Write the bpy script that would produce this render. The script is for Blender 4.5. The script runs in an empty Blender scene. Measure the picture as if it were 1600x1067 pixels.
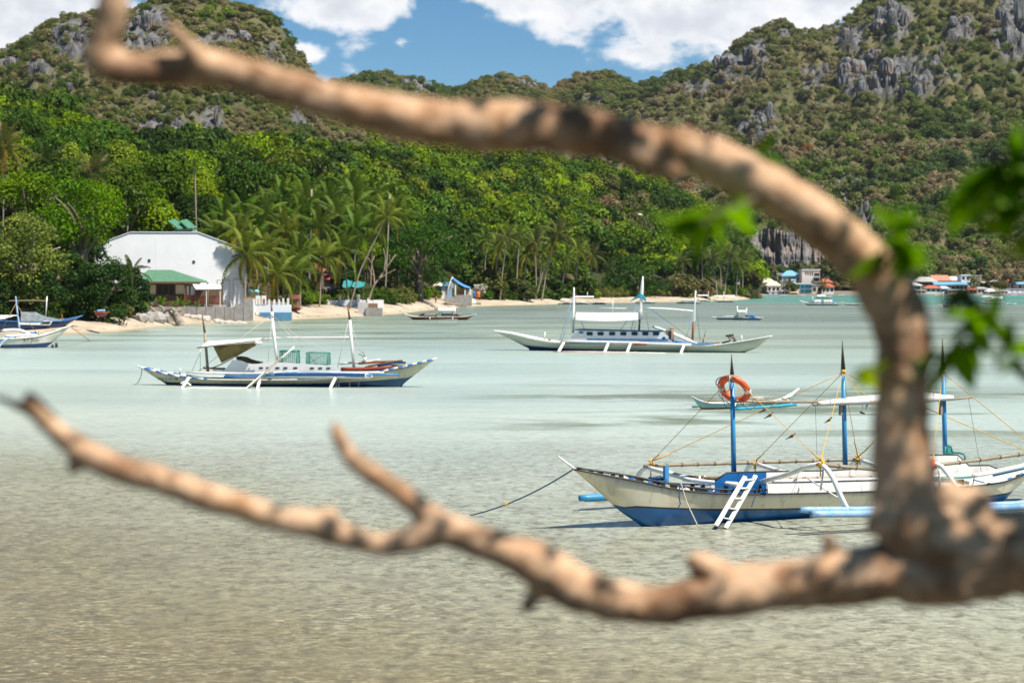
import bpy, bmesh, math, random
import numpy as np
from mathutils import Vector, Matrix, Euler
random.seed(7); rng = np.random.default_rng(7)
SC = bpy.context.scene
COL = SC.collection
R = math.radians
# ------------------------------------------------------------------ camera
F, CX, HY, CZ = 3111.0, 800.0, 440.0, 5.6      # focal length in photo pixels, principal column, horizon row, eye height
cam_d = bpy.data.cameras.new('camera'); cam = bpy.data.objects.new('camera', cam_d); COL.objects.link(cam)
cam.location = (0, 0, CZ); cam.rotation_euler = (R(90), 0, 0)
cam_d.sensor_width = 36; cam_d.lens = F * 36 / 1600; cam_d.shift_y = -(533.5 - HY) / 1600
cam_d.clip_start = 0.1; cam_d.clip_end = 20000
cam_d.dof.use_dof = True; cam_d.dof.focus_distance = 47.5; cam_d.dof.aperture_fstop = 2.3
SC.camera = cam
# ------------------------------------------------------------------ view, sun, sky
SC.view_settings.view_transform = 'Standard'; SC.view_settings.look = 'None'
SC.view_settings.exposure = 0.76; SC.view_settings.gamma = 1.0; SC.view_settings.use_curve_mapping = False
SC.cycles.use_denoising = True
SC.cycles.max_bounces = 8; SC.cycles.diffuse_bounces = 1; SC.cycles.transparent_max_bounces = 8; SC.cycles.volume_bounces = 0; SC.cycles.volume_step_rate = 8
SUN = Vector((0.42, -0.30, 0.856)).normalized()
sl = bpy.data.lights.new('sun', 'SUN'); sl.energy = 5.0; sl.angle = R(0.5); sl.color = (1.0, 0.935, 0.83)
so = bpy.data.objects.new('sun', sl); COL.objects.link(so); so.location = (0, 0, 60)
so.rotation_euler = SUN.to_track_quat('Z', 'Y').to_euler()

class X:
    """a node socket with arithmetic"""
    nt = None
    def __init__(s, sock): s.s = sock
    @staticmethod
    def m(op, *a, clamp=False):
        n = X.nt.nodes.new('ShaderNodeMath'); n.operation = op; n.use_clamp = clamp
        for i, v in enumerate(a):
            if isinstance(v, X): X.nt.links.new(v.s, n.inputs[i])
            else: n.inputs[i].default_value = v
        return X(n.outputs[0])
    def __add__(s, o): return X.m('ADD', s, o)
    __radd__ = __add__
    def __sub__(s, o): return X.m('SUBTRACT', s, o)
    def __rsub__(s, o): return X.m('SUBTRACT', o, s)
    def __mul__(s, o): return X.m('MULTIPLY', s, o)
    __rmul__ = __mul__
    def __truediv__(s, o): return X.m('DIVIDE', s, o)
    def ss(s, a, b):
        n = X.nt.nodes.new('ShaderNodeMapRange'); n.interpolation_type = 'SMOOTHSTEP'
        X.nt.links.new(s.s, n.inputs[0]); n.inputs[1].default_value = a; n.inputs[2].default_value = b
        return X(n.outputs[0])
def node(kind, ins=None, **props):
    n = X.nt.nodes.new(kind)
    for k, v in props.items(): setattr(n, k, v)
    for k, v in (ins or {}).items():
        if isinstance(v, X): X.nt.links.new(v.s, n.inputs[k])
        elif v is not None: n.inputs[k].default_value = v
    return n
def noise(vec, scale, detail=3, rough=.55, dist=0.0):
    n = node('ShaderNodeTexNoise', {'Vector': vec, 'Scale': scale, 'Detail': detail, 'Roughness': rough, 'Distortion': dist})
    return X(n.outputs['Fac'])
def mapping(vec, scale=(1, 1, 1), loc=(0, 0, 0), rot=(0, 0, 0)):
    n = node('ShaderNodeMapping', {'Vector': vec}); n.inputs['Scale'].default_value = scale; n.inputs['Location'].default_value = loc
    n.inputs['Rotation'].default_value = rot
    return X(n.outputs[0])
def mix(f, a, b):
    n = node('ShaderNodeMix', data_type='RGBA')
    for idx, v in ((0, f), (6, a), (7, b)):
        if isinstance(v, X): X.nt.links.new(v.s, n.inputs[idx])
        else: n.inputs[idx].default_value = v if idx == 0 else (tuple(v) + (1,))[:4]
    return X(n.outputs[2])
def combine(x, y, z): return X(node('ShaderNodeCombineXYZ', {'X': x, 'Y': y, 'Z': z}).outputs[0])

world = bpy.data.worlds.new('World'); SC.world = world; world.use_nodes = True
X.nt = world.node_tree; X.nt.nodes.clear()
sky = node('ShaderNodeTexSky', sky_type='NISHITA', sun_disc=False, sun_elevation=math.asin(SUN.z),
           sun_rotation=math.atan2(SUN.x, SUN.y), altitude=0, air_density=0.75, dust_density=0.0, ozone_density=3.5)
skyc = X(node('ShaderNodeHueSaturation', {'Color': X(sky.outputs[0]), 'Hue': .492, 'Saturation': 1.25, 'Value': 0.78}).outputs[0])
dirn = X(node('ShaderNodeTexCoord').outputs['Generated'])
sp = node('ShaderNodeSeparateXYZ', {0: dirn}); dx, dy, dz = (X(o) for o in sp.outputs)
az = X.m('ARCTAN2', dx, dy) * (180 / math.pi); el = X.m('ARCSINE', dz) * (180 / math.pi)
def deg(px, py):
    a = math.atan((px - CX) / F); return math.degrees(a), math.degrees(math.atan((HY - py) / F * math.cos(a)))
field = None
for (px, py, rx, ry) in ((20, 15, 190, 95), (-120, 60, 200, 90), (540, -12, 125, 70), (565, 74, 42, 16), (480, 80, 40, 26), (626, 68, 16, 14),(548,112,26,9),
                         (900, -15, 170, 80), (1060, -10, 200, 110), (1000, 85, 80, 28), (1150, 40, 130, 75), (1230, 0, 200, 60)):
    a0, e0 = deg(px, py); ra, re = math.degrees(rx / F), math.degrees(ry / F)
    ax, ey = (az - a0) * (1 / ra), (el - e0) * (1 / re)
    b = (1.0 - X.m('SQRT', ax * ax + ey * ey)) * min(1.0, ry / 55)
    field = b if field is None else X.m('MAXIMUM', field, b)
field = X.m('MAXIMUM', field, -1.5)
cv = combine(az * 1.0, el * 1.5, 0.0)
n1 = noise(cv, 0.55, 7, .56, .15) - 0.5
far_field = (noise(dirn, 2.2, 6, .6) - 0.62) * 6.0 + (el.ss(9, 16) - 1.0) * 4.0        # the same broken cloud goes on above the frame
dens = X.m('MAXIMUM', field * 1.1 + n1 * 1.9, far_field)
mask = dens.ss(0.0, 0.42)
shade = noise(mapping(cv, loc=(3.1, 0.35, 0)), 0.42, 5, .55).ss(.36, .62) * dens.ss(.1, .75)
cloudc = mix(shade, (8.2, 8.2, 8.3), (5.7, 6.0, 6.6))
skymix = mix(mask * 0.97, skyc, cloudc)
bg = node('ShaderNodeBackground', {'Color': skymix, 'Strength': 0.075})
X.nt.links.new(bg.outputs[0], node('ShaderNodeOutputWorld').inputs[0])
# ------------------------------------------------------------------ measuring: photo pixel -> place
def P(px, py, D): return Vector(((px - CX) / F * D, D, CZ - (py - HY) / F * D))
def DW(py, z=0.0): return (CZ - z) * F / (py - HY)
def W(px, py, z=0.0): return P(px, py, DW(py, z))
# ------------------------------------------------------------------ tags
def tag(o, label=None, cat=None, group=None, kind=None):
    if label: o['label'] = label
    if cat: o['category'] = cat
    if group: o['group'] = group
    if kind: o['kind'] = kind
    return o
def thing(name, label, cat, loc=(0, 0, 0), rotz=0, group=None):
    o = bpy.data.objects.new(name, None); COL.objects.link(o); o.empty_display_size = .3
    o.location = loc; o.rotation_euler = (0, 0, rotz)
    return tag(o, label, cat, group)
def link_mesh(name, me, parent=None, loc=None):
    o = bpy.data.objects.new(name, me); COL.objects.link(o)
    if parent: o.parent = parent
    if loc is not None: o.location = loc
    return o
def copy_tree(root, loc=None, rotz=None, scale=None, label=None):
    r = root.copy(); COL.objects.link(r)
    for ch in root.children:
        c = ch.copy(); COL.objects.link(c); c.parent = r
        for g in ch.children:
            d = g.copy(); COL.objects.link(d); d.parent = c
    if loc is not None: r.location = loc
    if rotz is not None: r.rotation_euler = (0, 0, rotz)
    if scale is not None: r.scale = (scale,) * 3 if not hasattr(scale, '__len__') else scale
    if label: r['label'] = label
    return r
# ------------------------------------------------------------------ mesh builder
class MB:
    def __init__(s): s.v, s.f, s.m, s.mats, s.sm = [], [], [], [], []
    def mi(s, mat):
        if mat not in s.mats: s.mats.append(mat)
        return s.mats.index(mat)
    def add(s, verts, faces, mat, smooth=False):
        b = len(s.v); s.v.extend(tuple(v) for v in verts); k = s.mi(mat)
        for f in faces: s.f.append(tuple(i + b for i in f)); s.m.append(k); s.sm.append(smooth)
        return s
    def box(s, c, size, mat, rot=None, bev=0.0):
        hx, hy, hz = (d / 2 for d in size); vs = []
        if bev <= 0:
            vs = [Vector((x, y, z)) for x in (-hx, hx) for y in (-hy, hy) for z in (-hz, hz)]
            fs = [(0, 1, 3, 2), (4, 6, 7, 5), (0, 4, 5, 1), (2, 3, 7, 6), (0, 2, 6, 4), (1, 5, 7, 3)]
        else:
            bm = bmesh.new(); bmesh.ops.create_cube(bm, size=1)
            for v in bm.verts: v.co = Vector((v.co.x * size[0], v.co.y * size[1], v.co.z * size[2]))
            bmesh.ops.bevel(bm, geom=bm.edges[:], offset=bev, segments=1, affect='EDGES')
            bm.verts.ensure_lookup_table(); vs = [v.co.copy() for v in bm.verts]; fs = [tuple(v.index for v in f.verts) for f in bm.faces]; bm.free()
        if rot is not None:
            M = rot if isinstance(rot, Matrix) else Euler(rot).to_matrix()
            vs = [M @ v for v in vs]
        c = Vector(c); return s.add([v + c for v in vs], fs, mat)
    def bar(s, a, b, w, h, mat, up=(0, 0, 1)):
        """a squared timber from a to b"""
        a, b = Vector(a), Vector(b); d = (b - a).normalized(); sd = d.cross(Vector(up))
        if sd.length < 1e-4: sd = Vector((1, 0, 0))
        sd.normalize(); u = sd.cross(d); vs = []
        for p in (a, b):
            for i, j in ((-1, -1), (1, -1), (1, 1), (-1, 1)): vs.append(p + sd * (i * w / 2) + u * (j * h / 2))
        return s.add(vs, [(0, 1, 2, 3), (7, 6, 5, 4), (0, 4, 5, 1), (1, 5, 6, 2), (2, 6, 7, 3), (3, 7, 4, 0)], mat)
    def tube(s, pts, r, mat, n=8, closed=False, caps=True):
        pts = [Vector(p) for p in pts]; m = len(pts)
        rs = list(r) if hasattr(r, '__len__') else [r] * m
        vs, fs = [], []; prev = None
        for i, p in enumerate(pts):
            if closed: t = pts[(i + 1) % m] - pts[i - 1]
            else: t = pts[min(i + 1, m - 1)] - pts[max(i - 1, 0)]
            t.normalize()
            if prev is None:
                a = Vector((0, 0, 1)) if abs(t.z) < .9 else Vector((1, 0, 0)); prev = t.cross(a).normalized()
            prev = (prev - t * prev.dot(t))
            if prev.length < 1e-6: prev = t.orthogonal()
            prev.normalize(); q = t.cross(prev)
            for k in range(n):
                an = 2 * math.pi * k / n; vs.append(p + (prev * math.cos(an) + q * math.sin(an)) * rs[i])
        for i in range(m if closed else m - 1):
            j = (i + 1) % m
            for k in range(n): fs.append((i * n + k, i * n + (k + 1) % n, j * n + (k + 1) % n, j * n + k))
        if caps and not closed:
            fs.append(tuple(range(n - 1, -1, -1))); fs.append(tuple((m - 1) * n + k for k in range(n)))
        return s.add(vs, fs, mat, True)
    def prism(s, poly, ext, mat):
        """polygon pushed along a vector"""
        n = len(poly); ext = Vector(ext); poly = [Vector(p) for p in poly]
        vs = poly + [p + ext for p in poly]
        fs = [tuple(range(n)), tuple(range(2 * n - 1, n - 1, -1))] + [(i, i + n, (i + 1) % n + n, (i + 1) % n) for i in range(n)]
        return s.add(vs, fs, mat)
    def grid(s, rows, mat, smooth=True):
        nr, nc = len(rows), len(rows[0]); vs = [p for r in rows for p in r]
        fs = [(i * nc + j, i * nc + j + 1, (i + 1) * nc + j + 1, (i + 1) * nc + j) for i in range(nr - 1) for j in range(nc - 1)]
        return s.add(vs, fs, mat, smooth)
    def sheet(s, rows, th, mat, smooth=True):
        """a thin solid sheet: grid with a second face th below"""
        s.grid(rows, mat, smooth)
        low = [[Vector(p) - Vector((0, 0, th)) for p in reversed(r)] for r in rows]
        s.grid(low, mat, smooth); return s
    def mesh(s, name='mesh', fix=True):
        me = bpy.data.meshes.new(name); me.from_pydata(s.v, [], s.f)
        for m in s.mats: me.materials.append(m)
        me.polygons.foreach_set('material_index', s.m); me.polygons.foreach_set('use_smooth', s.sm)
        if fix:
            bm = bmesh.new(); bm.from_mesh(me); bmesh.ops.recalc_face_normals(bm, faces=bm.faces[:]); bm.to_mesh(me); bm.free()
        me.update(); return me
    def build(s, name, parent=None, origin=None, fix=True):
        if origin is not None:
            o = Vector(origin); s.v = [tuple(Vector(v) - o) for v in s.v]
        return link_mesh(name, s.mesh(name, fix), parent, origin)
def smooth_pts(pts, n=4):
    """catmull-rom through pts (tuples of any length)"""
    pts = [np.array(p, float) for p in pts]; out = []
    for i in range(len(pts) - 1):
        p0, p1, p2, p3 = pts[max(i - 1, 0)], pts[i], pts[i + 1], pts[min(i + 2, len(pts) - 1)]
        for k in range(n):
            t = k / n
            out.append(.5 * ((2 * p1) + (-p0 + p2) * t + (2 * p0 - 5 * p1 + 4 * p2 - p3) * t * t + (-p0 + 3 * p1 - 3 * p2 + p3) * t ** 3))
    out.append(pts[-1]); return out
def arr_mesh(name, v, f, mats, mi=None, smooth=False, attr=None):
    me = bpy.data.meshes.new(name); nv, nf = len(v), len(f); k = f.shape[1]
    me.vertices.add(nv); me.vertices.foreach_set('co', np.asarray(v, np.float32).ravel())
    me.loops.add(nf * k); me.loops.foreach_set('vertex_index', f.astype(np.int32).ravel())
    me.polygons.add(nf); me.polygons.foreach_set('loop_start', np.arange(0, nf * k, k, dtype=np.int32))
    me.polygons.foreach_set('loop_total', np.full(nf, k, np.int32))
    for m in mats: me.materials.append(m)
    if mi is not None: me.polygons.foreach_set('material_index', np.asarray(mi, np.int32))
    if smooth: me.polygons.foreach_set('use_smooth', np.ones(nf, bool))
    for an, (dom, typ, data) in (attr or {}).items():
        a = me.attributes.new(an, typ, dom)
        a.data.foreach_set('vector' if typ == 'FLOAT_VECTOR' else 'value', np.asarray(data, np.float32 if typ.startswith('FLOAT') else np.int32).ravel())
    me.update(calc_edges=True); return me
# ------------------------------------------------------------------ numpy noise
def _hash(ix, iy, iz):
    h = (ix * 374761393 + iy * 668265263 + iz * 2147483647 + 1013904223) & 0xFFFFFFFF
    h = ((h ^ (h >> 13)) * 1274126177) & 0xFFFFFFFF
    return ((h ^ (h >> 16)) & 0xFFFF) / 65535.0
def vnoise(x, y, z=0.0):
    x, y = np.asarray(x, float), np.asarray(y, float); z = np.zeros_like(x) + z
    ix, iy, iz = (np.floor(q).astype(np.int64) for q in (x, y, z)); fx, fy, fz = x - ix, y - iy, z - iz
    fx, fy, fz = (q * q * (3 - 2 * q) for q in (fx, fy, fz)); r = 0
    for a in (0, 1):
        for b in (0, 1):
            for c in (0, 1):
                r = r + _hash(ix + a, iy + b, iz + c) * (fx if a else 1 - fx) * (fy if b else 1 - fy) * (fz if c else 1 - fz)
    return r * 2 - 1
def fbm(x, y, z=0.0, oct=4, ridged=False):
    r, a, t = 0, 1.0, 0
    for o in range(oct):
        n = vnoise(np.asarray(x) * 2 ** o + 17.3 * o, np.asarray(y) * 2 ** o - 9.1 * o, np.asarray(z) * 2 ** o + 4.7 * o)
        if ridged: n = 1 - 2 * np.abs(n)
        r = r + a * n; t += a; a *= .5
    return r / t
# ------------------------------------------------------------------ materials
def new_mat(name):
    m = bpy.data.materials.new(name); m.use_nodes = True; X.nt = m.node_tree; X.nt.nodes.clear(); return m
def finish(shader, disp=None):
    o = node('ShaderNodeOutputMaterial'); X.nt.links.new(shader, o.inputs[0])
def obj_co(): return X(node('ShaderNodeTexCoord').outputs['Object'])
def bump(height, strength=.3, dist=.02):
    return X(node('ShaderNodeBump', {'Height': height, 'Strength': strength, 'Distance': dist}).outputs[0])
def M(name, c1, c2=None, scale=6.0, rough=.6, b=.15, bd=.01, spec=.4, stretch=(1, 1, 1), wear=None, wear_amt=.35, metallic=0.0, transl=0.0, runs=0.0):
    """painted / timber / cloth surface: two tones, chips of a third, fine relief"""
    m = new_mat(name); co = mapping(obj_co(), scale=stretch)
    c2 = c2 or tuple(x * .78 for x in c1)
    col = mix(noise(co, scale, 5, .6).ss(.3, .7), c1, c2)
    if wear:
        w = noise(co, scale * 2.3, 6, .7, .4)
        col = mix(w.ss(1 - wear_amt - .12, 1 - wear_amt + .06), col, wear)
    if runs:
        rn = noise(mapping(obj_co(), scale=(5, 5, .45)), 1, 5, .65, .3); col = mix(rn.ss(.50, .74) * runs, col, tuple(x * .42 for x in c2))
    h = noise(co, scale * 7, 4, .6)
    p = node('ShaderNodeBsdfPrincipled', {'Base Color': col, 'Roughness': rough, 'Specular IOR Level': spec, 'Metallic': metallic, 'Normal': bump(h, b, bd)})
    sh = p.outputs[0]
    if transl > 0:
        t = node('ShaderNodeBsdfTranslucent', {'Color': col}); ms = node('ShaderNodeMixShader', {0: transl})
        X.nt.links.new(sh, ms.inputs[1]); X.nt.links.new(t.outputs[0], ms.inputs[2]); sh = ms.outputs[0]
    finish(sh); return m
white = M('white_paint', (.78, .77, .74), (.62, .61, .57), 3, .45, runs=.4, wear=(.30, .27, .22), wear_amt=.27)
white_clean = M('white_board', (.80, .80, .80), (.72, .72, .72), 2, .5)
white_pole = M('white_pole_paint', (.82, .81, .78), (.68, .66, .62), 4, .4, wear=(.35, .28, .2), wear_amt=.22)
canvas = M('white_canvas', (.80, .80, .79), (.70, .70, .69), 1.5, .85, .3, .02, transl=.2)
cream = M('cream_hull_paint', (.70, .655, .53), (.58, .535, .41), 1.3, .35, runs=.55, wear=(.25, .23, .16), wear_amt=.24, stretch=(.5, 1, 1.6))
cream_dull = M('weathered_cream_paint', (.47, .45, .33), (.36, .34, .24), .9, .5, runs=.6, wear=(.22, .2, .13), wear_amt=.27, stretch=(.4, 1, 1.6))
blue = M('blue_bottom_paint', (.006, .112, .34), (.004, .08, .25), 1.2, .35, wear=(.02, .13, .28), wear_amt=.3, stretch=(.5, 1, 2))
blue_dark = M('deep_blue_paint', (.008, .055, .13), (.004, .035, .09), 1.5, .4)
navy = M('navy_hull_paint', (.01, .05, .17), (.006, .035, .11), 1.0, .4)
blue_mast = M('bright_blue_paint', (.05, .29, .58), (.035, .22, .46), 3, .35, wear=(.2, .3, .42), wear_amt=.25)
blue_pale = M('faded_blue_paint', (.15, .35, .62), (.28, .42, .58), 5, .5, wear=(.5, .46, .42), wear_amt=.36)
blue_trim = M('blue_trim_paint', (.045, .19, .48), (.03, .14, .36), 4, .45)
turq = M('turquoise_paint', (.02, .33, .48), (.02, .25, .38), 3, .45)
seablue = M('pale_sea_blue_paint', (.22, .42, .46), (.17, .34, .38), 2, .5, wear=(.4, .42, .38), wear_amt=.25)
black = M('black_paint', (.018, .017, .018), (.03, .028, .026), 5, .5, wear=(.25, .23, .2), wear_amt=.22)
black_tip = M('dark_spike_wood', (.03, .026, .022), (.05, .042, .034), 8, .6)
bamboo = M('bamboo', (.33, .28, .20), (.20, .165, .115), 9, .55, .3, wear=(.10, .08, .06), wear_amt=.3, stretch=(.5, 2, 2))
brownw = M('brown_wood', (.20, .115, .06), (.11, .06, .032), 6, .6, .3, stretch=(.4, 2, 2))
redw = M('red_brown_paint', (.30, .055, .035), (.20, .04, .028), 2.5, .5, wear=(.35, .25, .2), wear_amt=.24)
orangew = M('orange_brown_paint', (.36, .14, .07), (.22, .085, .045), 3, .5)
greyw = M('grey_weathered_wood', (.28, .25, .22), (.17, .15, .13), 5, .75, .4)
orange = M('orange_lifebuoy', (.80, .13, .025), (.70, .10, .02), 3, .45, wear=(.75, .28, .15), wear_amt=.2)
yrope = M('yellow_rope', (.72, .42, .07), (.55, .30, .05), 30, .8, .5)
wrope = M('pale_rope', (.60, .57, .50), (.45, .42, .36), 30, .85, .5)
brope = M('blue_rope', (.02, .09, .2), (.015, .06, .14), 30, .8, .5)
lrope = M('light_blue_rope', (.25, .42, .62), (.2, .34, .52), 30, .8, .5)
trope = M('tan_rope', (.42, .27, .15), (.3, .19, .1), 30, .8, .5)
grey_rope = M('grey_rope', (.16, .17, .18), (.1, .11, .11), 30, .8, .5)
olive_cloth = M('olive_canvas', (.26, .20, .075), (.17, .13, .045), 2.2, .85, .4, .03, transl=.25)
tealp = M('teal_plastic', (.05, .26, .24), (.04, .2, .19), 3, .4)
aqua_cloth = M('aqua_parasol_cloth', (.18, .55, .60), (.12, .45, .5), 3, .8)
aqua_tarp = M('aqua_tarpaulin', (.04, .28, .28), (.03, .2, .21), 2, .6)
blue_tarp = M('blue_tarpaulin', (.03, .17, .55), (.10, .28, .62), .6, .5)
green_net = M('green_fish_net', (.06, .30, .22), (.04, .2, .15), 6, .7)
dark = M('dark_interior', (.02, .019, .018), (.035, .03, .028), 3, .8)
darkglass = M('dark_glass', (.012, .016, .02), (.02, .026, .03), 3, .12, .02)
greytarp = M('grey_tarpaulin', (.22, .25, .27), (.12, .14, .16), 2, .5, .4, .03)
bird_mat = M('black_plumage', (.015, .014, .016), (.03, .028, .03), 20, .5)
concrete = M('grey_concrete', (.36, .34, .32), (.25, .235, .22), 1.4, .85, .3, .02, wear=(.15, .14, .125), wear_amt=.27)
wall_white = M('white_plaster', (.80, .815, .84), (.74, .755, .785), .35, .8, .05)
wall_cream = M('cream_plaster', (.66, .56, .38), (.58, .48, .32), .8, .8)
wall_grey = M('grey_plaster', (.50, .49, .48), (.40, .39, .38), .7, .8)
wall_pink = M('warm_white_plaster', (.66, .60, .55), (.58, .52, .47), .7, .8)
roof_green = M('green_roof_tiles', (.10, .22, .14), (.07, .17, .10), 2.2, .55, .4, .03)
roof_cream = M('pale_thatch_roof', (.66, .60, .46), (.55, .49, .36), 1.5, .85, .5, .04)
roof_blue = M('blue_metal_roof', (.18, .40, .58), (.14, .33, .5), .8, .45)
roof_red = M('red_metal_roof', (.55, .14, .08), (.45, .11, .06), .8, .5)
roof_grey = M('grey_metal_roof', (.42, .41, .38), (.32, .31, .29), .8, .5)
roof_teal = M('teal_metal_roof', (.12, .28, .28), (.09, .22, .22), .8, .5)
thatch_brown = M('brown_thatch', (.26, .17, .10), (.16, .10, .06), 2.5, .9, .6, .06)
rock_rubble = M('coral_rubble', (.52, .48, .43), (.36, .33, .29), 3, .9, .5, .05)
driftgrey = M('grey_driftwood', (.36, .31, .26), (.16, .13, .10), 2.5, .85, .6, .04)
skin = M('skin', (.32, .17, .10), (.28, .15, .09), 5, .6)
hair = M('dark_hair', (.015, .012, .01), (.02, .016, .014), 9, .6)
shirt_red = M('red_cloth', (.62, .05, .035), (.5, .04, .03), 5, .85)
shorts_dark = M('dark_cloth', (.04, .045, .07), (.03, .03, .05), 5, .85)
shirt_white = M('pale_cloth', (.7, .66, .64), (.6, .56, .54), 5, .85)
# ================================================================== SETTING: water, sand, hills
def ipx(tab):
    xs, ys = zip(*tab); return lambda px: np.interp(px, xs, ys)
shore_py = ipx([(-600, 545), (-100, 527), (0, 524), (100, 523), (180, 519), (240, 512), (300, 507), (400, 503), (500, 498), (560, 495), (620, 491), (680, 484),
                (740, 479), (800, 477.5), (860, 476), (900, 474.5), (1000, 473), (1100, 471.5), (1160, 468.5), (1186, 467)])
def shoreD(px): return CZ * F / (shore_py(px) - HY)
BD = [-14, -3, 0, 4, 9, 16, 28, 45, 70, 120]; BZ = [-.9, -.12, 0, .45, .85, 1.25, 1.7, 2.1, 2.6, 3.6]
def beach_z(px, d):
    k = np.clip((1189 - np.asarray(px, float)) / 40, 0, 1); return np.interp(d, BD, BZ) * k - .6 * (1 - k)
def ground_at(px, d):
    """a point on the beach d metres inland of the water's edge"""
    D = float(shoreD(px)) + d; v = P(px, HY, D); v.z = float(beach_z(px, d)); return v
def hit_ground(px, py):
    D0 = float(shoreD(px)); best = None
    for d in np.arange(0, 110, .5):
        z = float(beach_z(px, d)); yy = HY + (CZ - z) / (D0 + d) * F
        if yy <= py: return ground_at(px, d)
    return ground_at(px, 60)

# bare rock faces of the limestone hills: centre and half sizes as seen from the bay
RZONES = {'hill_left': ((112, 62, 34, 38), (228, 42, 42, 40), (340, 60, 44, 13), (428, 84, 20, 18), (60, 108, 26, 16), (12, 100, 20, 14), (330, 190, 20, 26), (280, 200, 16, 20)),
          'hill_right': ((1394, 36, 34, 34), (1330, 60, 24, 24), (1180, 84, 26, 30), (1130, 104, 30, 24), (1224, 46, 16, 14), (1395, 122, 95, 36), (1585, 45, 36, 60), (1500, 45, 26, 26), (1185, 200, 36, 26), (1352, 335, 22, 22), (1270, 120, 22, 20), (1130, 228, 16, 12), (1090, 135, 22, 14)),
          'ridge_middle': ((650, 136, 34, 14), (825, 138, 26, 14), (945, 160, 30, 16))}
def rockmask(kind, px, py, x, y):
    m_ = np.full(np.shape(px), -9.0)
    for cx_, cy_, rx_, ry_ in RZONES.get(kind, ()): m_ = np.maximum(m_, 1 - np.sqrt(((px - cx_) / rx_) ** 2 + ((py - cy_) / ry_) ** 2))
    return np.clip((m_ + .42 * fbm(x / 9, y / 16, py / 14, 3)) * 3.2 + .25, 0, 1)
def polar_sheet(name, pxs, ss, fn, mat):
    PX, S = np.meshgrid(pxs, ss); D, Z = fn(PX, S); v = np.stack([(PX - CX) / F * D, D, Z], -1).reshape(-1, 3)
    nr, nc = PX.shape; i, j = np.meshgrid(np.arange(nr - 1), np.arange(nc - 1), indexing='ij'); a = (i * nc + j).ravel()
    f = np.stack([a, a + 1, a + nc + 1, a + nc], -1)
    at_ = None
    if name in RZONES: at_ = {'rock': ('POINT', 'FLOAT', rockmask(name, PX, HY + (CZ - Z) / D * F, v[:, 0].reshape(PX.shape), D).ravel())}
    o = link_mesh(name, arr_mesh(name, v, f, [mat], smooth=True, attr=at_)); return tag(o, kind='structure')

# ---- sea
m = new_mat('shallow_sea'); co = obj_co(); s3 = node('ShaderNodeSeparateXYZ', {0: co}); wx, wy = X(s3.outputs[0]), X(s3.outputs[1])
big = noise(mapping(co, scale=(.018, .05, 1)), 1, 4, .55) - .5
dist = wy * (1.0 + big * 0.55) + wx * 1.15 + 4.0
lg = X.m('LOGARITHM', X.m('MAXIMUM', dist, 5.0), 10.0)
ramp = node('ShaderNodeValToRGB', {0: lg * .5 - .5})
def stop(y): return (math.log10(y)) * .5 - .5
els = ramp.color_ramp.elements
for i, (y, c) in enumerate(((22, (.150, .112, .050)), (33, (.235, .202, .108)), (44, (.345, .345, .24)), (58, (.415, .46, .385)), (95, (.425, .51, .465)), (150, (.36, .45, .41)),
                            (230, (.30, .36, .285)), (330, (.22, .27, .23)), (560, (.20, .245, .21)), (640, (.12, .28, .235)), (900, (.09, .27, .24)))):
    e = els[i] if i < 2 else els.new(stop(y)); e.position = stop(y); e.color = c + (1,)
base = X(ramp.outputs[0])
# seagrass beds seen through the shallow water
grassn = noise(mapping(co, scale=(.05, .16, 1)), 1, 6, .65, .6)
band = (wy - 84).ss(-26, 2) * (1.0 - (wy - 96).ss(0, 26)) * (wx * .1 + noise(mapping(co, scale=(.02, .02, 1)), 1, 2) * 1.2).ss(.2, 1.1)
shorebed = (wy - 150.0).ss(0, 60) * (1.0 - (wx * 1.0 + 10).ss(0, 60))
gm = X.m('MULTIPLY', grassn.ss(.47, .62), X.m('MINIMUM', band * 1.1 + shorebed * .9 + .02, 1.0))
base = mix(gm * .8, base, (.085, .105, .035))
# sand and weed flecks near the camera; caustic and ripple light painted into the colour
near = 1.0 - wy.ss(34, 95); fp = noise(mapping(co, scale=(.25, .12, 1)), 1, 4, .6, .5).ss(.34, .66) * .75 + .35; f0 = noise(mapping(co, scale=(.6, 1, 1)), 8.0, 5, .78, .5)
base = mix(f0.ss(.45, .64) * fp * (near * .66 + .05), base, (.10, .078, .032)); base = mix((1.0 - f0).ss(.50, .66) * fp * (near * .50 + .06), base, (.60, .55, .38))
f1 = noise(mapping(co, scale=(1.3, .9, 1)), 2.2, 7, .68, .5); f2 = noise(co, .5, 5, .6, .3)
base = mix(f1.ss(.40, .72) * (near * .75 + .12), base, (.10, .085, .045))
base = mix(f2.ss(.5, .78) * near * .55, base, (.13, .105, .07))
vor = node('ShaderNodeTexVoronoi', {'Vector': co, 'Scale': 3.4}, feature='DISTANCE_TO_EDGE')
vv = node('ShaderNodeVectorMath', operation='ADD')
X.nt.links.new(co.s, vv.inputs[0]); nn = node('ShaderNodeTexNoise', {'Vector': co, 'Scale': 1.7, 'Detail': 3}); X.nt.links.new(nn.outputs['Color'], vv.inputs[1])
X.nt.links.new(vv.outputs[0], vor.inputs['Vector'])
caus = (1.0 - X(vor.outputs[0]).ss(0.0, .11)) * noise(co, .9, 3).ss(.4, .65)
base = mix(caus * near * .16, base, (.55, .52, .41))
mid = wy.ss(40, 60) * (1.0 - wy.ss(90, 260))
base = mix(noise(mapping(co, scale=(.5, .4, 1)), 1.5, 6, .7).ss(.5, .8) * mid * .3, base, (.62, .66, .60))
r1 = noise(mapping(co, scale=(.8, 1.1, 1), rot=(0, 0, .3)), 5.5, 4, .6, .3); r2 = noise(mapping(co, scale=(.5, 1, 1)), 1.1, 4, .55)
h = r1 * .028 + r2 * .05
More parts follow.
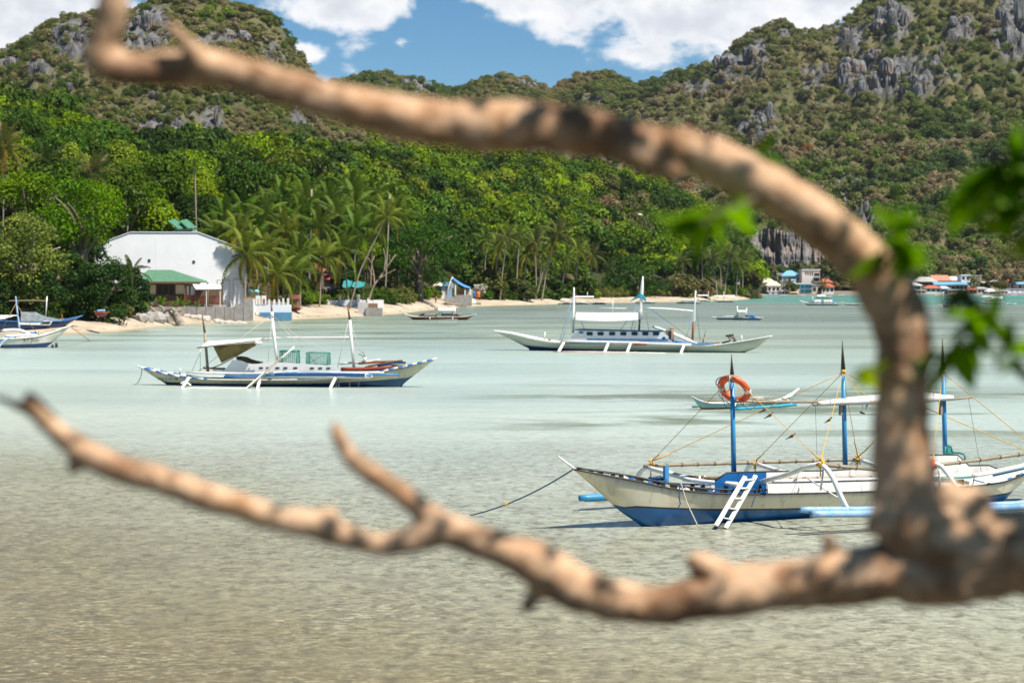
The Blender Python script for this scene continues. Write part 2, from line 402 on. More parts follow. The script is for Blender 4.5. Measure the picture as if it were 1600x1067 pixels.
calm = noise(mapping(co, scale=(.008, .045, 1), loc=(3, 1, 0)), 1, 4, .55, .3)
pb = node('ShaderNodeBsdfPrincipled', {'Base Color': base, 'Roughness': calm.ss(.35, .65) * .16 + .19, 'IOR': 1.333, 'Specular IOR Level': .5,
          'Normal': X(node('ShaderNodeBump', {'Height': h, 'Strength': 1.0, 'Distance': 1.0}).outputs[0])})
finish(pb.outputs[0]); sea_mat = m
mb = MB(); ys = [-90, 20, 60, 120, 300, 700, 1500, 2450]; xs = [-1550, -600, -150, 0, 150, 600, 1550]
mb.grid([[(x, y, 0) for x in xs] for y in ys], sea_mat, False)
tag(mb.build('sea', fix=False), kind='structure')

# ---- sand
m = new_mat('beach_sand'); co = obj_co(); zz = X(node('ShaderNodeSeparateXYZ', {0: co}).outputs[2])
c = mix(noise(mapping(co, scale=(.25, .12, 1)), 1, 5, .6).ss(.35, .7), (.46, .39, .30), (.34, .28, .205))
c = mix(noise(co, .9, 6, .7).ss(.58, .8) * .7, c, (.22, .175, .12))
c = mix(1.0 - zz.ss(.02, .30), c, (.30, .25, .16))
weed = (1.0 - (zz - .42).ss(0, .10)) * (zz - .25).ss(0, .08) * noise(mapping(co, scale=(.3, .8, 1)), 1.2, 5, .65).ss(.5, .62)
c = mix(weed * .75, c, (.13, .10, .065))
litter = zz.ss(1.35, 2.0) * noise(co, .35, 5, .65).ss(.35, .6)
c = mix(litter, c, (.13, .105, .065))
p = node('ShaderNodeBsdfPrincipled', {'Base Color': c, 'Roughness': .9, 'Specular IOR Level': .2, 'Normal': bump(noise(co, 1.5, 6, .65), .5, .15)})
finish(p.outputs[0]); sand_mat = m
def beach_fn(PX, S):
    D = shoreD(PX) + S; x = (PX - CX) / F * D
    return D, beach_z(PX, S) + np.where((S > 2), .12 * fbm(x * .15, D * .15, 3), .10 * fbm(x * .08, D * .08, 5) * (S > -2))
polar_sheet('beach', np.linspace(-600, 1190, 500), np.array(sorted(set(BD + [1.5, 2.5, 6, 12, 20, 24, 34, 56, 90]))), beach_fn, sand_mat)
def town_fn(PX, S): return 800 + S, np.interp(S, [-6, 0, 6, 30, 60, 120], [-.8, .03, .12, .5, 1.4, 3.2]) + 0 * PX
polar_sheet('town_shore', np.linspace(1130, 2300, 120), np.array([-6, 0, 3, 6, 15, 30, 60, 120]), town_fn, M('trodden_town_ground', (.22, .19, .15), (.13, .125, .08), .15, .9))

# ---- hills
def hill_mat(name, dry, green, rock, rock_amt):
    m = new_mat(name); co = obj_co(); g = node('ShaderNodeNewGeometry'); nz = X(node('ShaderNodeSeparateXYZ', {0: X(g.outputs['Normal'])}).outputs[2])
    c = mix(noise(co, .03, 6, .65).ss(.38, .62), green, dry)
    c = mix(noise(co, .15, 5, .7).ss(.45, .7) * .7, c, tuple(x * .55 for x in green))
    streak = noise(mapping(co, scale=(.35, .35, .05)), 1, 6, .7)
    rc = mix(streak.ss(.35, .65), rock, tuple(x * .35 for x in rock))
    rm = X.m('MAXIMUM', 1.0 - (nz + (noise(co, .05, 4) - .5) * .5).ss(.42, .62), noise(mapping(co, scale=(1, 1, .6)), .02, 5, .6).ss(.70 - rock_amt, .76 - rock_amt))
    c = mix(X.m('MAXIMUM', rm, X(node('ShaderNodeAttribute', attribute_name='rock').outputs['Fac'])), c, rc)
    p = node('ShaderNodeBsdfPrincipled', {'Base Color': c, 'Roughness': .95, 'Specular IOR Level': .1, 'Normal': bump(streak + noise(co, .4, 5, .7), .8, 1.5)})
    finish(p.outputs[0]); return m
karst_mat = hill_mat('dry_karst_slope', (.145, .125, .065), (.075, .085, .03), (.18, .178, .182), .10)
forest_floor = hill_mat('forest_floor', (.11, .085, .04), (.03, .05, .015), (.2, .18, .16), -.2)
RIDGE = {
    'hill_left': [(-700, 150), (-300, 120), (-100, 112), (0, 92), (30, 76), (58, 52), (84, 38), (110, 32), (142, 27), (170, 32), (200, 20), (240, 7), (280, 1), (322, 1), (345, 6), (380, 15),
                  (412, 24), (440, 44), (455, 68), (470, 94), (486, 122), (510, 150), (560, 175), (640, 205), (760, 250), (900, 300)],
    'ridge_middle': [(300, 150), (500, 132), (545, 128), (578, 117), (602, 116), (626, 126), (652, 125), (676, 132), (700, 142), (722, 144), (738, 132), (762, 127), (790, 123), (820, 126), (842, 134),
                     (862, 144), (880, 131), (900, 121), (930, 116), (960, 121), (986, 134), (1010, 145), (1060, 155), (1200, 165)],
    'hill_right': [(800, 230), (900, 190), (985, 146), (1010, 137), (1032, 128), (1060, 116), (1090, 112), (1112, 104), (1132, 88), (1160, 66), (1182, 51), (1202, 41), (1224, 38), (1240, 54), (1262, 54),
                   (1290, 49), (1312, 43), (1332, 27), (1350, 11), (1372, -4), (1450, -36), (1550, -56), (1700, -70), (2000, -40), (2400, 60)],
    'foothill': [(-700, 190), (-200, 196), (0, 200), (50, 205), (100, 215), (140, 232), (180, 255), (220, 266), (280, 255), (330, 258), (370, 268), (430, 258), (480, 262), (560, 262), (640, 262), (720, 268), (800, 275),
                 (880, 283), (960, 296), (1020, 312), (1070, 338), (1110, 368), (1140, 400), (1170, 428), (1190, 452)]}
def hill_fn(kind):
    rp = ipx(RIDGE[kind])
    def fn(PX, S):
        PX = np.asarray(PX, float); S = np.asarray(S, float)
        if kind == 'foothill': D0 = shoreD(PX) + 52; D1 = D0 + 290; z0 = 2.15; g = .92 * S + .08 * S * S; amp = 5.0
        elif kind == 'hill_left': D0 = 620 + 0 * PX; D1 = D0 + 400; z0 = 12.0; g = .50 * S + .5 * np.clip((S - .45) / .5, 0, 1) ** 1.2; amp = 9.0
        elif kind == 'ridge_middle': D0 = 1250 + 0 * PX; D1 = D0 + 500; z0 = 20.0; g = S ** 1.1; amp = 10.0
        else: D0 = 865 + 0 * PX; D1 = D0 + 640; z0 = 3.2; g = .55 * S + .25 * S * S + .20 * np.clip((S - .55) / .35, 0, 1); amp = 15.0
        D = D0 + (D1 - D0) * S; x = (PX - CX) / F * D
        zr = CZ - (rp(PX) - HY) / F * D1; gg = np.where(S <= 1, g, 1 - (S - 1) * 1.6)
        n = fbm(x / 70, D / 90, 1.5 if kind == 'hill_right' else .3, 4) + .35 * fbm(x / 22, D / 26, 8, 3, True)
        if kind != 'foothill': n = n + .55 * fbm(x / 8, D / 22, 2, 4, True)
        w = np.clip(S * 6, 0, 1) * np.clip((1.0 - S) * 5 + .10, 0, 1)
        Zb = z0 + (zr - z0) * gg + amp * n * w
        if kind in RZONES: Zb = Zb + 7.0 * rockmask(kind, PX, HY + (CZ - Zb) / D * F, x, D) * np.clip((1.02 - S) * 4, 0, 1) * (fbm(x / 5, D / 14, 3, 3, True) * .8)
        return D, Zb
    return fn
HILL = {k: hill_fn(k) for k in RIDGE}
polar_sheet('foothill', np.linspace(-600, 1190, 360), np.linspace(0, 1.35, 70), HILL['foothill'], forest_floor)
polar_sheet('hill_left', np.linspace(-650, 900, 420), np.linspace(0, 1.5, 130), HILL['hill_left'], karst_mat)
polar_sheet('ridge_middle', np.linspace(320, 1200, 240), np.linspace(0, 1.3, 70), HILL['ridge_middle'], karst_mat)
polar_sheet('hill_right', np.linspace(820, 2400, 520), np.linspace(0, 1.4, 170), HILL['hill_right'], karst_mat)

# ---- bare limestone
m = new_mat('limestone'); co = obj_co()
st = noise(mapping(co, scale=(.55, .55, .16)), 1, 7, .72, .9)
c = mix(st.ss(.36, .64), (.235, .23, .235), (.055, .06, .068)); c = mix(noise(co, .12, 5, .6).ss(.45, .65) * .6, c, (.36, .27, .22))
c = mix(noise(mapping(co, scale=(1, 1, .4)), .35, 6, .7).ss(.60, .70) * .85, c, (.06, .07, .025))
p = node('ShaderNodeBsdfPrincipled', {'Base Color': c, 'Roughness': .95, 'Specular IOR Level': .1, 'Normal': bump(st, 1, 1.2)})
finish(p.outputs[0]); limestone = m
def crag_mesh(seed, w, h, dpt):
    bm = bmesh.new(); bmesh.ops.create_icosphere(bm, subdivisions=5, radius=1); v = np.array([q.co[:] for q in bm.verts]); f = np.array([[q.index for q in t.verts] for t in bm.faces]); bm.free()
    n = fbm(v[:, 0] * 2.2 + seed, v[:, 1] * 2.2, v[:, 2] * .7, 4, True) * .42 + fbm(v[:, 0] * 1.2, v[:, 1] * 1.2 + seed, v[:, 2], 2) * .25 + fbm(v[:, 0] * 7 + seed, v[:, 1] * 7, v[:, 2] * 1.6, 2, True) * .16
    v = v * (1 + n)[:, None]; v[:, 2] = np.sign(v[:, 2]) * np.abs(v[:, 2]) ** .8
    v = v * np.array([w, dpt, h])
    return arr_mesh('crag', v, f, [limestone], smooth=True)
CRAGS = [crag_mesh(i * 3.7, 1, 1, 1) for i in range(4)]
def crag(px, py, rx, rz, kind, k, sink=.35):
    """outcrop centred at a pixel, seated on its hill"""
    fn = HILL[kind]; ss = np.linspace(.02, 1.0, 200); D, Z = fn(np.full(200, px), ss); yy = HY + (CZ - Z) / D * F
    i = int(np.argmin(np.abs(yy - py))); d, z = D[i], Z[i]
    s = d / F; rg = random.Random(k * 17 + int(px))
    for q in range(6):
        o = link_mesh('limestone_crag', CRAGS[(k + q) % 4], None, (P(px + rg.uniform(-.75, .75) * rx, HY, d).x, d + rg.uniform(-1, 1) * rx * s * .3, z + rg.uniform(-.7, .5) * rz * s)); w = rg.uniform(.22, .42)
        o.scale = (rx * s * w, rx * s * w * .7, rz * s * rg.uniform(.3, .58)); o.rotation_euler = (rg.uniform(-.12, .12), rg.uniform(-.12, .12), rg.uniform(0, 6)); tag(o, kind='structure')
for i, q in enumerate(((1388, 28, 24, 30), (1405, 40, 20, 26), (1320, 120, 28, 26), (1370, 128, 34, 30), (1425, 128, 30, 32), (1460, 115, 20, 30), (1175, 92, 20, 24), (1145, 96, 22, 18), (1592, 60, 24, 40), (1394, 34, 25, 28), (1326, 58, 17, 22), (1182, 80, 17, 24), (1130, 104, 24, 20), (1220, 44, 12, 12), (1580, 35, 26, 46), (1345, 108, 30, 26), (1400, 122, 34, 30), (1445, 140, 20, 26),
                       (1500, 42, 18, 22), (1168, 205, 16, 14), (1195, 190, 18, 22), (1128, 228, 12, 10), (1352, 335, 17, 20), (1290, 115, 10, 16), (1250, 150, 12, 16), (1370, 78, 16, 14), (1470, 90, 12, 18))):
    crag(*q, 'hill_right', i)
for i, q in enumerate(((98, 52, 15, 18), (125, 62, 14, 22), (85, 95, 14, 16), (225, 42, 26, 26), (235, 66, 14, 16), (370, 62, 22, 12), (428, 88, 15, 14), (10, 100, 14, 14), (60, 110, 12, 14), (240, 150, 10, 12), (340, 185, 10, 16),
                       (275, 195, 9, 12), (320, 215, 9, 16), (100, 140, 14, 12), (30, 140, 14, 12), (380, 200, 9, 10), (420, 60, 10, 10))):
    crag(*q, 'hill_left', i + 2)
for i, q in enumerate(((640, 135, 16, 12), (672, 140, 14, 10), (690, 146, 12, 8), (822, 136, 14, 12), (850, 146, 12, 8), (945, 160, 20, 14))):
    crag(*q, 'ridge_middle', i + 1)
# the cliff behind the town: a fluted wall of limestone
U, V = np.meshgrid(np.linspace(0, 1, 170), np.linspace(0, 1, 60))
cx0 = 1146 + U * 160; top = 72 - 44 * np.abs(U - .40) ** 1.3
Zc = V * (np.interp(U, [0, .1, .3, .6, .85, 1], [14, 24, 29, 27, 19, 8])) + .5
Dc = 872 + V * 16 + 7 * fbm(cx0 / 17, Zc / 16, 2, 4, True) + 3 * fbm(cx0 / 5, Zc / 9, 5, 3, True) + 30 * np.abs(U - .45) ** 2
v = np.stack([(cx0 - CX) / F * Dc, Dc, Zc], -1).reshape(-1, 3); nr, nc = U.shape
i, j = np.meshgrid(np.arange(nr - 1), np.arange(nc - 1), indexing='ij'); a = (i * nc + j).ravel()
tag(link_mesh('cliff', arr_mesh('cliff', v, np.stack([a, a + 1, a + nc + 1, a + nc], -1), [limestone], smooth=True)), kind='structure')
# the bank the camera and the bare tree stand on
def bank_z(x, y): return np.interp(y, [-40, 2, 8, 14, 19, 24], [4.6, 3.9, 2.6, 1.2, .15, -.7]) + .12 * fbm(x * .4, y * .4, 1) * (y < 20)
XX, YY = np.meshgrid(np.linspace(-40, 40, 120), np.linspace(-40, 24, 90)); ZZ = bank_z(XX, YY)
i, j = np.meshgrid(np.arange(89), np.arange(119), indexing='ij'); a = (i * 120 + j).ravel()
bank_mat = M('leaf_littered_bank', (.075, .055, .032), (.04, .045, .018), .8, .95, .6, .08, wear=(.14, .11, .07), wear_amt=.3)  # dark litter chosen on the unseen bank to cut bounce onto the limbs
tag(link_mesh('shore_bank', arr_mesh('bank', np.stack([XX, YY, ZZ], -1).reshape(-1, 3), np.stack([a, a + 1, a + 121, a + 120], -1), [bank_mat], smooth=True)), kind='structure')
# ================================================================== VEGETATION
def leaf_mat(name, own=None, transl=.3, rough=.5, gain=1.0):
    m = new_mat(name)
    if own is None: c = X(node('ShaderNodeAttribute', attribute_name='tint', attribute_type='INSTANCER').outputs['Color'])
    else: c = X(node('ShaderNodeRGB').outputs[0]); c.s.default_value = own + (1,)
    lv = X(node('ShaderNodeAttribute', attribute_name='leafvar', attribute_type='GEOMETRY').outputs['Fac'])
    hs = X(node('ShaderNodeHueSaturation', {'Color': c, 'Hue': lv * -.05 + .525, 'Saturation': 1.10, 'Value': lv * 1.0 + .66}).outputs[0])
    p = node('ShaderNodeBsdfPrincipled', {'Base Color': hs, 'Roughness': rough, 'Specular IOR Level': .10})
    t = node('ShaderNodeBsdfTranslucent', {'Color': hs}); ms = node('ShaderNodeMixShader', {0: transl})
    X.nt.links.new(p.outputs[0], ms.inputs[1]); X.nt.links.new(t.outputs[0], ms.inputs[2]); finish(ms.outputs[0]); return m
leafy = leaf_mat('foliage_tinted')
bark = M('tree_bark', (.20, .16, .115), (.11, .085, .06), 4, .85, .5, .03, stretch=(1, 1, .3))
bark_pale = M('pale_tree_bark', (.36, .29, .20), (.25, .19, .13), 3, .85, .5, .03, stretch=(1, 1, .4))
palm_bark = M('palm_bark', (.33, .28, .22), (.20, .165, .125), 3, .85, .5, .03, stretch=(.6, .6, 3))

def leaf_quads(c, nrm, size, rg, aspect=.6):
    n = len(c); a = rg.normal(size=(n, 3)); t = np.cross(nrm, a); t /= np.linalg.norm(t, axis=1)[:, None] + 1e-9; b = np.cross(nrm, t)
    sz = size * rg.uniform(.65, 1.35, n)[:, None]
    v = np.stack([c - t * sz * .5, c + b * sz * .5 * aspect + nrm * sz * .12, c + t * sz * .5 - nrm * sz * .06, c - b * sz * .5 * aspect + nrm * sz * .12], 1)
    return v.reshape(-1, 3), np.arange(n * 4).reshape(n, 4)
def crown_data(rg, rx, rz, nclump, nleaf, leaf, clump=.42, low=False, hollow=.55):
    """leaves gathered in clumps over a dome; returns verts, faces, per-leaf variation"""
    d = rg.normal(size=(nclump, 3)); d /= np.linalg.norm(d, axis=1)[:, None]; d[:, 2] = (np.abs(d[:, 2]) * 1.15 - .30) if not low else d[:, 2] * 1.05
    rad = rg.uniform(.45, .80, nclump)[:, None]
    cc = d * rad * np.array([rx, rx, rz]); cr = clump * rx * rg.uniform(.65, 1.25, nclump)
    k = rg.choice(nclump, nleaf, p=cr ** 2 / (cr ** 2).sum())
    u = rg.normal(size=(nleaf, 3)); u /= np.linalg.norm(u, axis=1)[:, None]; u[:, 2] = np.where(u[:, 2] < -.45, -u[:, 2], u[:, 2])
    r = cr[k] * rg.uniform(hollow, 1.08, nleaf)
    c = cc[k] + u * r[:, None] * np.array([1, 1, .82])
    n = u + rg.normal(size=(nleaf, 3)) * .45 + np.array([0, 0, .35]); n /= np.linalg.norm(n, axis=1)[:, None]
    v, f = leaf_quads(c, n, leaf, rg)
    cv = rg.uniform(0, 1, nclump)[k] * .5 + rg.uniform(0, 1, nleaf) * .5
    return v, f, np.repeat(cv, 4)
def crown_mesh(name, seed, rx, rz, nclump, nleaf, leaf, mat=None, **kw):
    rg = np.random.default_rng(seed); v, f, lv = crown_data(rg, rx, rz, nclump, nleaf, leaf, **kw)
    return arr_mesh(name, v, f, [mat or leafy], attr={'leafvar': ('POINT', 'FLOAT', lv)})
# ---- far-off woods: points that carry a crown each
protos = bpy.data.collections.new('crown_shapes')
def proto(me):
    o = bpy.data.objects.new('crown_shape', me); protos.objects.link(o)
for k in range(5): proto(crown_mesh('far_crown', 100 + k, 4.0, 3.3 + .5 * (k % 3), 7 + k, 620, .72 + .08 * (k % 3), clump=.50, hollow=.80))
proto(crown_mesh('far_shrub', 120, 3.6, 2.2, 6, 380, .8, clump=.55, hollow=.8)); proto(crown_mesh('far_thin', 121, 3.2, 4.2, 8, 170, 1.0, clump=.44))
def scatter_nodes():
    g = bpy.data.node_groups.new('crowns_on_points', 'GeometryNodeTree')
    g.interface.new_socket('Geometry', in_out='INPUT', socket_type='NodeSocketGeometry'); g.interface.new_socket('Geometry', in_out='OUTPUT', socket_type='NodeSocketGeometry')
    N = g.nodes; gi, go = N.new('NodeGroupInput'), N.new('NodeGroupOutput'); ip = N.new('GeometryNodeInstanceOnPoints'); ci = N.new('GeometryNodeCollectionInfo')
    ci.inputs['Collection'].default_value = protos; ci.inputs['Separate Children'].default_value = True; ci.inputs['Reset Children'].default_value = True
    def attr(nm, typ):
        a = N.new('GeometryNodeInputNamedAttribute'); a.data_type = typ; a.inputs['Name'].default_value = nm; return a.outputs['Attribute']
    L = g.links; L.new(gi.outputs[0], ip.inputs['Points']); L.new(ci.outputs[0], ip.inputs['Instance']); ip.inputs['Pick Instance'].default_value = True
    L.new(attr('variant', 'INT'), ip.inputs['Instance Index']); L.new(attr('rot', 'FLOAT_VECTOR'), ip.inputs['Rotation']); L.new(attr('scl', 'FLOAT_VECTOR'), ip.inputs['Scale'])
    L.new(ip.outputs[0], go.inputs[0]); return g
GN = scatter_nodes()
def wood(name, pos, scl, tint, variant, label=None):
    n = len(pos); me = bpy.data.meshes.new(name); me.vertices.add(n); me.vertices.foreach_set('co', np.asarray(pos, np.float32).ravel())
    rot = np.zeros((n, 3)); rot[:, 2] = rng.uniform(0, 6.28, n); rot[:, :2] = rng.normal(0, .1, (n, 2))
    for an, typ, d in (('scl', 'FLOAT_VECTOR', scl), ('tint', 'FLOAT_VECTOR', tint), ('rot', 'FLOAT_VECTOR', rot), ('variant', 'INT', variant)):
        a = me.attributes.new(an, typ, 'POINT'); a.data.foreach_set('vector' if typ == 'FLOAT_VECTOR' else 'value', np.asarray(d, np.float32 if typ != 'INT' else np.int32).ravel())
    o = link_mesh(name, me); md = o.modifiers.new('crowns', 'NODES'); md.node_group = GN
    return tag(o, label, kind='stuff')
def sample_hill(kind, n, px0, px1, s0, s1, dens=None):
    px = rng.uniform(px0, px1, n); s = rng.uniform(s0, s1, n); D, Z = HILL[kind](px, s)
    keep = rng.uniform(0, 1, n) < D / D.max()
    px, s, D, Z = px[keep], s[keep], D[keep], Z[keep]; x = (px - CX) / F * D
    if kind in RZONES:
        k = rng.uniform(0, 1, len(x)) > .66 * rockmask(kind, px, HY + (CZ - Z) / D * F, x, D); px, s, D, Z, x = px[k], s[k], D[k], Z[k], x[k]
    if dens is not None:
        k = rng.uniform(0, 1, len(x)) < dens(x, D, Z, s, px); px, s, D, Z, x = px[k], s[k], D[k], Z[k], x[k]
    return np.stack([x, D, Z], -1), s, px
def tints(pos, pal, w, sc=55., jit=.12):
    """patches of kindred colour"""
    n = len(pos); f = fbm(pos[:, 0] / sc, pos[:, 1] / sc, pos[:, 2] / sc * .7, 4) * 1.3 + rng.normal(0, .17, n)
    q = np.argsort(np.argsort(f)) / max(n - 1, 1); edges = np.cumsum(w) / np.sum(w); idx = np.searchsorted(edges, q).clip(0, len(pal) - 1)
    return np.array(pal)[idx] * rng.normal(1, jit, (n, 1)).clip(.6, 1.5)
G_DARK, G_MID, G_BRIGHT, G_OLIVE, G_TAN, G_RUST, G_PALE = (.042, .080, .013), (.085, .140, .018), (.135, .195, .020), (.085, .095, .028), (.175, .130, .068), (.21, .115, .045), (.13, .15, .055)
GREENS = [G_DARK, G_MID, G_MID, G_BRIGHT, G_OLIVE]
# right mountain
def dr(x, y, z, s, px): return np.clip(1 - .35 * (s > .6) * (fbm(x / 30, y / 30, z / 25, 3) > .22), .1, 1)
pos, s, px = sample_hill('hill_right', 17000, 900, 1850, .0, 1.04, dr)
lush = np.clip(1.2 - s * 1.5 + .3 * fbm(pos[:, 0] / 60, pos[:, 1] / 60, 0, 3), 0, 1)[:, None]
t1 = tints(pos, [(.055, .092, .030), (.085, .130, .036), (.115, .165, .040), (.145, .155, .060), (.22, .18, .105)], [2.5, 4, 2.5, 2.5, 1.5]); t2 = tints(pos, [(.075, .105, .034), (.125, .145, .050), (.160, .165, .070), (.22, .19, .105), (.25, .215, .14), G_RUST], [3, 4, 3, 2.0, 1.0, .2])
pick = rng.uniform(0, 1, len(pos))[:, None] < lush
sc = (.38 + 1.05 * rng.uniform(0, 1, len(pos)) ** 2.2) * np.where(s > .6, .8, 1.0); scl = np.stack([sc, sc, sc * rng.uniform(.85, 1.25, len(sc))], -1)
pos[:, 2] += sc * 2.2
wood('mountain_forest', pos, scl, np.where(pick, t1, t2), rng.integers(0, 7, len(pos)), 'dry mixed green and tan forest covering the rocky mountain behind the town')
# left karst dome and the ridge between
pos, s, px = sample_hill('hill_left', 17000, -250, 700, .0, 1.03, lambda x, y, z, s, px: np.clip(1 - .4 * (s > .5) * (fbm(x / 22, y / 22, z / 18, 3) > .22), .1, 1))
t = tints(pos, [(.075, .11, .030), (.13, .145, .045), (.165, .16, .065), (.21, .18, .095), (.24, .20, .12), (.13, .175, .038)], [3, 4, 3.2, 2.0, 1.1, 1], 30)
sc = .24 + .62 * rng.uniform(0, 1, len(pos)) ** 2.2; scl = np.stack([sc, sc, sc * rng.uniform(.8, 1.2, len(sc))], -1); pos[:, 2] += sc * 1.6
wood('hill_scrub', pos, scl, t, rng.integers(0, 7, len(pos)), 'low dry scrub covering the domed limestone hill')
pos, s, px = sample_hill('ridge_middle', 5000, 480, 1080, .35, 1.03)
t = tints(pos, [(.065, .10, .026), (.11, .135, .04), (.15, .155, .055), (.19, .16, .08)], [3, 3, 3, 1], 60)
sc = rng.uniform(.7, 1.25, len(pos)); scl = np.stack([sc] * 3, -1); pos[:, 2] += sc * 1.8
wood('ridge_scrub', pos, scl, t, rng.integers(0, 7, len(pos)), 'scrub along the low ridge between the two hills')

# ---- the green wood on the foothill: the nearest trees singly, the rest as one mass
pos, s, px = sample_hill('foothill', 5200, -260, 1185, .02, 1.03)
d = np.array([p[1] for p in pos]); order = np.argsort(d); pos, s, px = pos[order], s[order], px[order]
dryspot = (np.exp(-(((px - 985) / 60) ** 2)) > .35) & (s > .25) & (s < .75)
t = tints(pos, [(.026, .052, .010), G_MID, G_DARK, G_BRIGHT, (.13, .165, .025), (.05, .095, .016)], [2, 3, 2, 2.4, 1.2, 2], 24, .22)
t2 = tints(pos, [G_OLIVE, G_TAN, G_PALE, G_MID], [3, 2, 2, 2], 20)
t = np.where((dryspot & (rng.uniform(0, 1, len(px)) < .6))[:, None], t2, t)
sc = .5 + .95 * rng.uniform(0, 1, len(pos)) ** 1.8; hz = rng.uniform(.85, 1.55, len(pos))
TREE_P = []
for k in range(5):
    cr = crown_mesh('tree_crown', 40 + k, 4.0, 3.5 + .4 * (k % 3), 8 + k, 1900, .40 + .06 * (k % 3), clump=.48, hollow=.78); mb = MB(); rg = random.Random(k)
    mb.tube([(0, 0, -1), (.1, 0, 2), (.25 * (k - 2), .1, 5)], [.28, .22, .14], bark, 6)
    for q in range(4):
        a = q * 1.6 + k; mb.tube([(.1 * (k - 2), 0, 3.2), (math.cos(a) * 1.2, math.sin(a) * 1.2, 5), (math.cos(a) * 2.3, math.sin(a) * 2.3, 6.3)], [.12, .08, .04], bark, 5)
    TREE_P.append((cr, mb.mesh('tree_trunk')))
d = pos[:, 1]; built = ((px > 140) & (px < 405) & (d < 308)) | ((px >= 405) & (px < 620) & (d < 362)) | ((px > 640) & (px < 760) & (d < 466)) | ((px > 905) & (px < 1000) & (d < 592)) | ((px > 1050) & (px < 1110) & (d < 650)) | ((px > 1120) & (d < 672))
NIND = 255; vis = [i for i in range(len(pos)) if -20 < px[i] < 1185 and not built[i]]
indiv = set(vis[:NIND])
for i in vis[:NIND]:
    k = i % 5; r = thing('forest_tree', 'leafy green tree in the dense wood on the slope behind the beach', 'tree', pos[i], rng.uniform(0, 6.28), 'trees of the wood behind the beach')
    r.scale = (sc[i], sc[i], sc[i] * hz[i] * .95); c = link_mesh('crown', TREE_P[k][0], r, (0, 0, 6.2)); c['tint'] = [float(q) for q in t[i]]
    link_mesh('trunk', TREE_P[k][1], r)
rest = np.array([i for i in range(len(pos)) if i not in indiv and not built[i]]); pp = pos[rest].copy(); pp[:, 2] += 5.2 * sc[rest]
wood('forest', pp, np.stack([sc[rest] * 1.05, sc[rest] * 1.05, sc[rest] * hz[rest]], -1), t[rest], rng.integers(0, 6, len(rest)), 'dense green forest rising up the slope behind the beach')

# shrubs and creepers along the back of the sand: one tangled mass
n = 1500; ux = rng.uniform(-250, 1180, n); ud = rng.uniform(19, 44, n) + 6 * fbm(ux / 60, ux * 0, 3, 2); keep = ~((ux > 205) & (ux < 470) & (ud < 46)) & ~((ux > 640) & (ux < 745) & (ud < 40)) & ~((ux > 470) & (ux < 600) & (ud < 32)); ux, ud = ux[keep], ud[keep]
uD = shoreD(ux) + ud; up = np.stack([(ux - CX) / F * uD, uD, beach_z(ux, ud) + .5], -1); us = rng.uniform(.28, .62, len(ux))
wood('undergrowth', up, np.stack([us, us, us * rng.uniform(.7, 1.3, len(us))], -1), tints(up, [G_DARK, G_MID, (.085, .10, .026), (.12, .115, .04)], [4, 3, 2, 1], 20), rng.integers(0, 6, len(ux)), 'tangle of shrubs and creepers along the back of the sand')
# ---- big single trees
def big_tree(name, label, px, ptop, pbot, hw, dd, tint, nleaf, leaf, nclump=26, barkm=None, lean=0.0, seed=1, group=None, base=None, cat='tree', limbs=6, clump=.33, trunk_r=.028, low=False):
    b = base or ground_at(px, dd); D = b.y; s = D / F
    top = CZ - (ptop - HY) * s; low = CZ - (pbot - HY) * s; rx = hw * s; rz = (top - low) / 2 / .92; cz = (top + low) / 2 - b.z - .1 * rz
    r = thing(name, label, cat, b, 0, group)
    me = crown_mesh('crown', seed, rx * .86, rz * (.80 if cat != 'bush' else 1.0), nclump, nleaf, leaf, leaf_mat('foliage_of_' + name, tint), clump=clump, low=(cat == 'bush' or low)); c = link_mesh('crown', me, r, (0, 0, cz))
    mb = MB(); rg = random.Random(seed); H = max(cz, 1.0); tr = trunk_r * (rx * 2 + H)
    mb.tube(smooth_pts([(-lean * H, 0, -.4), (-lean * H * .5, .1, H * .45), (0, 0, H)], 3), [tr * (1 - .5 * q / 6) for q in range(7)], barkm or bark, 8)
    for q in range(limbs):
        a = q * 6.28 / limbs + rg.random(); e = Vector((math.cos(a) * rx * .6, math.sin(a) * rx * .6, H + rz * rg.uniform(-.1, .5)))
        st = Vector((-lean * H * .3, 0, H * rg.uniform(.45, .75))); md = st.lerp(e, .5) + Vector((rg.uniform(-.3, .3), rg.uniform(-.3, .3), .15 * rz))
        mb.tube(smooth_pts([st, md, e], 3), [tr * .5 * (1 - .75 * q2 / 6) for q2 in range(7)], barkm or bark, 6)
    mb.build('trunk', r); return r
big_tree('shore_tree', 'tall tree with pale leaf tips at the left end of the beach', 38, 296, 505, 92, 16, (.150, .185, .045), 8500, .36, 40, bark_pale, seed=3, clump=.30, low=True)
big_tree('shore_tree', 'bright lime green tree left of the white hall', 130, 262, 404, 94, 36, (.085, .17, .012), 6500, .36, 34, seed=4)
big_tree('shore_tree', 'bright green tree behind the lime green one, under a tall palm', 45, 262, 345, 75, 58, (.085, .15, .015), 4200, .42, 26, seed=14)
big_tree('shore_tree', 'fresh green tree rising behind the roof of the white hall', 235, 284, 376, 66, 82, (.075, .155, .013), 4600, .42, 26, seed=5)
big_tree('shore_tree', 'green tree between the white hall and the palms', 322, 298, 385, 40, 84, (.06, .12, .014), 3200, .42, 20, seed=15)
big_tree('shore_tree', 'large round dark green tree beside the leaning palm', 655, 312, 478, 90, 26, (.036, .085, .012), 9500, .46, 44, seed=6, trunk_r=.03, clump=.30, low=True)
big_tree('shore_tree', 'broad round tree behind the moored white cabin boat', 995, 383, 474, 72, 26, (.03, .07, .013), 7000, .58, 36, seed=7, low=True, clump=.30)
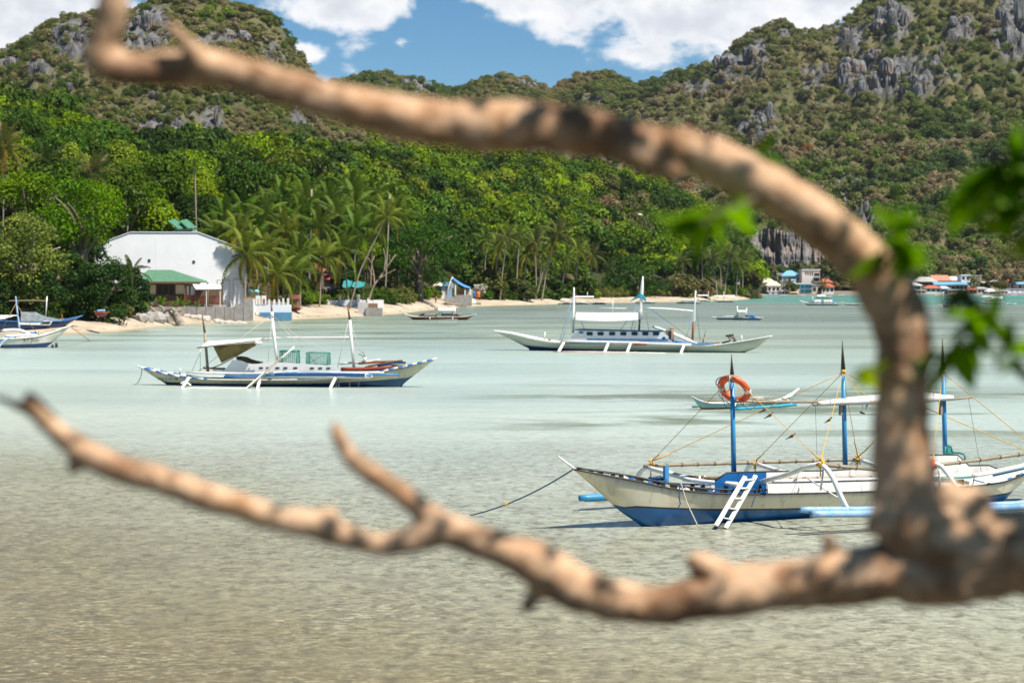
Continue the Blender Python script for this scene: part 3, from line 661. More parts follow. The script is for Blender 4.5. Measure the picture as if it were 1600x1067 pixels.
big_tree('dark_thicket', 'dark shady thicket between the blue boat and the green roofed house', 158, 398, 512, 66, 12, (.024, .052, .012), 7000, .36, 34, seed=8, cat='bush')
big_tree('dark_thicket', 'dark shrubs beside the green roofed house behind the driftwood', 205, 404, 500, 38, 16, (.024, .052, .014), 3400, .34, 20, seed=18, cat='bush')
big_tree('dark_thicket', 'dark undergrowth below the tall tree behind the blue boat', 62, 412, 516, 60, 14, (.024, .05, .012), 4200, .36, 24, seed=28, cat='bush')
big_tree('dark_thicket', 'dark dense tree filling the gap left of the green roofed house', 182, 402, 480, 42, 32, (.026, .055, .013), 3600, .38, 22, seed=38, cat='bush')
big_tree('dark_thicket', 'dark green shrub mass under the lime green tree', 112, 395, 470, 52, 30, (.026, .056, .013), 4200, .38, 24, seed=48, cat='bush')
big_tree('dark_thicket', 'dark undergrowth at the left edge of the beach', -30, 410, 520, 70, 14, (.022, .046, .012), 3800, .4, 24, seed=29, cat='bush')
for i, (px, pt, pb, hw, dd, tn, lab) in enumerate((
        (768, 418, 476, 36, 20, (.075, .09, .022), 'olive bush right of the blue tarpaulin shelter'), (812, 432, 478, 30, 14, (.05, .065, .02), 'dull green bush under the slim leaning palms'),
        (862, 434, 476, 34, 18, (.045, .08, .018), 'green bush at the foot of the slim leaning palms'), (912, 428, 474, 32, 18, (.05, .09, .018), 'green bush left of the broad round tree'),
        (1062, 428, 470, 34, 18, (.10, .10, .038), 'straw coloured bush right of the broad round tree'), (1098, 438, 468, 26, 14, (.13, .11, .05), 'dry tan bush below the pale roofed house'),
        (1172, 420, 452, 22, 14, (.075, .075, .02), 'olive tree over the dark hut on stilts'), (735, 395, 470, 40, 50, (.06, .10, .018), 'mid green tree behind the blue tarpaulin shelter'),
        (820, 392, 450, 44, 55, (.085, .13, .02), 'yellow green tree behind the slim palms'), (900, 385, 440, 46, 60, (.07, .13, .018), 'bright green tree up behind the slim palms'),
        (540, 415, 480, 40, 42, (.03, .055, .013), 'dark tree behind the aqua tarpaulin'), (460, 420, 480, 45, 46, (.026, .05, .012), 'dark tree in the shade of the palm grove'),
        (1090, 385, 440, 48, 50, (.035, .075, .014), 'dark green tree behind the pale roofed house'), (1140, 395, 445, 36, 40, (.04, .08, .015), 'green tree at the point of the sand spit'))):
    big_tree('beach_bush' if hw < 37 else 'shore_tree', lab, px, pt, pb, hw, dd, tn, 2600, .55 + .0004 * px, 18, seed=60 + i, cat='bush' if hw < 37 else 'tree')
# leafless tree by the leaning palm
b = ground_at(585, 12); r = thing('bare_tree', 'pale leafless tree with forked branches beside the leaning palm', 'tree', b); s = b.y / F; mb = MB()
def q_(px, py, o=0): return Vector(((px - 585) * s, o, CZ - (py - HY) * s - b.z))
for pts, r0 in (([(572, 488), (578, 462), (585, 445), (592, 436)], .26), ([(592, 436), (600, 424), (610, 410), (618, 398)], .17), ([(600, 424), (602, 405), (599, 388)], .13), ([(585, 445), (584, 430), (581, 412), (585, 400)], .14),
                ([(592, 436), (604, 428), (618, 421)], .10), ([(581, 412), (574, 402)], .07), ([(610, 410), (608, 398)], .06), ([(584, 430), (578, 424), (576, 415)], .07)):
    mb.tube(smooth_pts([q_(*p, (i % 2) * .2) for i, p in enumerate(pts)], 3), [r0 * (1 - .55 * i / (3 * len(pts) - 2)) for i in range(3 * len(pts) - 2)], bark_pale, 6)
mb.build('trunk', r)

# ---- coconut palms: each frond an object
def frond_mesh(seed, L, droop, wid):
    rg = np.random.default_rng(seed); n = 26; t = np.linspace(0, 1, n); x = L * t * (1 - .18 * droop * t); z = L * (.42 * t * (1.15 - droop) - droop * .62 * t ** 2.2)
    v, f, lv = [], [], []
    for i in range(n - 1):                     # midrib
        w = .045 * (1 - t[i]) + .012; w2 = .045 * (1 - t[i + 1]) + .012; b0 = len(v)
        v += [(x[i], -w, z[i]), (x[i], w, z[i]), (x[i + 1], w2, z[i + 1]), (x[i + 1], -w2, z[i + 1])]; f.append((b0, b0 + 1, b0 + 2, b0 + 3)); lv += [.9] * 4
    for i in range(2, n):
        ln = wid * math.sin(math.pi * min(1, .16 + .84 * t[i] * .92)) ** .7 * rg.uniform(.85, 1.1)
        for sd in (-1, 1):
            for q in range(1 if i < 4 else 2):
                tt = (i - .5 * q) ; x0 = np.interp(tt, np.arange(n), x); z0 = np.interp(tt, np.arange(n), z); hw = .038
                dr_ = rg.uniform(.35, .75) + .25 * droop; fx = .45 + rg.uniform(-.1, .1)
                m1 = (x0 + fx * ln * .5, sd * ln * .45, z0 + .02 - ln * .12 * dr_); e = (x0 + fx * ln, sd * ln * .80, z0 - ln * dr_)
                b0 = len(v); v += [(x0 - hw, 0, z0), (m1[0] - hw, m1[1], m1[2]), e, (m1[0] + hw * 1.4, m1[1], m1[2]), (x0 + hw, 0, z0)]
                f += [(b0, b0 + 1, b0 + 3, b0 + 4), (b0 + 1, b0 + 2, b0 + 3, b0 + 3)]; lv += [rg.uniform(.2, .8)] * 5
    me = bpy.data.meshes.new('frond'); me.from_pydata(v, [], [q if q[2] != q[3] else q[:3] for q in f]); me.materials.append(palm_leaf)
    a = me.attributes.new('leafvar', 'FLOAT', 'POINT'); a.data.foreach_set('value', np.array(lv, np.float32)); me.update(); return me
palm_leaf = leaf_mat('palm_frond', None, .4, .42)
FR = [frond_mesh(i, 1.0 * 4.2, dp, .82) for i, dp in enumerate((.45, .6, .75, .9, 1.05, 1.2))]
nut = M('coconut', (.24, .17, .05), (.16, .12, .04), 4, .5)
def joined_crown(seed, nf):
    rg = np.random.default_rng(seed); V, Fc, LV, b0 = [], [], [], 0; mb_ = []
    bm = bmesh.new()
    for i in range(nf):
        e = i / nf; me = FR[min(5, int(e * 6))]; t = bmesh.new(); t.from_mesh(me)
        Mx = Matrix.Rotation(i * 2.4 + rg.uniform(-.2, .2), 4, 'Z') @ Matrix.Rotation(-R(58 - 95 * e), 4, 'Y'); t.transform(Mx)
        tm = bpy.data.meshes.new('t'); t.to_mesh(tm); t.free(); bm.from_mesh(tm); bpy.data.meshes.remove(tm)
    me = bpy.data.meshes.new('palm_crown'); bm.to_mesh(me); bm.free(); me.materials.append(palm_leaf); return me
JC = [joined_crown(i, 16) for i in range(3)]
P_GREEN, P_YELL, P_OLIVE = (.070, .125, .020), (.130, .160, .030), (.092, .137, .025)
def palm(label, cpx, cpy, bpx, dd, flen, tint=P_OLIVE, n=17, bend=.12, group='coconut palms along the beach', singly=True, seed=0, thick=.15, base=None):
    b = base or ground_at(bpx, dd); s = b.y / F; r = thing('coconut_palm', label, 'palm tree', b, 0, group)
    rg = random.Random(seed + int(cpx * 7 + cpy)); C = Vector(((cpx - CX) * s - b.x, rg.uniform(-.6, .6), CZ - (cpy - HY) * s - b.z))
    mid = C * .5 + Vector((-C.x * bend - .0, 0, -abs(C.x) * bend)); mb = MB(); pts = smooth_pts([(0, 0, -.4), mid * .55, mid, C * .8 + mid * .1, C], 4)
    mb.tube(pts, [thick * (1.35 if i == 0 else 1.05 - .4 * i / len(pts)) for i in range(len(pts))], palm_bark, 7); mb.build('trunk', r)
    sc = flen * s / 4.2
    if singly:
        for i in range(n):
            e = (i + rg.uniform(-.3, .3)) / n; k = max(0, min(5, int(e * 6)))
            o = link_mesh('frond', FR[k], r, C); o.rotation_euler = Euler((rg.uniform(-.15, .15), -R(60 - 100 * e + rg.uniform(-10, 10)), i * 2.4 + rg.uniform(-.25, .25)))
            q = sc * rg.uniform(.85, 1.12); o.scale = (q,) * 3; tv = rg.uniform(.8, 1.2) * (1.0 if e < .8 else 1.1); o['tint'] = [tint[0] * tv * (1.0 if e < .88 else 1.5), tint[1] * tv, tint[2] * tv]
        nb = MB()
        for i in range(6):
            a = i * 1.05; c = C + Vector((math.cos(a) * .28, math.sin(a) * .28, -.32)) ; bm = bmesh.new(); bmesh.ops.create_icosphere(bm, subdivisions=1, radius=.15)
            nb.add([c + v.co for v in bm.verts], [tuple(v.index for v in f.verts) for f in bm.faces], nut, True); bm.free()
        nb.build('coconuts', r)
    else:
        o = link_mesh('crown', JC[seed % 3], r, C); o.scale = (sc,) * 3; o.rotation_euler = (0, 0, rg.uniform(0, 6.28)); o['tint'] = list(tint)
    return r
palm('palm drooping its fronds in front of the right end of the white hall', 384, 398, 382, 15, 52, P_YELL, 18)
palm('leaning slender palm in front of the round dark tree', 603, 338, 545, 15, 42, P_YELL, 15, .16)
palm('tall palm above the lime green tree', 143, 272, 148, 70, 52, (.085, .09, .03), 18)
palm('palm at the left edge above the bright green trees', 8, 228, 4, 80, 48, (.12, .12, .035), 16)
palm('palm beside the tall palm, left of it in the wood', 74, 252, 78, 90, 40, (.045, .07, .018), 16)
palm('very slender palm with a tiny crown above the white hall', 305, 262, 309, 70, 17, P_OLIVE, 12, .03, thick=.2)
palm('palm standing high above the palm grove', 402, 268, 398, 110, 48, (.10, .115, .025), 15)
palm('short low palm with upright fronds beside the green roofed house', 206, 425, 206, 15, 34, (.06, .085, .02), 12)
grove = [(352, 338, 60, P_GREEN), (372, 362, 30, P_YELL), (418, 335, 55, P_OLIVE), (446, 362, 35, P_YELL), (470, 338, 58, P_GREEN), (498, 352, 42, P_OLIVE), (528, 338, 60, P_OLIVE), (556, 358, 40, P_GREEN), (478, 312, 75, P_OLIVE), (440, 308, 80, P_GREEN),
         (515, 312, 78, P_GREEN), (556, 318, 72, P_OLIVE), (585, 350, 50, P_GREEN), (412, 392, 22, P_YELL), (432, 428, 12, P_YELL), (470, 398, 24, P_OLIVE), (505, 402, 20, P_YELL), (535, 392, 26, P_OLIVE), (380, 330, 66, P_GREEN), (620, 330, 70, P_OLIVE),
         (455, 425, 14, P_OLIVE), (340, 365, 40, P_OLIVE), (398, 372, 34, P_GREEN), (548, 300, 95, P_GREEN), (582, 312, 90, P_OLIVE)]
for i, (px, py, dd, tn) in enumerate(grove):
    palm('feathery coconut palm crowded into the grove beside the white hall', px, py, px + (i * 37 % 21 - 10), dd, 44 + (i * 13 % 9), tn, 16, seed=i)
slim = [(792, 372, 781, 14), (778, 388, 772, 30), (812, 366, 806, 34), (836, 378, 838, 30), (872, 362, 836, 14), (866, 376, 846, 10), (886, 400, 876, 14), (904, 392, 898, 30), (848, 392, 842, 34), (822, 398, 818, 36), (925, 398, 922, 40), (760, 375, 756, 44)]
ORD = ('first', 'second', 'third', 'fourth', 'fifth', 'sixth', 'seventh', 'eighth', 'ninth', 'tenth', 'eleventh', 'twelfth')
slim.sort()
for i, (px, py, bx, dd) in enumerate(slim):
    palm('slim palm, ' + ORD[i] + ' crown from the left in the row before the broad round tree', px, py, bx, dd, 26 + i % 3 * 3, (P_OLIVE, P_YELL, (.10, .11, .035))[i % 3], 13, .1, 'slim palms behind the beached boats', seed=i, thick=.2)
spit = [(1112, 404, 1121, 10), (1141, 398, 1131, 10), (1126, 390, 1126, 26), (1153, 412, 1150, 14), (1066, 408, 1068, 40), (1096, 395, 1098, 40), (1161, 402, 1160, 24)]
spit.sort()
for i, (px, py, bx, dd) in enumerate(spit):
    palm('palm on the sand spit, ' + ORD[i] + ' crown from the left by the pale roofed house', px, py, bx, dd, 24 + i % 2 * 3, ((.10, .11, .04), P_OLIVE)[i % 2], 13, .1, 'palms on the sand spit', singly=False, seed=i, thick=.22)
for i, (px, py, d_, lab) in enumerate(((487, 296, 62, 'bare grey palm trunk without a crown rising from the grove'), (607, 304, 40, 'short bare palm trunk behind the leaning palm'))):
    b = ground_at(px - 6, d_); s = b.y / F; r = thing('palm_trunk', lab, 'dead palm', b); mb = MB()
    mb.tube(smooth_pts([(0, 0, -.3), (.3, 0, 6), ((6 + i * 2) * s, 0, CZ - (py - HY) * s - b.z)], 4), .17, palm_bark, 7); mb.build('trunk', r)
# ---- the town's trees
for i, (px, hw, h_) in enumerate(((1160, 20, 30), (1184, 18, 22), (1206, 20, 26), (1226, 18, 20), (1250, 22, 30), (1276, 22, 34), (1298, 20, 28), (1152, 20, 46), (1300, 22, 56))):
    b = P(px, HY, 858); b.z = 2.6; big_tree('cliff_foot_tree', 'green tree growing along the foot of the streaked cliff behind the town', px, 432 - h_, 442, hw, 0, ((.06, .10, .03), (.085, .115, .035), (.11, .12, .05))[i % 3], 900, 1.0, 12, seed=120 + i, base=b, group='trees along the foot of the cliff')
for i, (px, pt, pb, hw, D, tn, lab) in enumerate(((1196, 424, 445, 26, 850, (.035, .07, .02), 'dark green tree below the cliff behind the pale thatched houses'), (1172, 425, 452, 20, 838, (.06, .07, .03), 'olive tree at the left end of the town'),
        (1444, 420, 440, 22, 866, (.06, .08, .03), 'green tree above the long grey roof'), (1562, 436, 452, 17, 840, (.13, .105, .045), 'straw yellow bush beside the waterside sheds'), (1582, 420, 445, 24, 858, (.14, .12, .07), 'dry tan tree at the right edge of the town'),
        (1530, 395, 432, 24, 880, (.04, .085, .025), 'rich green tree above the white tower'), (1540, 440, 452, 14, 850, (.05, .07, .03), 'low green bush right of the white tower'), (1240, 440, 453, 10, 828, (.06, .09, .025), 'small green tree in front of the blue roofed house'),
        (1305, 440, 455, 12, 830, (.16, .12, .06), 'dry yellow bush beside the orange roofs'), (1360, 425, 455, 40, 850, (.04, .07, .025), 'green trees'), (1404, 415, 445, 24, 860, (.05, .08, .03), 'green tree left of the teal roofed sheds'))):
    if i == 9: continue
    b = P(px, HY, D); b.z = 2.0
    big_tree('town_tree', lab, px, pt, pb, hw, 0, tn, 1100, 1.0, 14, seed=90 + i, base=b)
for i, (px, py) in enumerate(((1232, 444), (1286, 446), (1520, 440))):
    b = P(px, HY, 822); b.z = 1.5
    palm(('small palm in front of the pale thatched houses', 'small palm by the turquoise shopfront', 'small palm beside the white tower')[i], px, py, px, 0, 14, (.08, .10, .03), 12, .05, None, False, i, .2, b)
# ================================================================== BOATS
class Frame:
    """local axes of a boat: x along it from the first waterline end, y away from the shore we stand on, z up from the water"""
    def __init__(s, pa, pb, z=0.0):
        s.A, s.B = W(*pa, z), W(*pb, z); s.u = (s.B - s.A); s.L = s.u.length; s.u.normalize(); s.n = Vector((-s.u.y, s.u.x, 0)); s.rot = math.atan2(s.u.y, s.u.x); s.z0 = z
    def p(s, px, py, off=0.0):
        d = Vector(((px - CX) / F, 1, -(py - HY) / F)); o = Vector((0, 0, CZ)); t = (s.A + s.n * off - o).dot(s.n) / d.dot(s.n); q = o + d * t - s.A
        return Vector((q.dot(s.u), off, q.z))
    def world(s, v): return s.A + s.u * v[0] + s.n * v[1] + Vector((0, 0, v[2]))
    def scale(s): return s.A.y / F
def pole(fr, root, name, pts, r, mat, n=8, sm=3):
    q = [fr.p(*p) for p in pts]
    if len(q) > 2: q = [Vector(v) for v in smooth_pts(q, sm)]
    mb = MB()
    if hasattr(r, '__len__'): r = list(np.interp(np.linspace(0, 1, len(q)), np.linspace(0, 1, len(r)), r))
    mb.tube(q, r, mat, n); return mb.build(name, root)
class Hull:
    def __init__(s, fr, sheer, keel, stripe, beam, draft=.22, n=56):
        s.fr = fr; sh = [fr.p(*p) for p in sheer]; ke = [fr.p(*p) for p in keel]; st = [fr.p(*p) for p in stripe]
        x0, x1 = sh[0].x, sh[-1].x; s.x = np.linspace(x0, x1, n)
        sm = lambda pts: np.interp(s.x, *zip(*[(v[0], v[2]) for v in smooth_pts(pts, 6)]))
        s.zs = sm(sh); s.zk = np.interp(s.x, [v.x for v in ke], [v.z for v in ke]); s.zst = np.interp(s.x, [v.x for v in st], [v.z for v in st])
        k0, k1 = ke[1].x if len(ke) > 2 else ke[0].x, ke[-2].x; inside = (s.x > x0) & (s.x < x1)
        s.zk = np.where(s.zk < .02, np.minimum(s.zk, -draft * np.clip(np.minimum(s.x - k0, k1 - s.x) / 1.0 + .4, .1, 1)), s.zk); s.zk = np.minimum(s.zk, s.zs - .01)
        u = (s.x - x0) / (x1 - x0); s.b = beam / 2 * np.clip(1 - np.abs(2 * u - 1) ** 2.4, 0, 1) ** .85 + .03
    def beam(s, x): return float(np.interp(x, s.x, s.b))
    def top(s, x): return float(np.interp(x, s.x, s.zs))
    def shell(s, root, mtop, mbot, mstripe, line=.035, expo=.6, deck=None, deck_drop=.14, name='hull'):
        mb = MB(); n = len(s.x)
        for sd in (-1, 1):
            rows = []
            for i in range(n):
                H = s.zs[i] - s.zk[i]; ts = min(max((s.zst[i] - s.zk[i]) / H, .0), .97); t2 = min(ts + line / H, .985) if ts > 0 else .0
                T = [0, ts * .3, ts * .65, ts, t2, t2 + (1 - t2) * .3, t2 + (1 - t2) * .65, 1]
                rows.append([(s.x[i], sd * s.b[i] * (t ** expo if t > 0 else 0), s.zk[i] + H * t) for t in T])
            for k, mt in enumerate((mbot, mbot, mbot, mstripe, mtop, mtop, mtop)):
                mb.grid([[r[k], r[k + 1]] for r in rows], mt)
        o = mb.build(name, root, fix=False)
        bm = bmesh.new(); bm.from_mesh(o.data); bmesh.ops.remove_doubles(bm, verts=bm.verts[:], dist=.0015); bmesh.ops.recalc_face_normals(bm, faces=bm.faces[:]); bm.to_mesh(o.data); bm.free()
        md = o.modifiers.new('planking', 'SOLIDIFY'); md.thickness = .025; md.offset = -1
        if deck:
            dk = MB(); W_ = [s.b[i] * max(.02, (s.zs[i] - deck_drop - s.zk[i]) / (s.zs[i] - s.zk[i])) ** expo - .035 for i in range(n)]; dk.grid([[(s.x[i], -W_[i], s.zs[i] - deck_drop), (s.x[i], 0, s.zs[i] - deck_drop + .015), (s.x[i], W_[i], s.zs[i] - deck_drop)] for i in range(2, n - 2) if W_[i] > .01], deck); dk.build('deck', root, fix=False)
        return o
    def rail(s, root, name, r, mats, seg=1, side=(-1, 1), dz=0.0, x0=None, x1=None, nsub=90):
        """rubbing rail along the sheer; several mats alternate in bands"""
        xs = np.linspace(s.x[0] if x0 is None else x0, s.x[-1] if x1 is None else x1, nsub)
        for sd in side:
            mb = MB(); pts = [Vector((x, sd * (s.beam(x) + r * .4), s.top(x) + dz)) for x in xs]
            if len(mats) == 1: mb.tube(pts, r, mats[0], 6)
            else:
                k = 0; i = 0
                while i < nsub - 1:
                    j = min(i + seg, nsub - 1); mb.tube(pts[i:j + 1], r, mats[k % len(mats)], 6); k += 1; i = j
            mb.build(name, root)
def boat(label, fr, cat='boat', name='outrigger_boat', group='outrigger boats in the bay'):
    return thing(name, label, cat, fr.A, fr.rot, group)

# ------------------------------------------------------------------ the near boat
fr = Frame((1003, 822), (1562, 786)); B1 = boat('cream outrigger boat with bright blue bottom and three blue masts, nearest in the bay', fr)
H1 = Hull(fr, [(896, 733), (918, 737), (945, 742.5), (980, 749), (1044, 762), (1110, 767), (1220, 766), (1359, 762), (1469, 757), (1514, 754), (1555, 749), (1600, 735), (1632, 720)],
          [(896, 733), (930, 763), (965, 796), (1003, 822), (1562, 786), (1580, 770), (1632, 720)],
          [(896, 760), (964, 796), (980, 791), (1085, 794), (1200, 793), (1353, 788), (1508, 777), (1578, 768.5), (1640, 766)], 1.5)
H1.shell(B1, cream, blue, black, .04, deck=blue_trim, deck_drop=.22)
H1.rail(B1, 'rubbing_strake', .022, [black])
xa, xb = fr.p(900, 733).x, fr.p(1172, 760).x
mb = MB()                                             # open bow rail: black rail on short painted blocks
for sd in (-1, 1):
    xs = np.linspace(xa, xb, 40); mb.tube([Vector((x, sd * H1.beam(x) * .97, H1.top(x) + .04 + .055 * min(1, (x - xa) / 1.2))) for x in xs], .024, black, 6)
mb.build('bow_rail', B1)
for i, x in enumerate(np.linspace(xa + .5, xb, 15)):
    for sd in (-1, 1):
        hgt = .04 + .055 * min(1, (x - xa) / 1.2); c = MB(); c.box((x, sd * H1.beam(x) * .965, H1.top(x) + hgt / 2), (.11, .03, hgt), (black, black, white, black, blue_trim)[i % 5]); c.build('rail_block', B1)
# washboards along the middle and the stern
x0, x1 = fr.p(1172, 760).x, fr.p(1556, 748).x
for sd in (-1, 1):
    rows = []
    for x in np.linspace(x0, x1, 24):
        y = sd * H1.beam(x) * .97; z = H1.top(x); rows.append([(x, y, z + .01), (x, y - sd * .03, z + .235)])
    c = MB(); c.grid(rows, white, False); o = c.build('washboard', B1, fix=False); md = o.modifiers.new('board', 'SOLIDIFY'); md.thickness = .03
H1.rail(B1, 'board_cap', .022, [blue_trim, white, black], 3, dz=.05, x0=fr.p(1556, 748).x, nsub=34)
for i in range(3):
    x = fr.p(1475 + i * 22, 750).x; c = MB(); c.box((x, -H1.beam(x) * .99, H1.top(x) + .11), (.20, .02, .14), dark if i == 0 else white_clean); c.build('scupper', B1)
# deckhouse: blue front, white sides with black top edge
def coaming(pts, off, low, mat, edge, name):
    top = [fr.p(px, py, off) for px, py in pts]; c = MB(); c.prism([(v.x, v.y, v.z) for v in top] + [(top[-1].x, off, low), (top[0].x, off, low)], (0, .03, 0), mat)
    c.tube([v + Vector((0, .015, .015)) for v in top], .022, edge, 6); c.build(name, B1)
zl = .5
for off in (-.42, .40):
    coaming([(1118, 752), (1136, 739.5), (1197, 738)], off, zl, blue, black, 'cockpit_side'); coaming([(1197.5, 738), (1300, 736), (1430, 727), (1444, 726)], off, zl, white, black, 'cockpit_side')
    coaming([(1444.5, 712), (1496, 711.6), (1514, 728.5), (1546, 728), (1562, 735)], off, zl + .1, white, black, 'cabin_side')
for px in (1146, 1166, 1186): c = MB(); v = fr.p(px, 746, .38); c.box((v.x, .36, .78), (.05, .05, .50), blue_trim); c.build('cockpit_post', B1)
a, b = fr.p(1446, 712, 0), fr.p(1496, 711.6, 0); c = MB(); c.box(((a.x + b.x) / 2 - .2, .0, a.z - .30), (b.x - a.x - .4, .76, .03), white); c.build('cabin_top', B1)
a, b = fr.p(1200, 744), fr.p(1440, 744); c = MB(); c.box(((a.x + b.x) / 2, 0, .80), (b.x - a.x, .78, .03), greyw); c.build('hatch_board', B1)
for i in range(3): c = MB(); v = fr.p(1215 + i * 8, 737, -.3); c.box((v.x, -.3, .86), (.10, .12, .09), blue_trim); c.build('deck_block', B1)
# bow spar, post, bits on the foredeck
pole(fr, B1, 'bow_spar', [(908, 740), (872, 713)], [.035, .022], white)
c = MB(); v = fr.p(1040.5, 742, 0); c.box((v.x, 0, v.z + .02), (.10, .10, .40), blue_mast); c.build('mooring_post', B1)
mb = MB()
for i in range(7):
    a0 = i * .9; c0 = fr.p(1033 - i * 1.4, 754, 0) + Vector((0, .05 * (i % 3 - 1), .02 * i))
    mb.tube([c0 + Vector((math.cos(t) * .16, math.sin(t) * .13, .02 * math.sin(3 * t + i))) for t in np.linspace(0, 6.28, 12)], .022, brope if i % 2 else blue_dark, 5, True)
tag(mb.build('rope_coil', None), 'blue rope coiled round the post on the bow of the near boat', 'rope'); o = bpy.data.objects['rope_coil']; o.location = fr.A; o.rotation_euler = (0, 0, fr.rot)
# masts
for (tip, mid, foot) in (((1143, 553), (1144, 593), (1147, 757)), ((1316, 531), (1317.5, 580), (1321, 742)), ((1472.5, 528), (1473.5, 580), (1477.5, 730))):
    mo = pole(fr, B1, 'mast', [mid, foot], [.052, .066], blue_mast, 10); pole(fr, mo, 'spike', [tip, mid], [.006, .06], black_tip, 8)
    v = fr.p(*mid); c = MB(); c.tube([v + Vector((0, 0, -.04)), v + Vector((0, 0, .04))], .066, yrope, 8); c.build('lashing', mo)
# booms and outrigger arches
wr = .058
pole(fr, B1, 'outrigger_boom', [(990, 760, 3.3), (996, 745, 3.05), (1003, 735, 2.85), (1012, 729, 2.6)], wr, white_pole); pole(fr, B1, 'outrigger_boom', [(1014, 731, 2.5), (1044, 739, 1.7), (1076, 748, .95)], [.06, .068], white_pole)
pole(fr, B1, 'outrigger_boom', [(1068, 748, .9), (1104, 753, .2), (1152, 756.5, -.75)], .055, white_pole); pole(fr, B1, 'boom_splice', [(1075, 745.5, .95), (1106, 748, .5), (1124, 748, .3)], .05, brownw)
pole(fr, B1, 'boom_splice', [(1075, 750, .92), (1100, 752.5, .4)], .035, bamboo)
for px in (1093, 1098, 1101): pole(fr, B1, 'lashing', [(px, 744, .6), (px + 2, 758, .42)], .03, white if px != 1098 else brownw)
pole(fr, B1, 'outrigger_boom', [(1163, 745, 3.4), (1167, 734, 3.15), (1172, 727.5, 2.95), (1180, 724, 2.6)], wr, white_pole); pole(fr, B1, 'outrigger_boom', [(1183, 725, 2.5), (1222, 737, 1.4), (1262, 744, .3)], wr, white_pole)
pole(fr, B1, 'outrigger_boom', [(1188, 754, -.3), (1198, 750, -.75), (1232, 740.5, -1.5), (1262, 729, -2.3), (1284, 724, -2.6)], wr, white_pole)
pole(fr, B1, 'outrigger_boom', [(1280, 724, -2.55), (1292, 733, -2.75), (1304, 752, -2.9), (1314, 776, -3), (1326, 800, -3)], .062, white_pole)
pole(fr, B1, 'outrigger_boom', [(1326, 738, 3.3), (1331, 726, 3.1), (1341, 718, 2.6)], wr, white_pole); pole(fr, B1, 'outrigger_boom', [(1345, 719, 2.5), (1372, 728, 1.5), (1400, 736, .6)], wr, white_pole)
pole(fr, B1, 'outrigger_boom', [(1400, 745, -.5), (1430, 736, -1.6), (1457, 725, -2.6)], wr, white_pole); pole(fr, B1, 'outrigger_boom', [(1456, 725, -2.55), (1470, 728, -2.75), (1482, 742, -2.9), (1495, 763, -3), (1506, 783, -3)], .062, white_pole)
pole(fr, B1, 'strut', [(1288, 728, -2.6), (1282, 766, -2.6)], .025, white_pole); pole(fr, B1, 'strut', [(1468, 728, -2.6), (1468, 764, -2.6)], .025, white_pole)
pole(fr, B1, 'strut', [(1258, 745, -.9), (1310, 778, -2.9)], .018, white_pole); pole(fr, B1, 'strut', [(1468, 764, -1.5), (1492, 778, -2.9)], .018, white_pole)
# bamboo rails between the arches, with nodes
def bamboo_rail(pts, r):
    q = [Vector(v) for v in smooth_pts([fr.p(*p) for p in pts], 4)] if len(pts) > 2 else [fr.p(*p) for p in pts]; mb = MB(); mb.tube(q, r, bamboo, 7); tot = (q[-1] - q[0]).length; n = int(tot / .42)
    for i in range(1, n):
        t = i / n * (len(q) - 1); a, b = q[int(t)], q[min(int(t) + 1, len(q) - 1)]; c = a.lerp(b, t - int(t)); d = (b - a).normalized(); mb.tube([c - d * .018, c + d * .018], r * 1.28, brownw, 7)
    mb.build('bamboo_rail', B1)
bamboo_rail([(1006, 728, 2.6), (1180, 722.5, 2.6), (1349, 717.5, 2.6)], .042); bamboo_rail([(1282, 726, -2.6), (1365, 733, -2.6)], .045); bamboo_rail([(1365, 734, -2.6), (1460, 727, -2.6), (1600, 709, -2.6), (1690, 696, -2.6)], .042)
bamboo_rail([(1205, 750, -.5), (1300, 747, -.5), (1440, 745, -.5)], .038); bamboo_rail([(1180, 747, .1), (1310, 741, .1)], .034)
pole(fr, B1, 'deck_pole', [(1208, 752, -.62), (1330, 749, -.62), (1440, 747, -.62)], .042, white_pole); pole(fr, B1, 'deck_pole', [(1520, 743, -.85), (1560, 736, -.85), (1660, 713, -.85)], .055, white_pole)
pole(fr, B1, 'deck_pole', [(1440, 745, -.55), (1520, 742.5, -.55)], .045, white_pole); pole(fr, B1, 'deck_pole', [(1552, 742, -.7), (1660, 718, -.7)], .04, blue_trim); pole(fr, B1, 'deck_pole', [(1455, 749, -.7), (1520, 745, -.7)], .028, tealp)
# floats
for pts, r in (([(1254, 794.5, -3.02), (1262, 796.5, -3.02), (1400, 795, -3.02), (1600, 787, -3.02), (1720, 780, -3.02)], [.015, .075, .08, .08, .03]), ([(1273, 803, -3.22), (1280, 803, -3.22), (1420, 801, -3.22), (1600, 792, -3.22), (1725, 786, -3.22)], [.05, .08, .085, .085, .03]),
               ([(911, 778, 3.3), (918, 777.5, 3.3), (1050, 770, 3.3), (1400, 750, 3.3)], [.06, .085, .085, .05]), ([(914, 779.5, 3.5), (1060, 772, 3.5), (1410, 752, 3.5)], [.07, .075, .04])):
    pole(fr, B1, 'float', pts, r, blue_pale if pts[0][2] < 0 else blue_mast, 9)
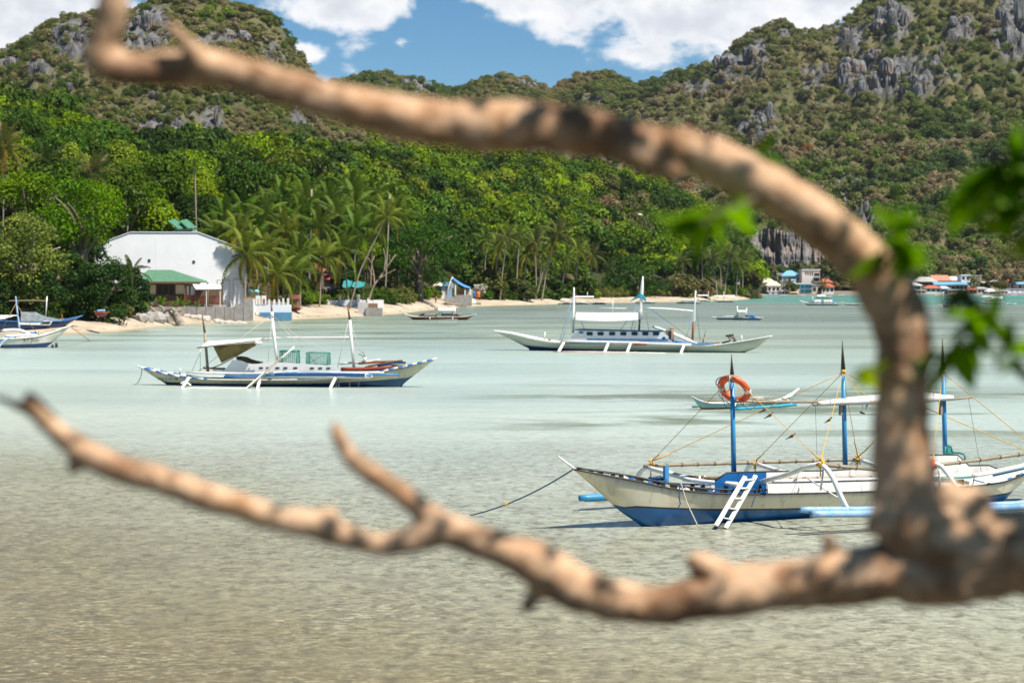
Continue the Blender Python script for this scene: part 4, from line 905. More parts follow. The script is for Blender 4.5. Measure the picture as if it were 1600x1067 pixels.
# yard poles with the rolled awning between the masts
pole(fr, B1, 'awning_pole', [(1150, 626, .03), (1180, 627.5, .06), (1287, 627.5, .08)], .034, bamboo); pole(fr, B1, 'awning_pole', [(1270, 632.5, -.12), (1330, 631, -.12), (1440, 627.5, -.12), (1519, 620.5, -.12)], .03, bamboo)
mb = MB(); rows = []
for t in np.linspace(0, 1, 26):
    px = 1278 + t * 212; yb = np.interp(px, [1270, 1330, 1440, 1519], [632, 630.5, 627, 620]); w = math.sin(math.pi * min(1, t * 1.15 + .02) ** .9) if t < .8 else 1 - (t - .8) / .2
    w = max(.06, np.interp(t, [0, .25, .5, .72, .92, 1], [.08, .55, .75, 1.0, .35, .05])); top = yb - 3 - 13 * w
    rows.append([fr.p(px, yb + 1, -.16), fr.p(px, yb - .25 * (yb - top), -.24 - .1 * w), fr.p(px, (yb + top) / 2, -.18 + .06 * math.sin(t * 31)), fr.p(px, top, .02), fr.p(px, (yb + top) / 2, .22), fr.p(px, yb + 1, .1)])
mb.grid(rows, canvas); o = mb.build('awning', B1, fix=False); o.modifiers.new('cloth', 'SOLIDIFY').thickness = .012
for px in (1318, 1474): v = fr.p(px - 2, 631, -.1); c = MB(); c.box(v + Vector((-.06, -.02, -.1)), (.07, .09, .34), greyw, bev=.01); c.build('pole_cleat', B1)
# rigging
def rope(pts, r=.0078, mat=None, knot=0.0, sag=0.0, name='rigging_rope'):
    q = [fr.p(*p) for p in pts]; n = 10; o = []
    for a, b in zip(q[:-1], q[1:]):
        for i in range(n): t = i / n; o.append(a.lerp(b, t) + Vector((0, 0, -sag * 4 * t * (1 - t))))
    o.append(q[-1]); mb = MB(); mb.tube(o, r, mat or yrope, 5)
    if knot: m_ = max(2, int(len(o) * knot)); mb.tube([v + Vector((.012 * math.sin(i * 2.1), 0, .012 * math.cos(i * 2.1))) for i, v in enumerate(o[:m_])], r * 2.1, mat or yrope, 6)
    return mb.build(name, B1)
T1, T2, T3 = (1144, 588, 0), (1317, 582, 0), (1473, 582, 0); K1, K2, K3, N2, N3 = (1017, 722, 2.6), (1180, 721, 2.6), (1340, 715, 2.6), (1282, 719, -2.6), (1457, 722, -2.6)
rope([K1, T1], knot=.22); rope([K1, T2], knot=.16, r=.009); rope([K2, T2], knot=.16); rope([N2, T1], knot=.18); rope([N2, T2], knot=.2); rope([K3, T2], knot=.35); rope([K3, T3], knot=.35)
rope([N3, T3], knot=.2); rope([N3, T2]); rope([(1690, 741, 0), T2], knot=.2, r=.011); rope([(1690, 758, 0), T3], r=.010); rope([T2, (1345, 622, -1)], r=.007); rope([T1, (1165, 628, 0)], r=.007)
rope([(1274, 631, -.1), (1276, 697, -.1), (1277, 742, -.3)], .005, grey_rope); rope([(1513, 621, -.1), (1533, 737, -.5)], .006, grey_rope); rope([(1370, 628, -.1), (1378, 660, -.1)], .006, lrope)
for px, py in ((1356, 636), (1354, 640)): rope([(px, 628, -.15), (px - 1, py, -.15)], .012, lrope)
c = MB(); v = fr.p(1347, 645, -.15); c.tube([v + Vector((-.06, 0, .02)), v, v + Vector((.07, 0, -.02))], .022, black, 6); c.tube([v, fr.p(1348, 630, -.15)], .006, wrope, 5); c.build('hanging_hook', B1)
rope([(1064, 755, -.72), (1073, 785, -.8), (1091, 823, -1.0)], .014, wrope, name='hanging_rope'); rope([(1062, 755, -.72), (1061, 775, -.76), (1063, 787, -.78), (1059, 794, -.8)], .016, brope, name='hanging_rope')
rope([(1187, 752, -.76), (1180, 775, -.8), (1174, 792, -.82)], .012, brope, name='hanging_rope'); rope([(1187, 752, -.76), (1192, 763, -.8), (1195, 775, -.82)], .018, brope, name='hanging_rope')
rope([(1523, 742, -.9), (1520, 757, -.8), (1515, 775, -.7)], .014, brope, name='hanging_rope'); rope([(1523, 750, -.9), (1538, 754, -.85)], .016, brope, name='hanging_rope')
rope([(1246, 757, -.85), (1250, 768, -.85)], .006, wrope, name='hanging_rope')
for (kp, m_) in ((K1, yrope), (K2, yrope), (K3, yrope), (N2, yrope), (N3, orange)):
    v = fr.p(*kp) + Vector((0, 0, -.06)); mb = MB(); rg = random.Random(int(kp[0]))
    for i in range(6):
        a = rg.uniform(0, 3.1); e = Vector((math.cos(a) * .10, rg.uniform(-.06, .06), math.sin(a) * .13)); mb.tube([v - e, v + Vector((rg.uniform(-.03, .03), -.07, rg.uniform(-.03, .03))), v + e], .019, m_, 5)
    mb.tube([v, v + Vector((-.02, -.03, -.30))], .014, grey_rope if kp is K1 else m_, 5); mb.build('lashing', B1)
fr1 = fr
# mooring rope into the water
a, b = fr.world(fr.p(894, 734)), W(735, 805); mb = MB(); mb.tube([a.lerp(b, t) + Vector((0, 0, -.5 * t * (1 - t))) for t in np.linspace(0, 1.02, 24)], .016, brope, 6)
k = a.lerp(b, .26) + Vector((0, 0, -.1)); c = a.lerp(b, .62) + Vector((0, 0, -.12)); mb.tube([c + Vector((.05, 0, .02)), c, c - Vector((.08, .02, .03))], .03, yrope, 6)
tag(mb.build('mooring_rope', None, a), 'blue mooring rope running from the bow of the near boat down into the water', 'rope')
# ladder
L0 = fr.p(1164.5, 744.5, -.80), fr.p(1181, 743, -.80); L1 = fr.p(1119, 821, -1.30), fr.p(1134, 825, -1.30)
lad = thing('wooden_ladder', 'white wooden boarding ladder leaning on the side of the near boat', 'ladder', fr.world(L1[0]), 0); Mw = Matrix.Translation(-fr.world(L1[0]))
wl = lambda v: fr.world(v) - fr.world(L1[0]); white_old = M('scuffed_white_wood', (.74, .71, .69), (.6, .56, .54), 8, .6, wear=(.22, .17, .12), wear_amt=.33)
for a, b in zip(L1, L0): c = MB(); c.bar(wl(b), wl(a), .05, .095, white_old, up=(1, .3, .4)); c.build('ladder_rail', lad)
for t in (.17, .36, .56, .76, .93): c = MB(); c.bar(wl(L1[0].lerp(L0[0], t)), wl(L1[1].lerp(L0[1], t)), .10, .03, white_old); c.build('rung', lad)
# lifebuoy
cpos = fr.world(fr.p(1147.5, 607.5, -.02)); nrm = Vector((-.44, -.64, -.63)).normalized(); ring = thing('lifebuoy', 'orange lifebuoy hung over the top of the first blue mast', 'lifebuoy', cpos)
Q = nrm.to_track_quat('Z', 'Y').to_matrix(); Rr, rr = .335, .082
mb = MB(); mb.tube([Q @ Vector((math.cos(a) * Rr, math.sin(a) * Rr, 0)) for a in np.linspace(0, 2 * math.pi, 49)[:-1]], rr, orange, 14, True); mb.build('ring', ring)
def ringpt(a, rad, dz=0): return Q @ Vector((math.cos(a) * rad, math.sin(a) * rad, dz))
best = sorted(np.linspace(0, 2 * math.pi, 64), key=lambda a: -(ringpt(a, 1).dot(Vector((.75, 0, .30)))))[0]
for k in range(4):
    a0 = best + k * math.pi / 2; mb = MB(); mb.tube([ringpt(a0 + d, Rr) for d in np.linspace(-.13, .13, 5)], rr * 1.035, white if k % 2 == 0 else greyw, 14, caps=False); mb.build('band', ring)
    mb = MB(); mb.tube([ringpt(a0 + .13 + (math.pi / 2 - .26) * t, Rr + rr * 1.0 + .08 * math.sin(math.pi * t), .02 * math.sin(9 * t)) + Vector((0, 0, -.07 * math.sin(math.pi * t))) for t in np.linspace(0, 1, 14)], .012, wrope if k != 1 else grey_rope, 6); mb.build('grab_rope', ring)
mb = MB(); top = ringpt(sorted(np.linspace(0, 6.28, 64), key=lambda a: -ringpt(a, 1).z)[0], Rr)
mb.tube([top + Vector((-.0, -.09, .06)), top + Vector((-.03, -.11, -.05)), Vector((-.12, -.10, -.02)), Vector((-.25, -.08, -.10)), Vector((-.33, -.06, -.02)), Vector((-.36, -.08, .10))], .013, wrope, 6); mb.build('grab_rope', ring)
for xo in (-.20, .25): mb = MB(); mb.tube([Vector((xo - .1, 0, -.14)), Vector((xo - .02, 0, -.40)), Vector((xo + .12, 0, -.50)), Vector((xo + .25, 0, -.40)), Vector((xo + .28, 0, -.26))], .008, grey_rope, 5); mb.build('loose_cord', ring)
# plastic chair
cp = fr.p(1484.5, 717, -.05); ch = thing('plastic_chair', 'teal plastic chair standing in the cabin of the near boat', 'chair', fr.world(cp), fr.rot + .35); S_ = .74
def cm(name, f): mb = MB(); f(mb); o = mb.build(name, ch); return o
back = lambda m: [m.tube([Vector((-.24 * S_, .02, -.05)), Vector((-.24 * S_, .04, .22 * S_)), Vector((-.17 * S_, .06, .40 * S_)), Vector((0, .07, .46 * S_)), Vector((.17 * S_, .06, .40 * S_)), Vector((.24 * S_, .04, .22 * S_)), Vector((.24 * S_, .02, -.05))], .032, tealp, 6),
                  [m.bar((x * S_, .03, .0), (x * .9 * S_, .065, .42 * S_), .055, .02, tealp, up=(0, 1, 0)) for x in (-.10, 0, .10)], m.bar((-.22 * S_, .055, .30 * S_), (.22 * S_, .055, .30 * S_), .02, .20 * S_, tealp)]
cm('backrest', back); cm('seat', lambda m: m.box((0, -.2 * S_, -.02), (.46 * S_, .44 * S_, .035), tealp, bev=.01))
for sx in (-1, 1):
    cm('armrest', lambda m: m.tube(smooth_pts([(sx * .25 * S_, .03, .20 * S_), (sx * .27 * S_, -.2 * S_, .20 * S_), (sx * .26 * S_, -.40 * S_, .14 * S_), (sx * .24 * S_, -.42 * S_, -.02)], 3), .022, tealp, 6))
    for sy in (0, -.40): cm('leg', lambda m: m.bar((sx * .21 * S_, sy * S_, -.03), (sx * .25 * S_, sy * S_ * 1.1 + .02, -.40 * S_), .045, .035, tealp))
# swallows on the ropes
def swallow(px, py, off, yaw, label, k=1.0):
    c = fr.world(fr.p(px, py, off)); b = thing('swallow', label, 'bird', c, yaw, 'swallows perched on the rigging'); mb = MB(); s = .085 * k
    P_ = [(-1.25, -.55, .04), (-.9, -.38, .16), (-.5, -.15, .30), (0, .12, .36), (.35, .38, .30), (.52, .55, .24), (.66, .66, .22), (.80, .70, .13), (.96, .66, .02)]
    mb.tube([Vector((x * s, 0, z * s)) for x, z, r in P_], [r * s for x, z, r in P_], bird_mat, 8); mb.build('body', b)
    for sd in (-1, 1):
        w = MB(); w.sheet([[Vector((.35 * s, sd * .24 * s, .38 * s)), Vector((.30 * s, sd * .36 * s, .10 * s))], [Vector((-.4 * s, sd * .33 * s, .10 * s)), Vector((-.5 * s, sd * .34 * s, -.12 * s))], [Vector((-1.5 * s, sd * .16 * s, -.50 * s)), Vector((-1.35 * s, sd * .16 * s, -.55 * s))]], .006, bird_mat); w.build('wing', b)
        t = MB(); t.prism([(-1.1 * s, sd * .03 * s, -.45 * s), (-1.1 * s, sd * .16 * s, -.45 * s), (-1.9 * s, sd * .26 * s, -.85 * s)], (0, 0, .012), bird_mat); t.build('tail_feather', b)
        l = MB(); l.tube([Vector((.0, sd * .1 * s, -.1 * s)), Vector((.05 * s, sd * .1 * s, -.38 * s))], .008, bird_mat, 5); l.build('leg', b)
swallow(1194.5, 640.5, -.85, .5, 'swallow perched nearest to the lifebuoy on the yellow rope'); swallow(1203.5, 649, -1.02, .4, 'swallow perched second below the lifebuoy on the sloping yellow rope')
swallow(1238, 681.5, -1.75, .2, 'swallow with spread wings perched low on the rope towards the yellow lashing'); swallow(1296.5, 656, -1.4, .6, 'lone swallow perched on the rope left of the middle blue mast')

# ------------------------------------------------------------------ the boat in the middle left
fr = Frame((262, 601.5), (625, 604.5)); B2 = boat('long cream outrigger boat with olive sunshade cloth and low white cabin, middle left', fr)
H2 = Hull(fr, [(218, 573.5), (232, 576), (262, 583), (300, 589), (360, 592), (500, 591), (580, 583), (610, 577), (637, 571), (662, 565), (682, 560)],
          [(218, 573.5), (238, 587), (255, 597), (262, 602), (625, 604.5), (641, 591), (682, 560)], [(218, 596), (255, 596.5), (320, 599), (420, 600), (520, 598), (590, 594), (641, 590), (690, 588)], 1.7, .3)
H2.shell(B2, cream_dull, blue_dark, blue_dark, .02, deck=greyw, deck_drop=.25); H2.rail(B2, 'sheer_rail', .055, [white, blue_trim], 2, x1=fr.p(330, 590).x, nsub=24); H2.rail(B2, 'sheer_rail', .055, [white, blue_trim], 3, x0=fr.p(575, 583).x, nsub=46)
H2.rail(B2, 'sheer_rail', .04, [white], 1, x0=fr.p(330, 590).x, x1=fr.p(575, 583).x)
c = MB(); a, b = fr.p(346, 579), fr.p(528, 579)
def wallpts(off): return [fr.p(px, py, off) for px, py in ((346, 583), (352, 577), (361, 566), (362, 562.5), (372, 562.5), (383, 566.5), (393, 569), (404, 568.5), (420, 566), (440, 566.5), (500, 570), (526, 573), (530, 583))]
for off in (-.62, .62):
    c = MB(); c.prism(wallpts(off), (0, .04, 0), white_clean); side = c.build('cabin_side', B2)
    for px in (408, 419, 433.5, 446, 461.5, 487.5, 500.5, 513):
        v = fr.p(px, 574.8 if px < 470 else 575.2, off); w = MB(); w.box((v.x, off - .012 if off < 0 else off + .052, v.z), (.22, .02, .085), darkglass, bev=.008); w.build('window', side)
v0, v1 = fr.p(405, 570, 0), fr.p(526, 574, 0); c = MB(); c.grid([[(v.x, -.6, v.z), (v.x, .62, v.z)] for v in (v0, fr.p(440, 568.5), fr.p(500, 571.5), v1)], white_clean, False); o = c.build('cabin_roof', B2); o.modifiers.new('t', 'SOLIDIFY').thickness = .04
c = MB(); rows = [[fr.p(px, py, .50), fr.p(px, py2, .60)] for px, py, py2 in ((369.5, 562, 557), (378, 564, 556.8), (386, 567, 557.8), (394, 568.5, 561.5), (402, 568.5, 564), (411, 567, 565))]; c.grid(rows, brownw); o = c.build('cockpit_lining', B2, fix=False); o.modifiers.new('t', 'SOLIDIFY').thickness = .03
# masts
for top, mid, foot in (((315.5, 489), (320, 520), (325, 583)), ((423.5, 470), (425.5, 495), (434, 580)), ((543, 475), (546.5, 500), (553.5, 580))):
    mo = pole(fr, B2, 'mast', [mid, foot], [.075, .085], white_pole if top[0] > 400 else bamboo, 8); pole(fr, mo, 'mast_top', [top, mid], [.03, .07], brownw, 8)
pole(fr, B2, 'mast_collar', [(424.6, 487), (425.5, 496)], .10, white_pole)
pole(fr, B2, 'ridge_pole', [(404, 532, 0), (430, 528, 0), (490, 527.5, 0), (546, 527, 0)], .045, white_pole)
# awning: white sheet with an olive cloth hanging below
c = MB(); c.sheet([[fr.p(312 + i * 9.0 + 2, 543 - i * 1.15, -1.1), fr.p(319 + i * 9.2, 536.5 - i * .9, -.3), fr.p(325 + i * 9.4, 533 - i * .55, .5)] for i in range(11)], .02, canvas); c.build('awning', B2, fix=False)
pole(fr, B2, 'awning_pole', [(308, 543.5, -1.1), (420, 530, -1.1)], .035, bamboo); pole(fr, B2, 'awning_pole', [(333, 574, -.5), (348, 568, -.7), (403, 537, -1.1)], .03, brownw)
rows = []
for i in range(9):
    t = i / 8; ex = np.interp(t, [0, 1], [346, 403]); ey = np.interp(t, [0, 1], [567, 538]); tx, ty = 333 + t * 70, 541.2 - t * 6.5
    rows.append([fr.p(tx + (ex - tx) * q, ty + (ey - ty) * q, -1.05 + .35 * q + .10 * math.sin(q * 7 + i * 1.3) * (1 - t) - .1 * math.sin(math.pi * q)) for q in np.linspace(0, 1, 8)])
c = MB(); c.grid(rows, olive_cloth); o = c.build('shade_cloth', B2, fix=False); o.modifiers.new('t', 'SOLIDIFY').thickness = .012
pole(fr, B2, 'awning_patch', [(399, 533, -1.15), (404, 537, -1.15), (408, 534, -1.1)], .12, canvas, 6)
# outrigger on the near side
for pts, r, m_ in (([(273, 608.5, -2.6), (300, 607.5, -2.6), (385, 608.3, -2.6)], .07, white), ([(300, 610, -2.8), (400, 610, -2.8), (530, 610.5, -2.8)], [.05, .075, .05], bamboo)): pole(fr, B2, 'float', pts, r, m_)
for pts in ([(295, 590, -1.1), (290, 598, -2.2), (283, 608, -2.6)], [(406, 592, -1.1), (404, 600, -2.2), (401, 610, -2.7)], [(524, 590.5, -1.1), (520, 598, -2.2), (514, 611, -2.7)]): pole(fr, B2, 'outrigger_boom', pts, [.09, .09, .075], white_pole)
pole(fr, B2, 'outrigger_boom', [(283, 599, -2.3), (289, 597, -2.0), (298, 602, -2.0)], .055, white); pole(fr, B2, 'loose_pole', [(383, 608, -2.5), (418, 578, -1.4), (460, 542, -1.0)], .05, white_pole); pole(fr, B2, 'loose_pole', [(386, 609, -2.5), (440, 557, -1.2)], .04, bamboo)
for pts, r, m_ in (([(291, 581.5, -1.15), (400, 583.5, -1.15), (465, 580, -1.15)], .05, white), ([(350, 588.5, -1.2), (440, 586.5, -1.2), (580, 587, -1.2)], .05, blue_trim), ([(352, 586, -1.1), (470, 583.5, -1.1), (575, 584.5, -1.1)], .07, white),
                   ([(300, 588, -1.15), (430, 589.5, -1.15), (578, 590, -1.15)], .035, white_pole), ([(430, 584, -1.25), (500, 583, -1.25), (624, 585.5, -1.25)], .045, blue_trim), ([(470, 581, -1.0), (600, 582, -1.0)], .04, white_pole)): pole(fr, B2, 'side_pole', pts, r, m_)
c = MB(); v = fr.p(576, 587, -1.2); c.box(v, (.42, .22, .20), white, (0, 0, .1), .03); c.box(v + Vector((0, -.115, .02)), (.36, .012, .08), blue_trim); c.build('side_block', B2)
for px in (525, 529, 546, 560): pole(fr, B2, 'weed_rope', [(px, 590, -1.1), (px + .5, 598, -1.1), (px, 606, -1.1)], .035 if px < 540 else .018, grey_rope if px < 540 else trope, 5)
# stern gear
for pts, r, m_ in (([(533, 577, -.4), (580, 576.5, -.4), (622, 574, -.4)], .11, redw), ([(530, 568.5, .1), (572, 565, .1), (594, 562, .1)], .055, white), ([(560, 568, 0), (600, 565, 0), (618, 564.5, 0)], .06, orangew), ([(570, 574, -.3), (603, 567, -.3), (629, 563, -.3)], .05, brownw),
                   ([(590, 571, -.35), (625, 567, -.35), (634, 567, -.35)], .07, blue_dark), ([(575, 572, -.2), (608, 566.5, -.2)], .05, bamboo), ([(612, 570, -.45), (634, 570, -.45)], .06, greyw)): pole(fr, B2, 'spare_timber', pts, r, m_)
pole(fr, B2, 'deck_timber', [(318, 575, -.5), (352, 576, -.5)], .05, orangew); pole(fr, B2, 'deck_timber', [(333, 578, -.6), (350, 578.5, -.6)], .06, white)
for a_, b_ in (((571, 558), (560, 553)), ((571, 558), (566, 549))): pole(fr, B2, 'twig', [(*a_, 0), (*b_, 0)], .025, driftgrey, 5)
pole(fr, B2, 'twig_post', [(569, 566, 0), (571, 558, 0)], .07, white); pole(fr, B2, 'bow_post', [(281, 585, 0), (281.5, 575, 0)], .045, white); pole(fr, B2, 'bow_post', [(222, 576, 0), (214, 571, 0)], .05, white); pole(fr, B2, 'bow_post', [(676, 563, 0), (682, 559, 0)], .04, white)
for pts in ([(424, 492), (310, 580)], [(425, 494), (498, 570)], [(425, 495), (418, 575)], [(545, 500), (527, 575)], [(546, 500), (567, 560)], [(320, 535), (299, 582)], [(425, 493), (464, 525), (536, 560)], [(313, 543), (313, 580)]):
    q = [fr.p(px, py, -.3 if i else 0) for i, (px, py) in enumerate(pts)]; c = MB(); c.tube(q, .014, wrope, 5); c.build('rigging_rope', B2)
c = MB(); c.tube(smooth_pts([fr.p(222, 576), fr.p(220, 588), fr.p(215, 598), fr.p(203, 604, -.5)], 4), .02, grey_rope, 5); c.build('anchor_rope', B2)
def letters(txt, size, loc, root, mat, rotz=0.0):
    cu = bpy.data.curves.new('lettering', 'FONT'); cu.body = txt; cu.size = size; cu.extrude = .002; cu.materials.append(mat); cu.align_x = 'LEFT'; o = bpy.data.objects.new('lettering', cu); COL.objects.link(o); o.parent = root
    o.location = loc; o.rotation_euler = (R(90), 0, rotz); bpy.context.view_layer.update(); me = bpy.data.meshes.new_from_object(o.evaluated_get(bpy.context.evaluated_depsgraph_get())); q = link_mesh('lettering', me, root, loc); q.rotation_euler = (R(90), 0, rotz); bpy.data.objects.remove(o); q.name = 'lettering'; return q
v = fr.p(252, 590.5, 0); letters('MA JUN 08', .24, (v.x, -H2.beam(v.x + .8) * .93 - .10, v.z - .1), B2, dark, .0)
# fish traps standing on the cabin
def trap(px0, px1, pt, pb, label, solid):
    a, b = fr.p(px0, pb, -.3), fr.p(px1, pb, -.3); h = fr.p(px0, pt, -.3).z - a.z; w = b.x - a.x; d = .7; t = thing('fish_trap', label, 'fish trap', fr.world(a), fr.rot, 'fish traps on the cabin roof')
    c = MB(); E = [(0, 0, 0), (w, 0, 0), (w, d, 0), (0, d, 0)]
    for z in (0, h):
        for i in range(4): c.tube([Vector(E[i]) + Vector((0, 0, z)), Vector(E[(i + 1) % 4]) + Vector((0, 0, z))], .022, green_net, 5)
    for e in E: c.tube([Vector(e), Vector(e) + Vector((0, 0, h))], .028, green_net, 5)
    c.tube([(0, 0, 0), (w, 0, h)], .014, green_net, 5); c.tube([(w * .5, 0, 0), (0, 0, h)], .012, green_net, 5); c.build('frame', t)
    n = MB(); k = 9
    for i in range(1, k):
        f = i / k
        for y in (0, d): n.bar((w * f, y, 0), (w * f, y, h), .011, .011, green_net); n.bar((0, y, h * f), (w, y, h * f), .011, .011, green_net)
        for x in (0, w): n.bar((x, d * f, 0), (x, d * f, h), .011, .011, green_net); n.bar((x, 0, h * f), (x, d, h * f), .011, .011, green_net)
        n.bar((w * f, 0, h), (w * f, d, h), .011, .011, green_net); n.bar((0, d * f, h), (w, d * f, h), .011, .011, green_net)
    tag(n.build('netting', t), kind='stuff')
    if solid: s = MB(); s.box((w / 2, d * .5, h * .93), (w * .98, d * .9, .05), aqua_tarp); s.build('net_cover', t)
trap(436.5, 463, 548, 568.5, 'green fish trap with aqua cover by the middle mast on the low cabin', True); trap(478.5, 511, 551, 570, 'open green wire fish trap right of the covered one on the low cabin', False)

# ------------------------------------------------------------------ the white cabin boat
fr = Frame((834, 547.5), (1162, 551)); B3 = boat('large white outrigger boat with windowed cabin and white canvas awning', fr)
H3 = Hull(fr, [(772, 517.5), (800, 521), (844, 530.5), (884, 535), (1000, 537), (1094, 540), (1127, 538), (1166, 532), (1206, 525)], [(772, 517.5), (800, 531), (817, 540), (834, 548), (1162, 551), (1180, 545), (1206, 525)],
          [(772, 538), (817, 539), (884, 544.5), (960, 547), (1090, 549.5), (1162, 549.6), (1210, 549.6)], 2.1, .35)
H3.shell(B3, M('pale_grey_green_hull', (.50, .52, .43), (.38, .41, .32), .7, .5, wear=(.25, .28, .2), wear_amt=.27, stretch=(.4, 1, 1.6)), blue_dark, blue_dark, .02, deck=white, deck_drop=.2); H3.rail(B3, 'sheer_rail', .10, [white], x1=fr.p(890, 535).x); H3.rail(B3, 'sheer_rail', .05, [white], x0=fr.p(890, 535).x)
def pl(pts, r, m_, name='side_pole', n=8): return pole(fr, B3, name, pts, r, m_, n)
cab = [(906, 516), (1033, 518.5)]
for off in (-.85, .85):
    q = [fr.p(px, py, off) for px, py in ((884, 532.5), (906, 516), (1033, 518.5), (1046, 526), (1046, 534))]; c = MB(); c.prism(q, (0, .05, 0), white_clean); sd = c.build('cabin_side', B3)
    for i, px in enumerate((921.5, 938.5, 956.5, 974, 991.5, 1008.5, 1025)):
        v = fr.p(px, 521.4, off); w = MB(); w.box((v.x, off + (-.015 if off < 0 else .065), v.z), (.42, .03, .21), darkglass, bev=.05); w.build('window', sd); w = MB()
        w.box((v.x, off + (-.008 if off < 0 else .058), v.z), (.50, .02, .28), blue_trim, bev=.05); w.build('window_frame', sd)
v0, v1 = fr.p(903, 514.8, 0), fr.p(1036, 517.6, 0); c = MB(); d = (v1 - v0); c.bar(v0, v1, 1.95, .09, blue_dark); c.build('cabin_roof', B3)
c = MB(); v = fr.p(908, 519.6, -.9); c.box(v, (.34, .04, .16), blue_trim); c.build('nameboard', B3)
c = MB(); q = [fr.p(px, py, -.88) for px, py in ((917, 531), (1044, 532), (1044, 529.7), (917, 529))]; c.prism(q, (0, .04, 0), blue_trim); c.build('cabin_sill', B3)
c = MB(); c.grid([[fr.p(884, 533, -.85), fr.p(884, 533, .85)], [fr.p(905, 516.5, -.85), fr.p(905, 516.5, .85)]], white_clean, False); o = c.build('windscreen', B3, fix=False); o.modifiers.new('t', 'SOLIDIFY').thickness = .04
for a_, b_, c_ in (((897, 449), (896, 480), (895, 520)), ((1087, 454), (1084, 500), (1082.5, 500.5))):
    pl([a_, b_, c_], [.05, .12, .12], white_pole, 'mast', 10)
pl([(1084, 499), (1081.5, 536)], .10, orangew, 'mast_foot'); pl([(1004.5, 432), (1003, 452), (1000, 499)], [.05, .14, .15], white_pole, 'mast', 10); pl([(999.5, 499), (998.5, 518)], .08, dark, 'mast_foot')
c = MB(); c.sheet([[fr.p(899.5 + 9.75 * i, 499.5 + 2.2 * math.sin(math.pi * i / 10), -1.0), fr.p(899.5 + 9.75 * i, 493.5 + 1.2 * math.sin(math.pi * i / 10), -.72), fr.p(900.5 + 9.6 * i, 488 + .6 * math.sin(math.pi * i / 10), 0), fr.p(901 + 9.6 * i, 493, .9)] for i in range(11)], .03, canvas); c.build('awning', B3, fix=False)
pl([(1008, 482, 0), (1040, 482.7, 0), (1084, 486.2, 0)], .085, white_pole, 'ridge_pole')
c = MB()
for i in range(5): c.tube(smooth_pts([fr.p(986 + i * 2, 470 - i, -.1), fr.p(997 + i, 462 + i * .6, -.2), fr.p(1003, 460 + i * 1.3, -.15), fr.p(1009, 467 + i, -.1)], 3), .045, turq, 6)
c.build('rope_bundle', B3)
pl([(864, 550.5, -3), (960, 552.5, -3), (1079, 554.3, -3)], [.08, .11, .06], orangew, 'float'); pl([(880, 549.6, -2.8), (990, 551.2, -2.8), (1040, 552.6, -2.8)], .07, white_pole, 'float')
for a_, b_ in (((881, 535), (872, 551)), ((950.5, 536), (943.5, 553)), ((985, 537), (978.5, 553.5)), ((1068.5, 540), (1063, 553.5))): pl([(*a_, -1.1), ((a_[0] + b_[0]) / 2, (a_[1] + b_[1]) / 2, -2.1), (*b_, -2.9)], .12, white_pole, 'outrigger_boom')
pl([(876, 533, -1.15), (980, 535.3, -1.15), (1080, 539, -1.15)], .09, white_pole); pl([(880, 536, -1.1), (1000, 537, -1.1)], .05, blue_trim); pl([(1000, 534.5, -1.0), (1105, 538, -1.0)], .06, blue_trim); pl([(990, 538, -1.2), (1010, 538, -1.2)], .07, redw)
pl([(1022, 511, -.5), (1040, 517, -.5), (1082, 535, -.5)], .10, white_pole, 'loose_pole'); pl([(1046, 517, -.3), (1070, 528, -.3), (1090, 538, -.3)], .09, white_pole, 'loose_pole'); pl([(1020, 510, -.5), (1026, 513, -.5)], .07, dark, 'loose_pole')
pl([(1050, 532, -.6), (1075, 537, -.6), (1115, 538, -.6)], .08, blue_trim, 'loose_pole'); pl([(1090, 537, -.3), (1125, 535, -.3)], .09, greyw, 'loose_pole')
c = MB(); v = fr.p(1046.5, 523, -.5); c.box(v, (.55, .6, .85), greyw, bev=.06); c.box(v + Vector((.1, -.33, .0)), (.2, .08, .6), dark); c.build('engine_box', B3); pl([(1050.5, 531, -.6), (1051, 514, -.6)], .10, orangew, 'exhaust_post'); pl([(1046, 514, -.6), (1053, 513.5, -.6)], .05, orangew, 'exhaust_post')
pl([(1036, 530, -.7), (1040, 527, -.7)], .2, blue_dark, 'barrel'); pl([(1100, 527, 0), (1098, 536, 0)], .06, orangew, 'post'); pl([(1103, 515, 0), (1099, 533, 0)], .03, grey_rope, 'post'); pl([(1159, 533, 0), (1158.5, 524, 0)], .06, white, 'post'); pl([(850, 531, 0), (851.5, 519, 0)], .06, white, 'post')
c = MB()                                                # long-tail engine frame on the stern
for a_, b_, r in (((1134, 525), (1146, 523), .08), ((1138, 524), (1150, 532), .05), ((1144, 523), (1150, 533), .05), ((1137, 525), (1142, 533), .05), ((1128, 536), (1140, 533), .09), ((1145, 533), (1151, 533.5), .08)): c.tube([fr.p(*a_, -.1), fr.p(*b_, -.1)], r, dark if r > .06 else brownw, 6)
c.build('stern_engine', B3)
for pts, m_ in (([(896, 460), (874, 534)], lrope), ([(896, 480), (877, 534)], lrope), ([(1003, 470), (955, 535)], lrope), ([(1003, 470), (985, 535)], lrope), ([(1003, 470), (1052, 520)], lrope), ([(1010, 478), (1084, 532)], grey_rope), ([(1086, 480), (1069, 538)], lrope), ([(1087, 470), (1094, 533)], grey_rope), ([(907, 500), (914, 516)], grey_rope), ([(990, 500), (986, 516)], grey_rope), ([(1009, 490), (1014, 516)], grey_rope)):
    c = MB(); c.tube([fr.p(*pts[0], 0), fr.p(*pts[1], -.6)], .022, m_, 5); c.build('rigging_rope', B3)
pl([(936, 481, .3), (979, 482, .3)], .03, white_pole, 'aerial'); pl([(957.5, 470, .3), (957.5, 490, .3)], .03, white_pole, 'aerial')

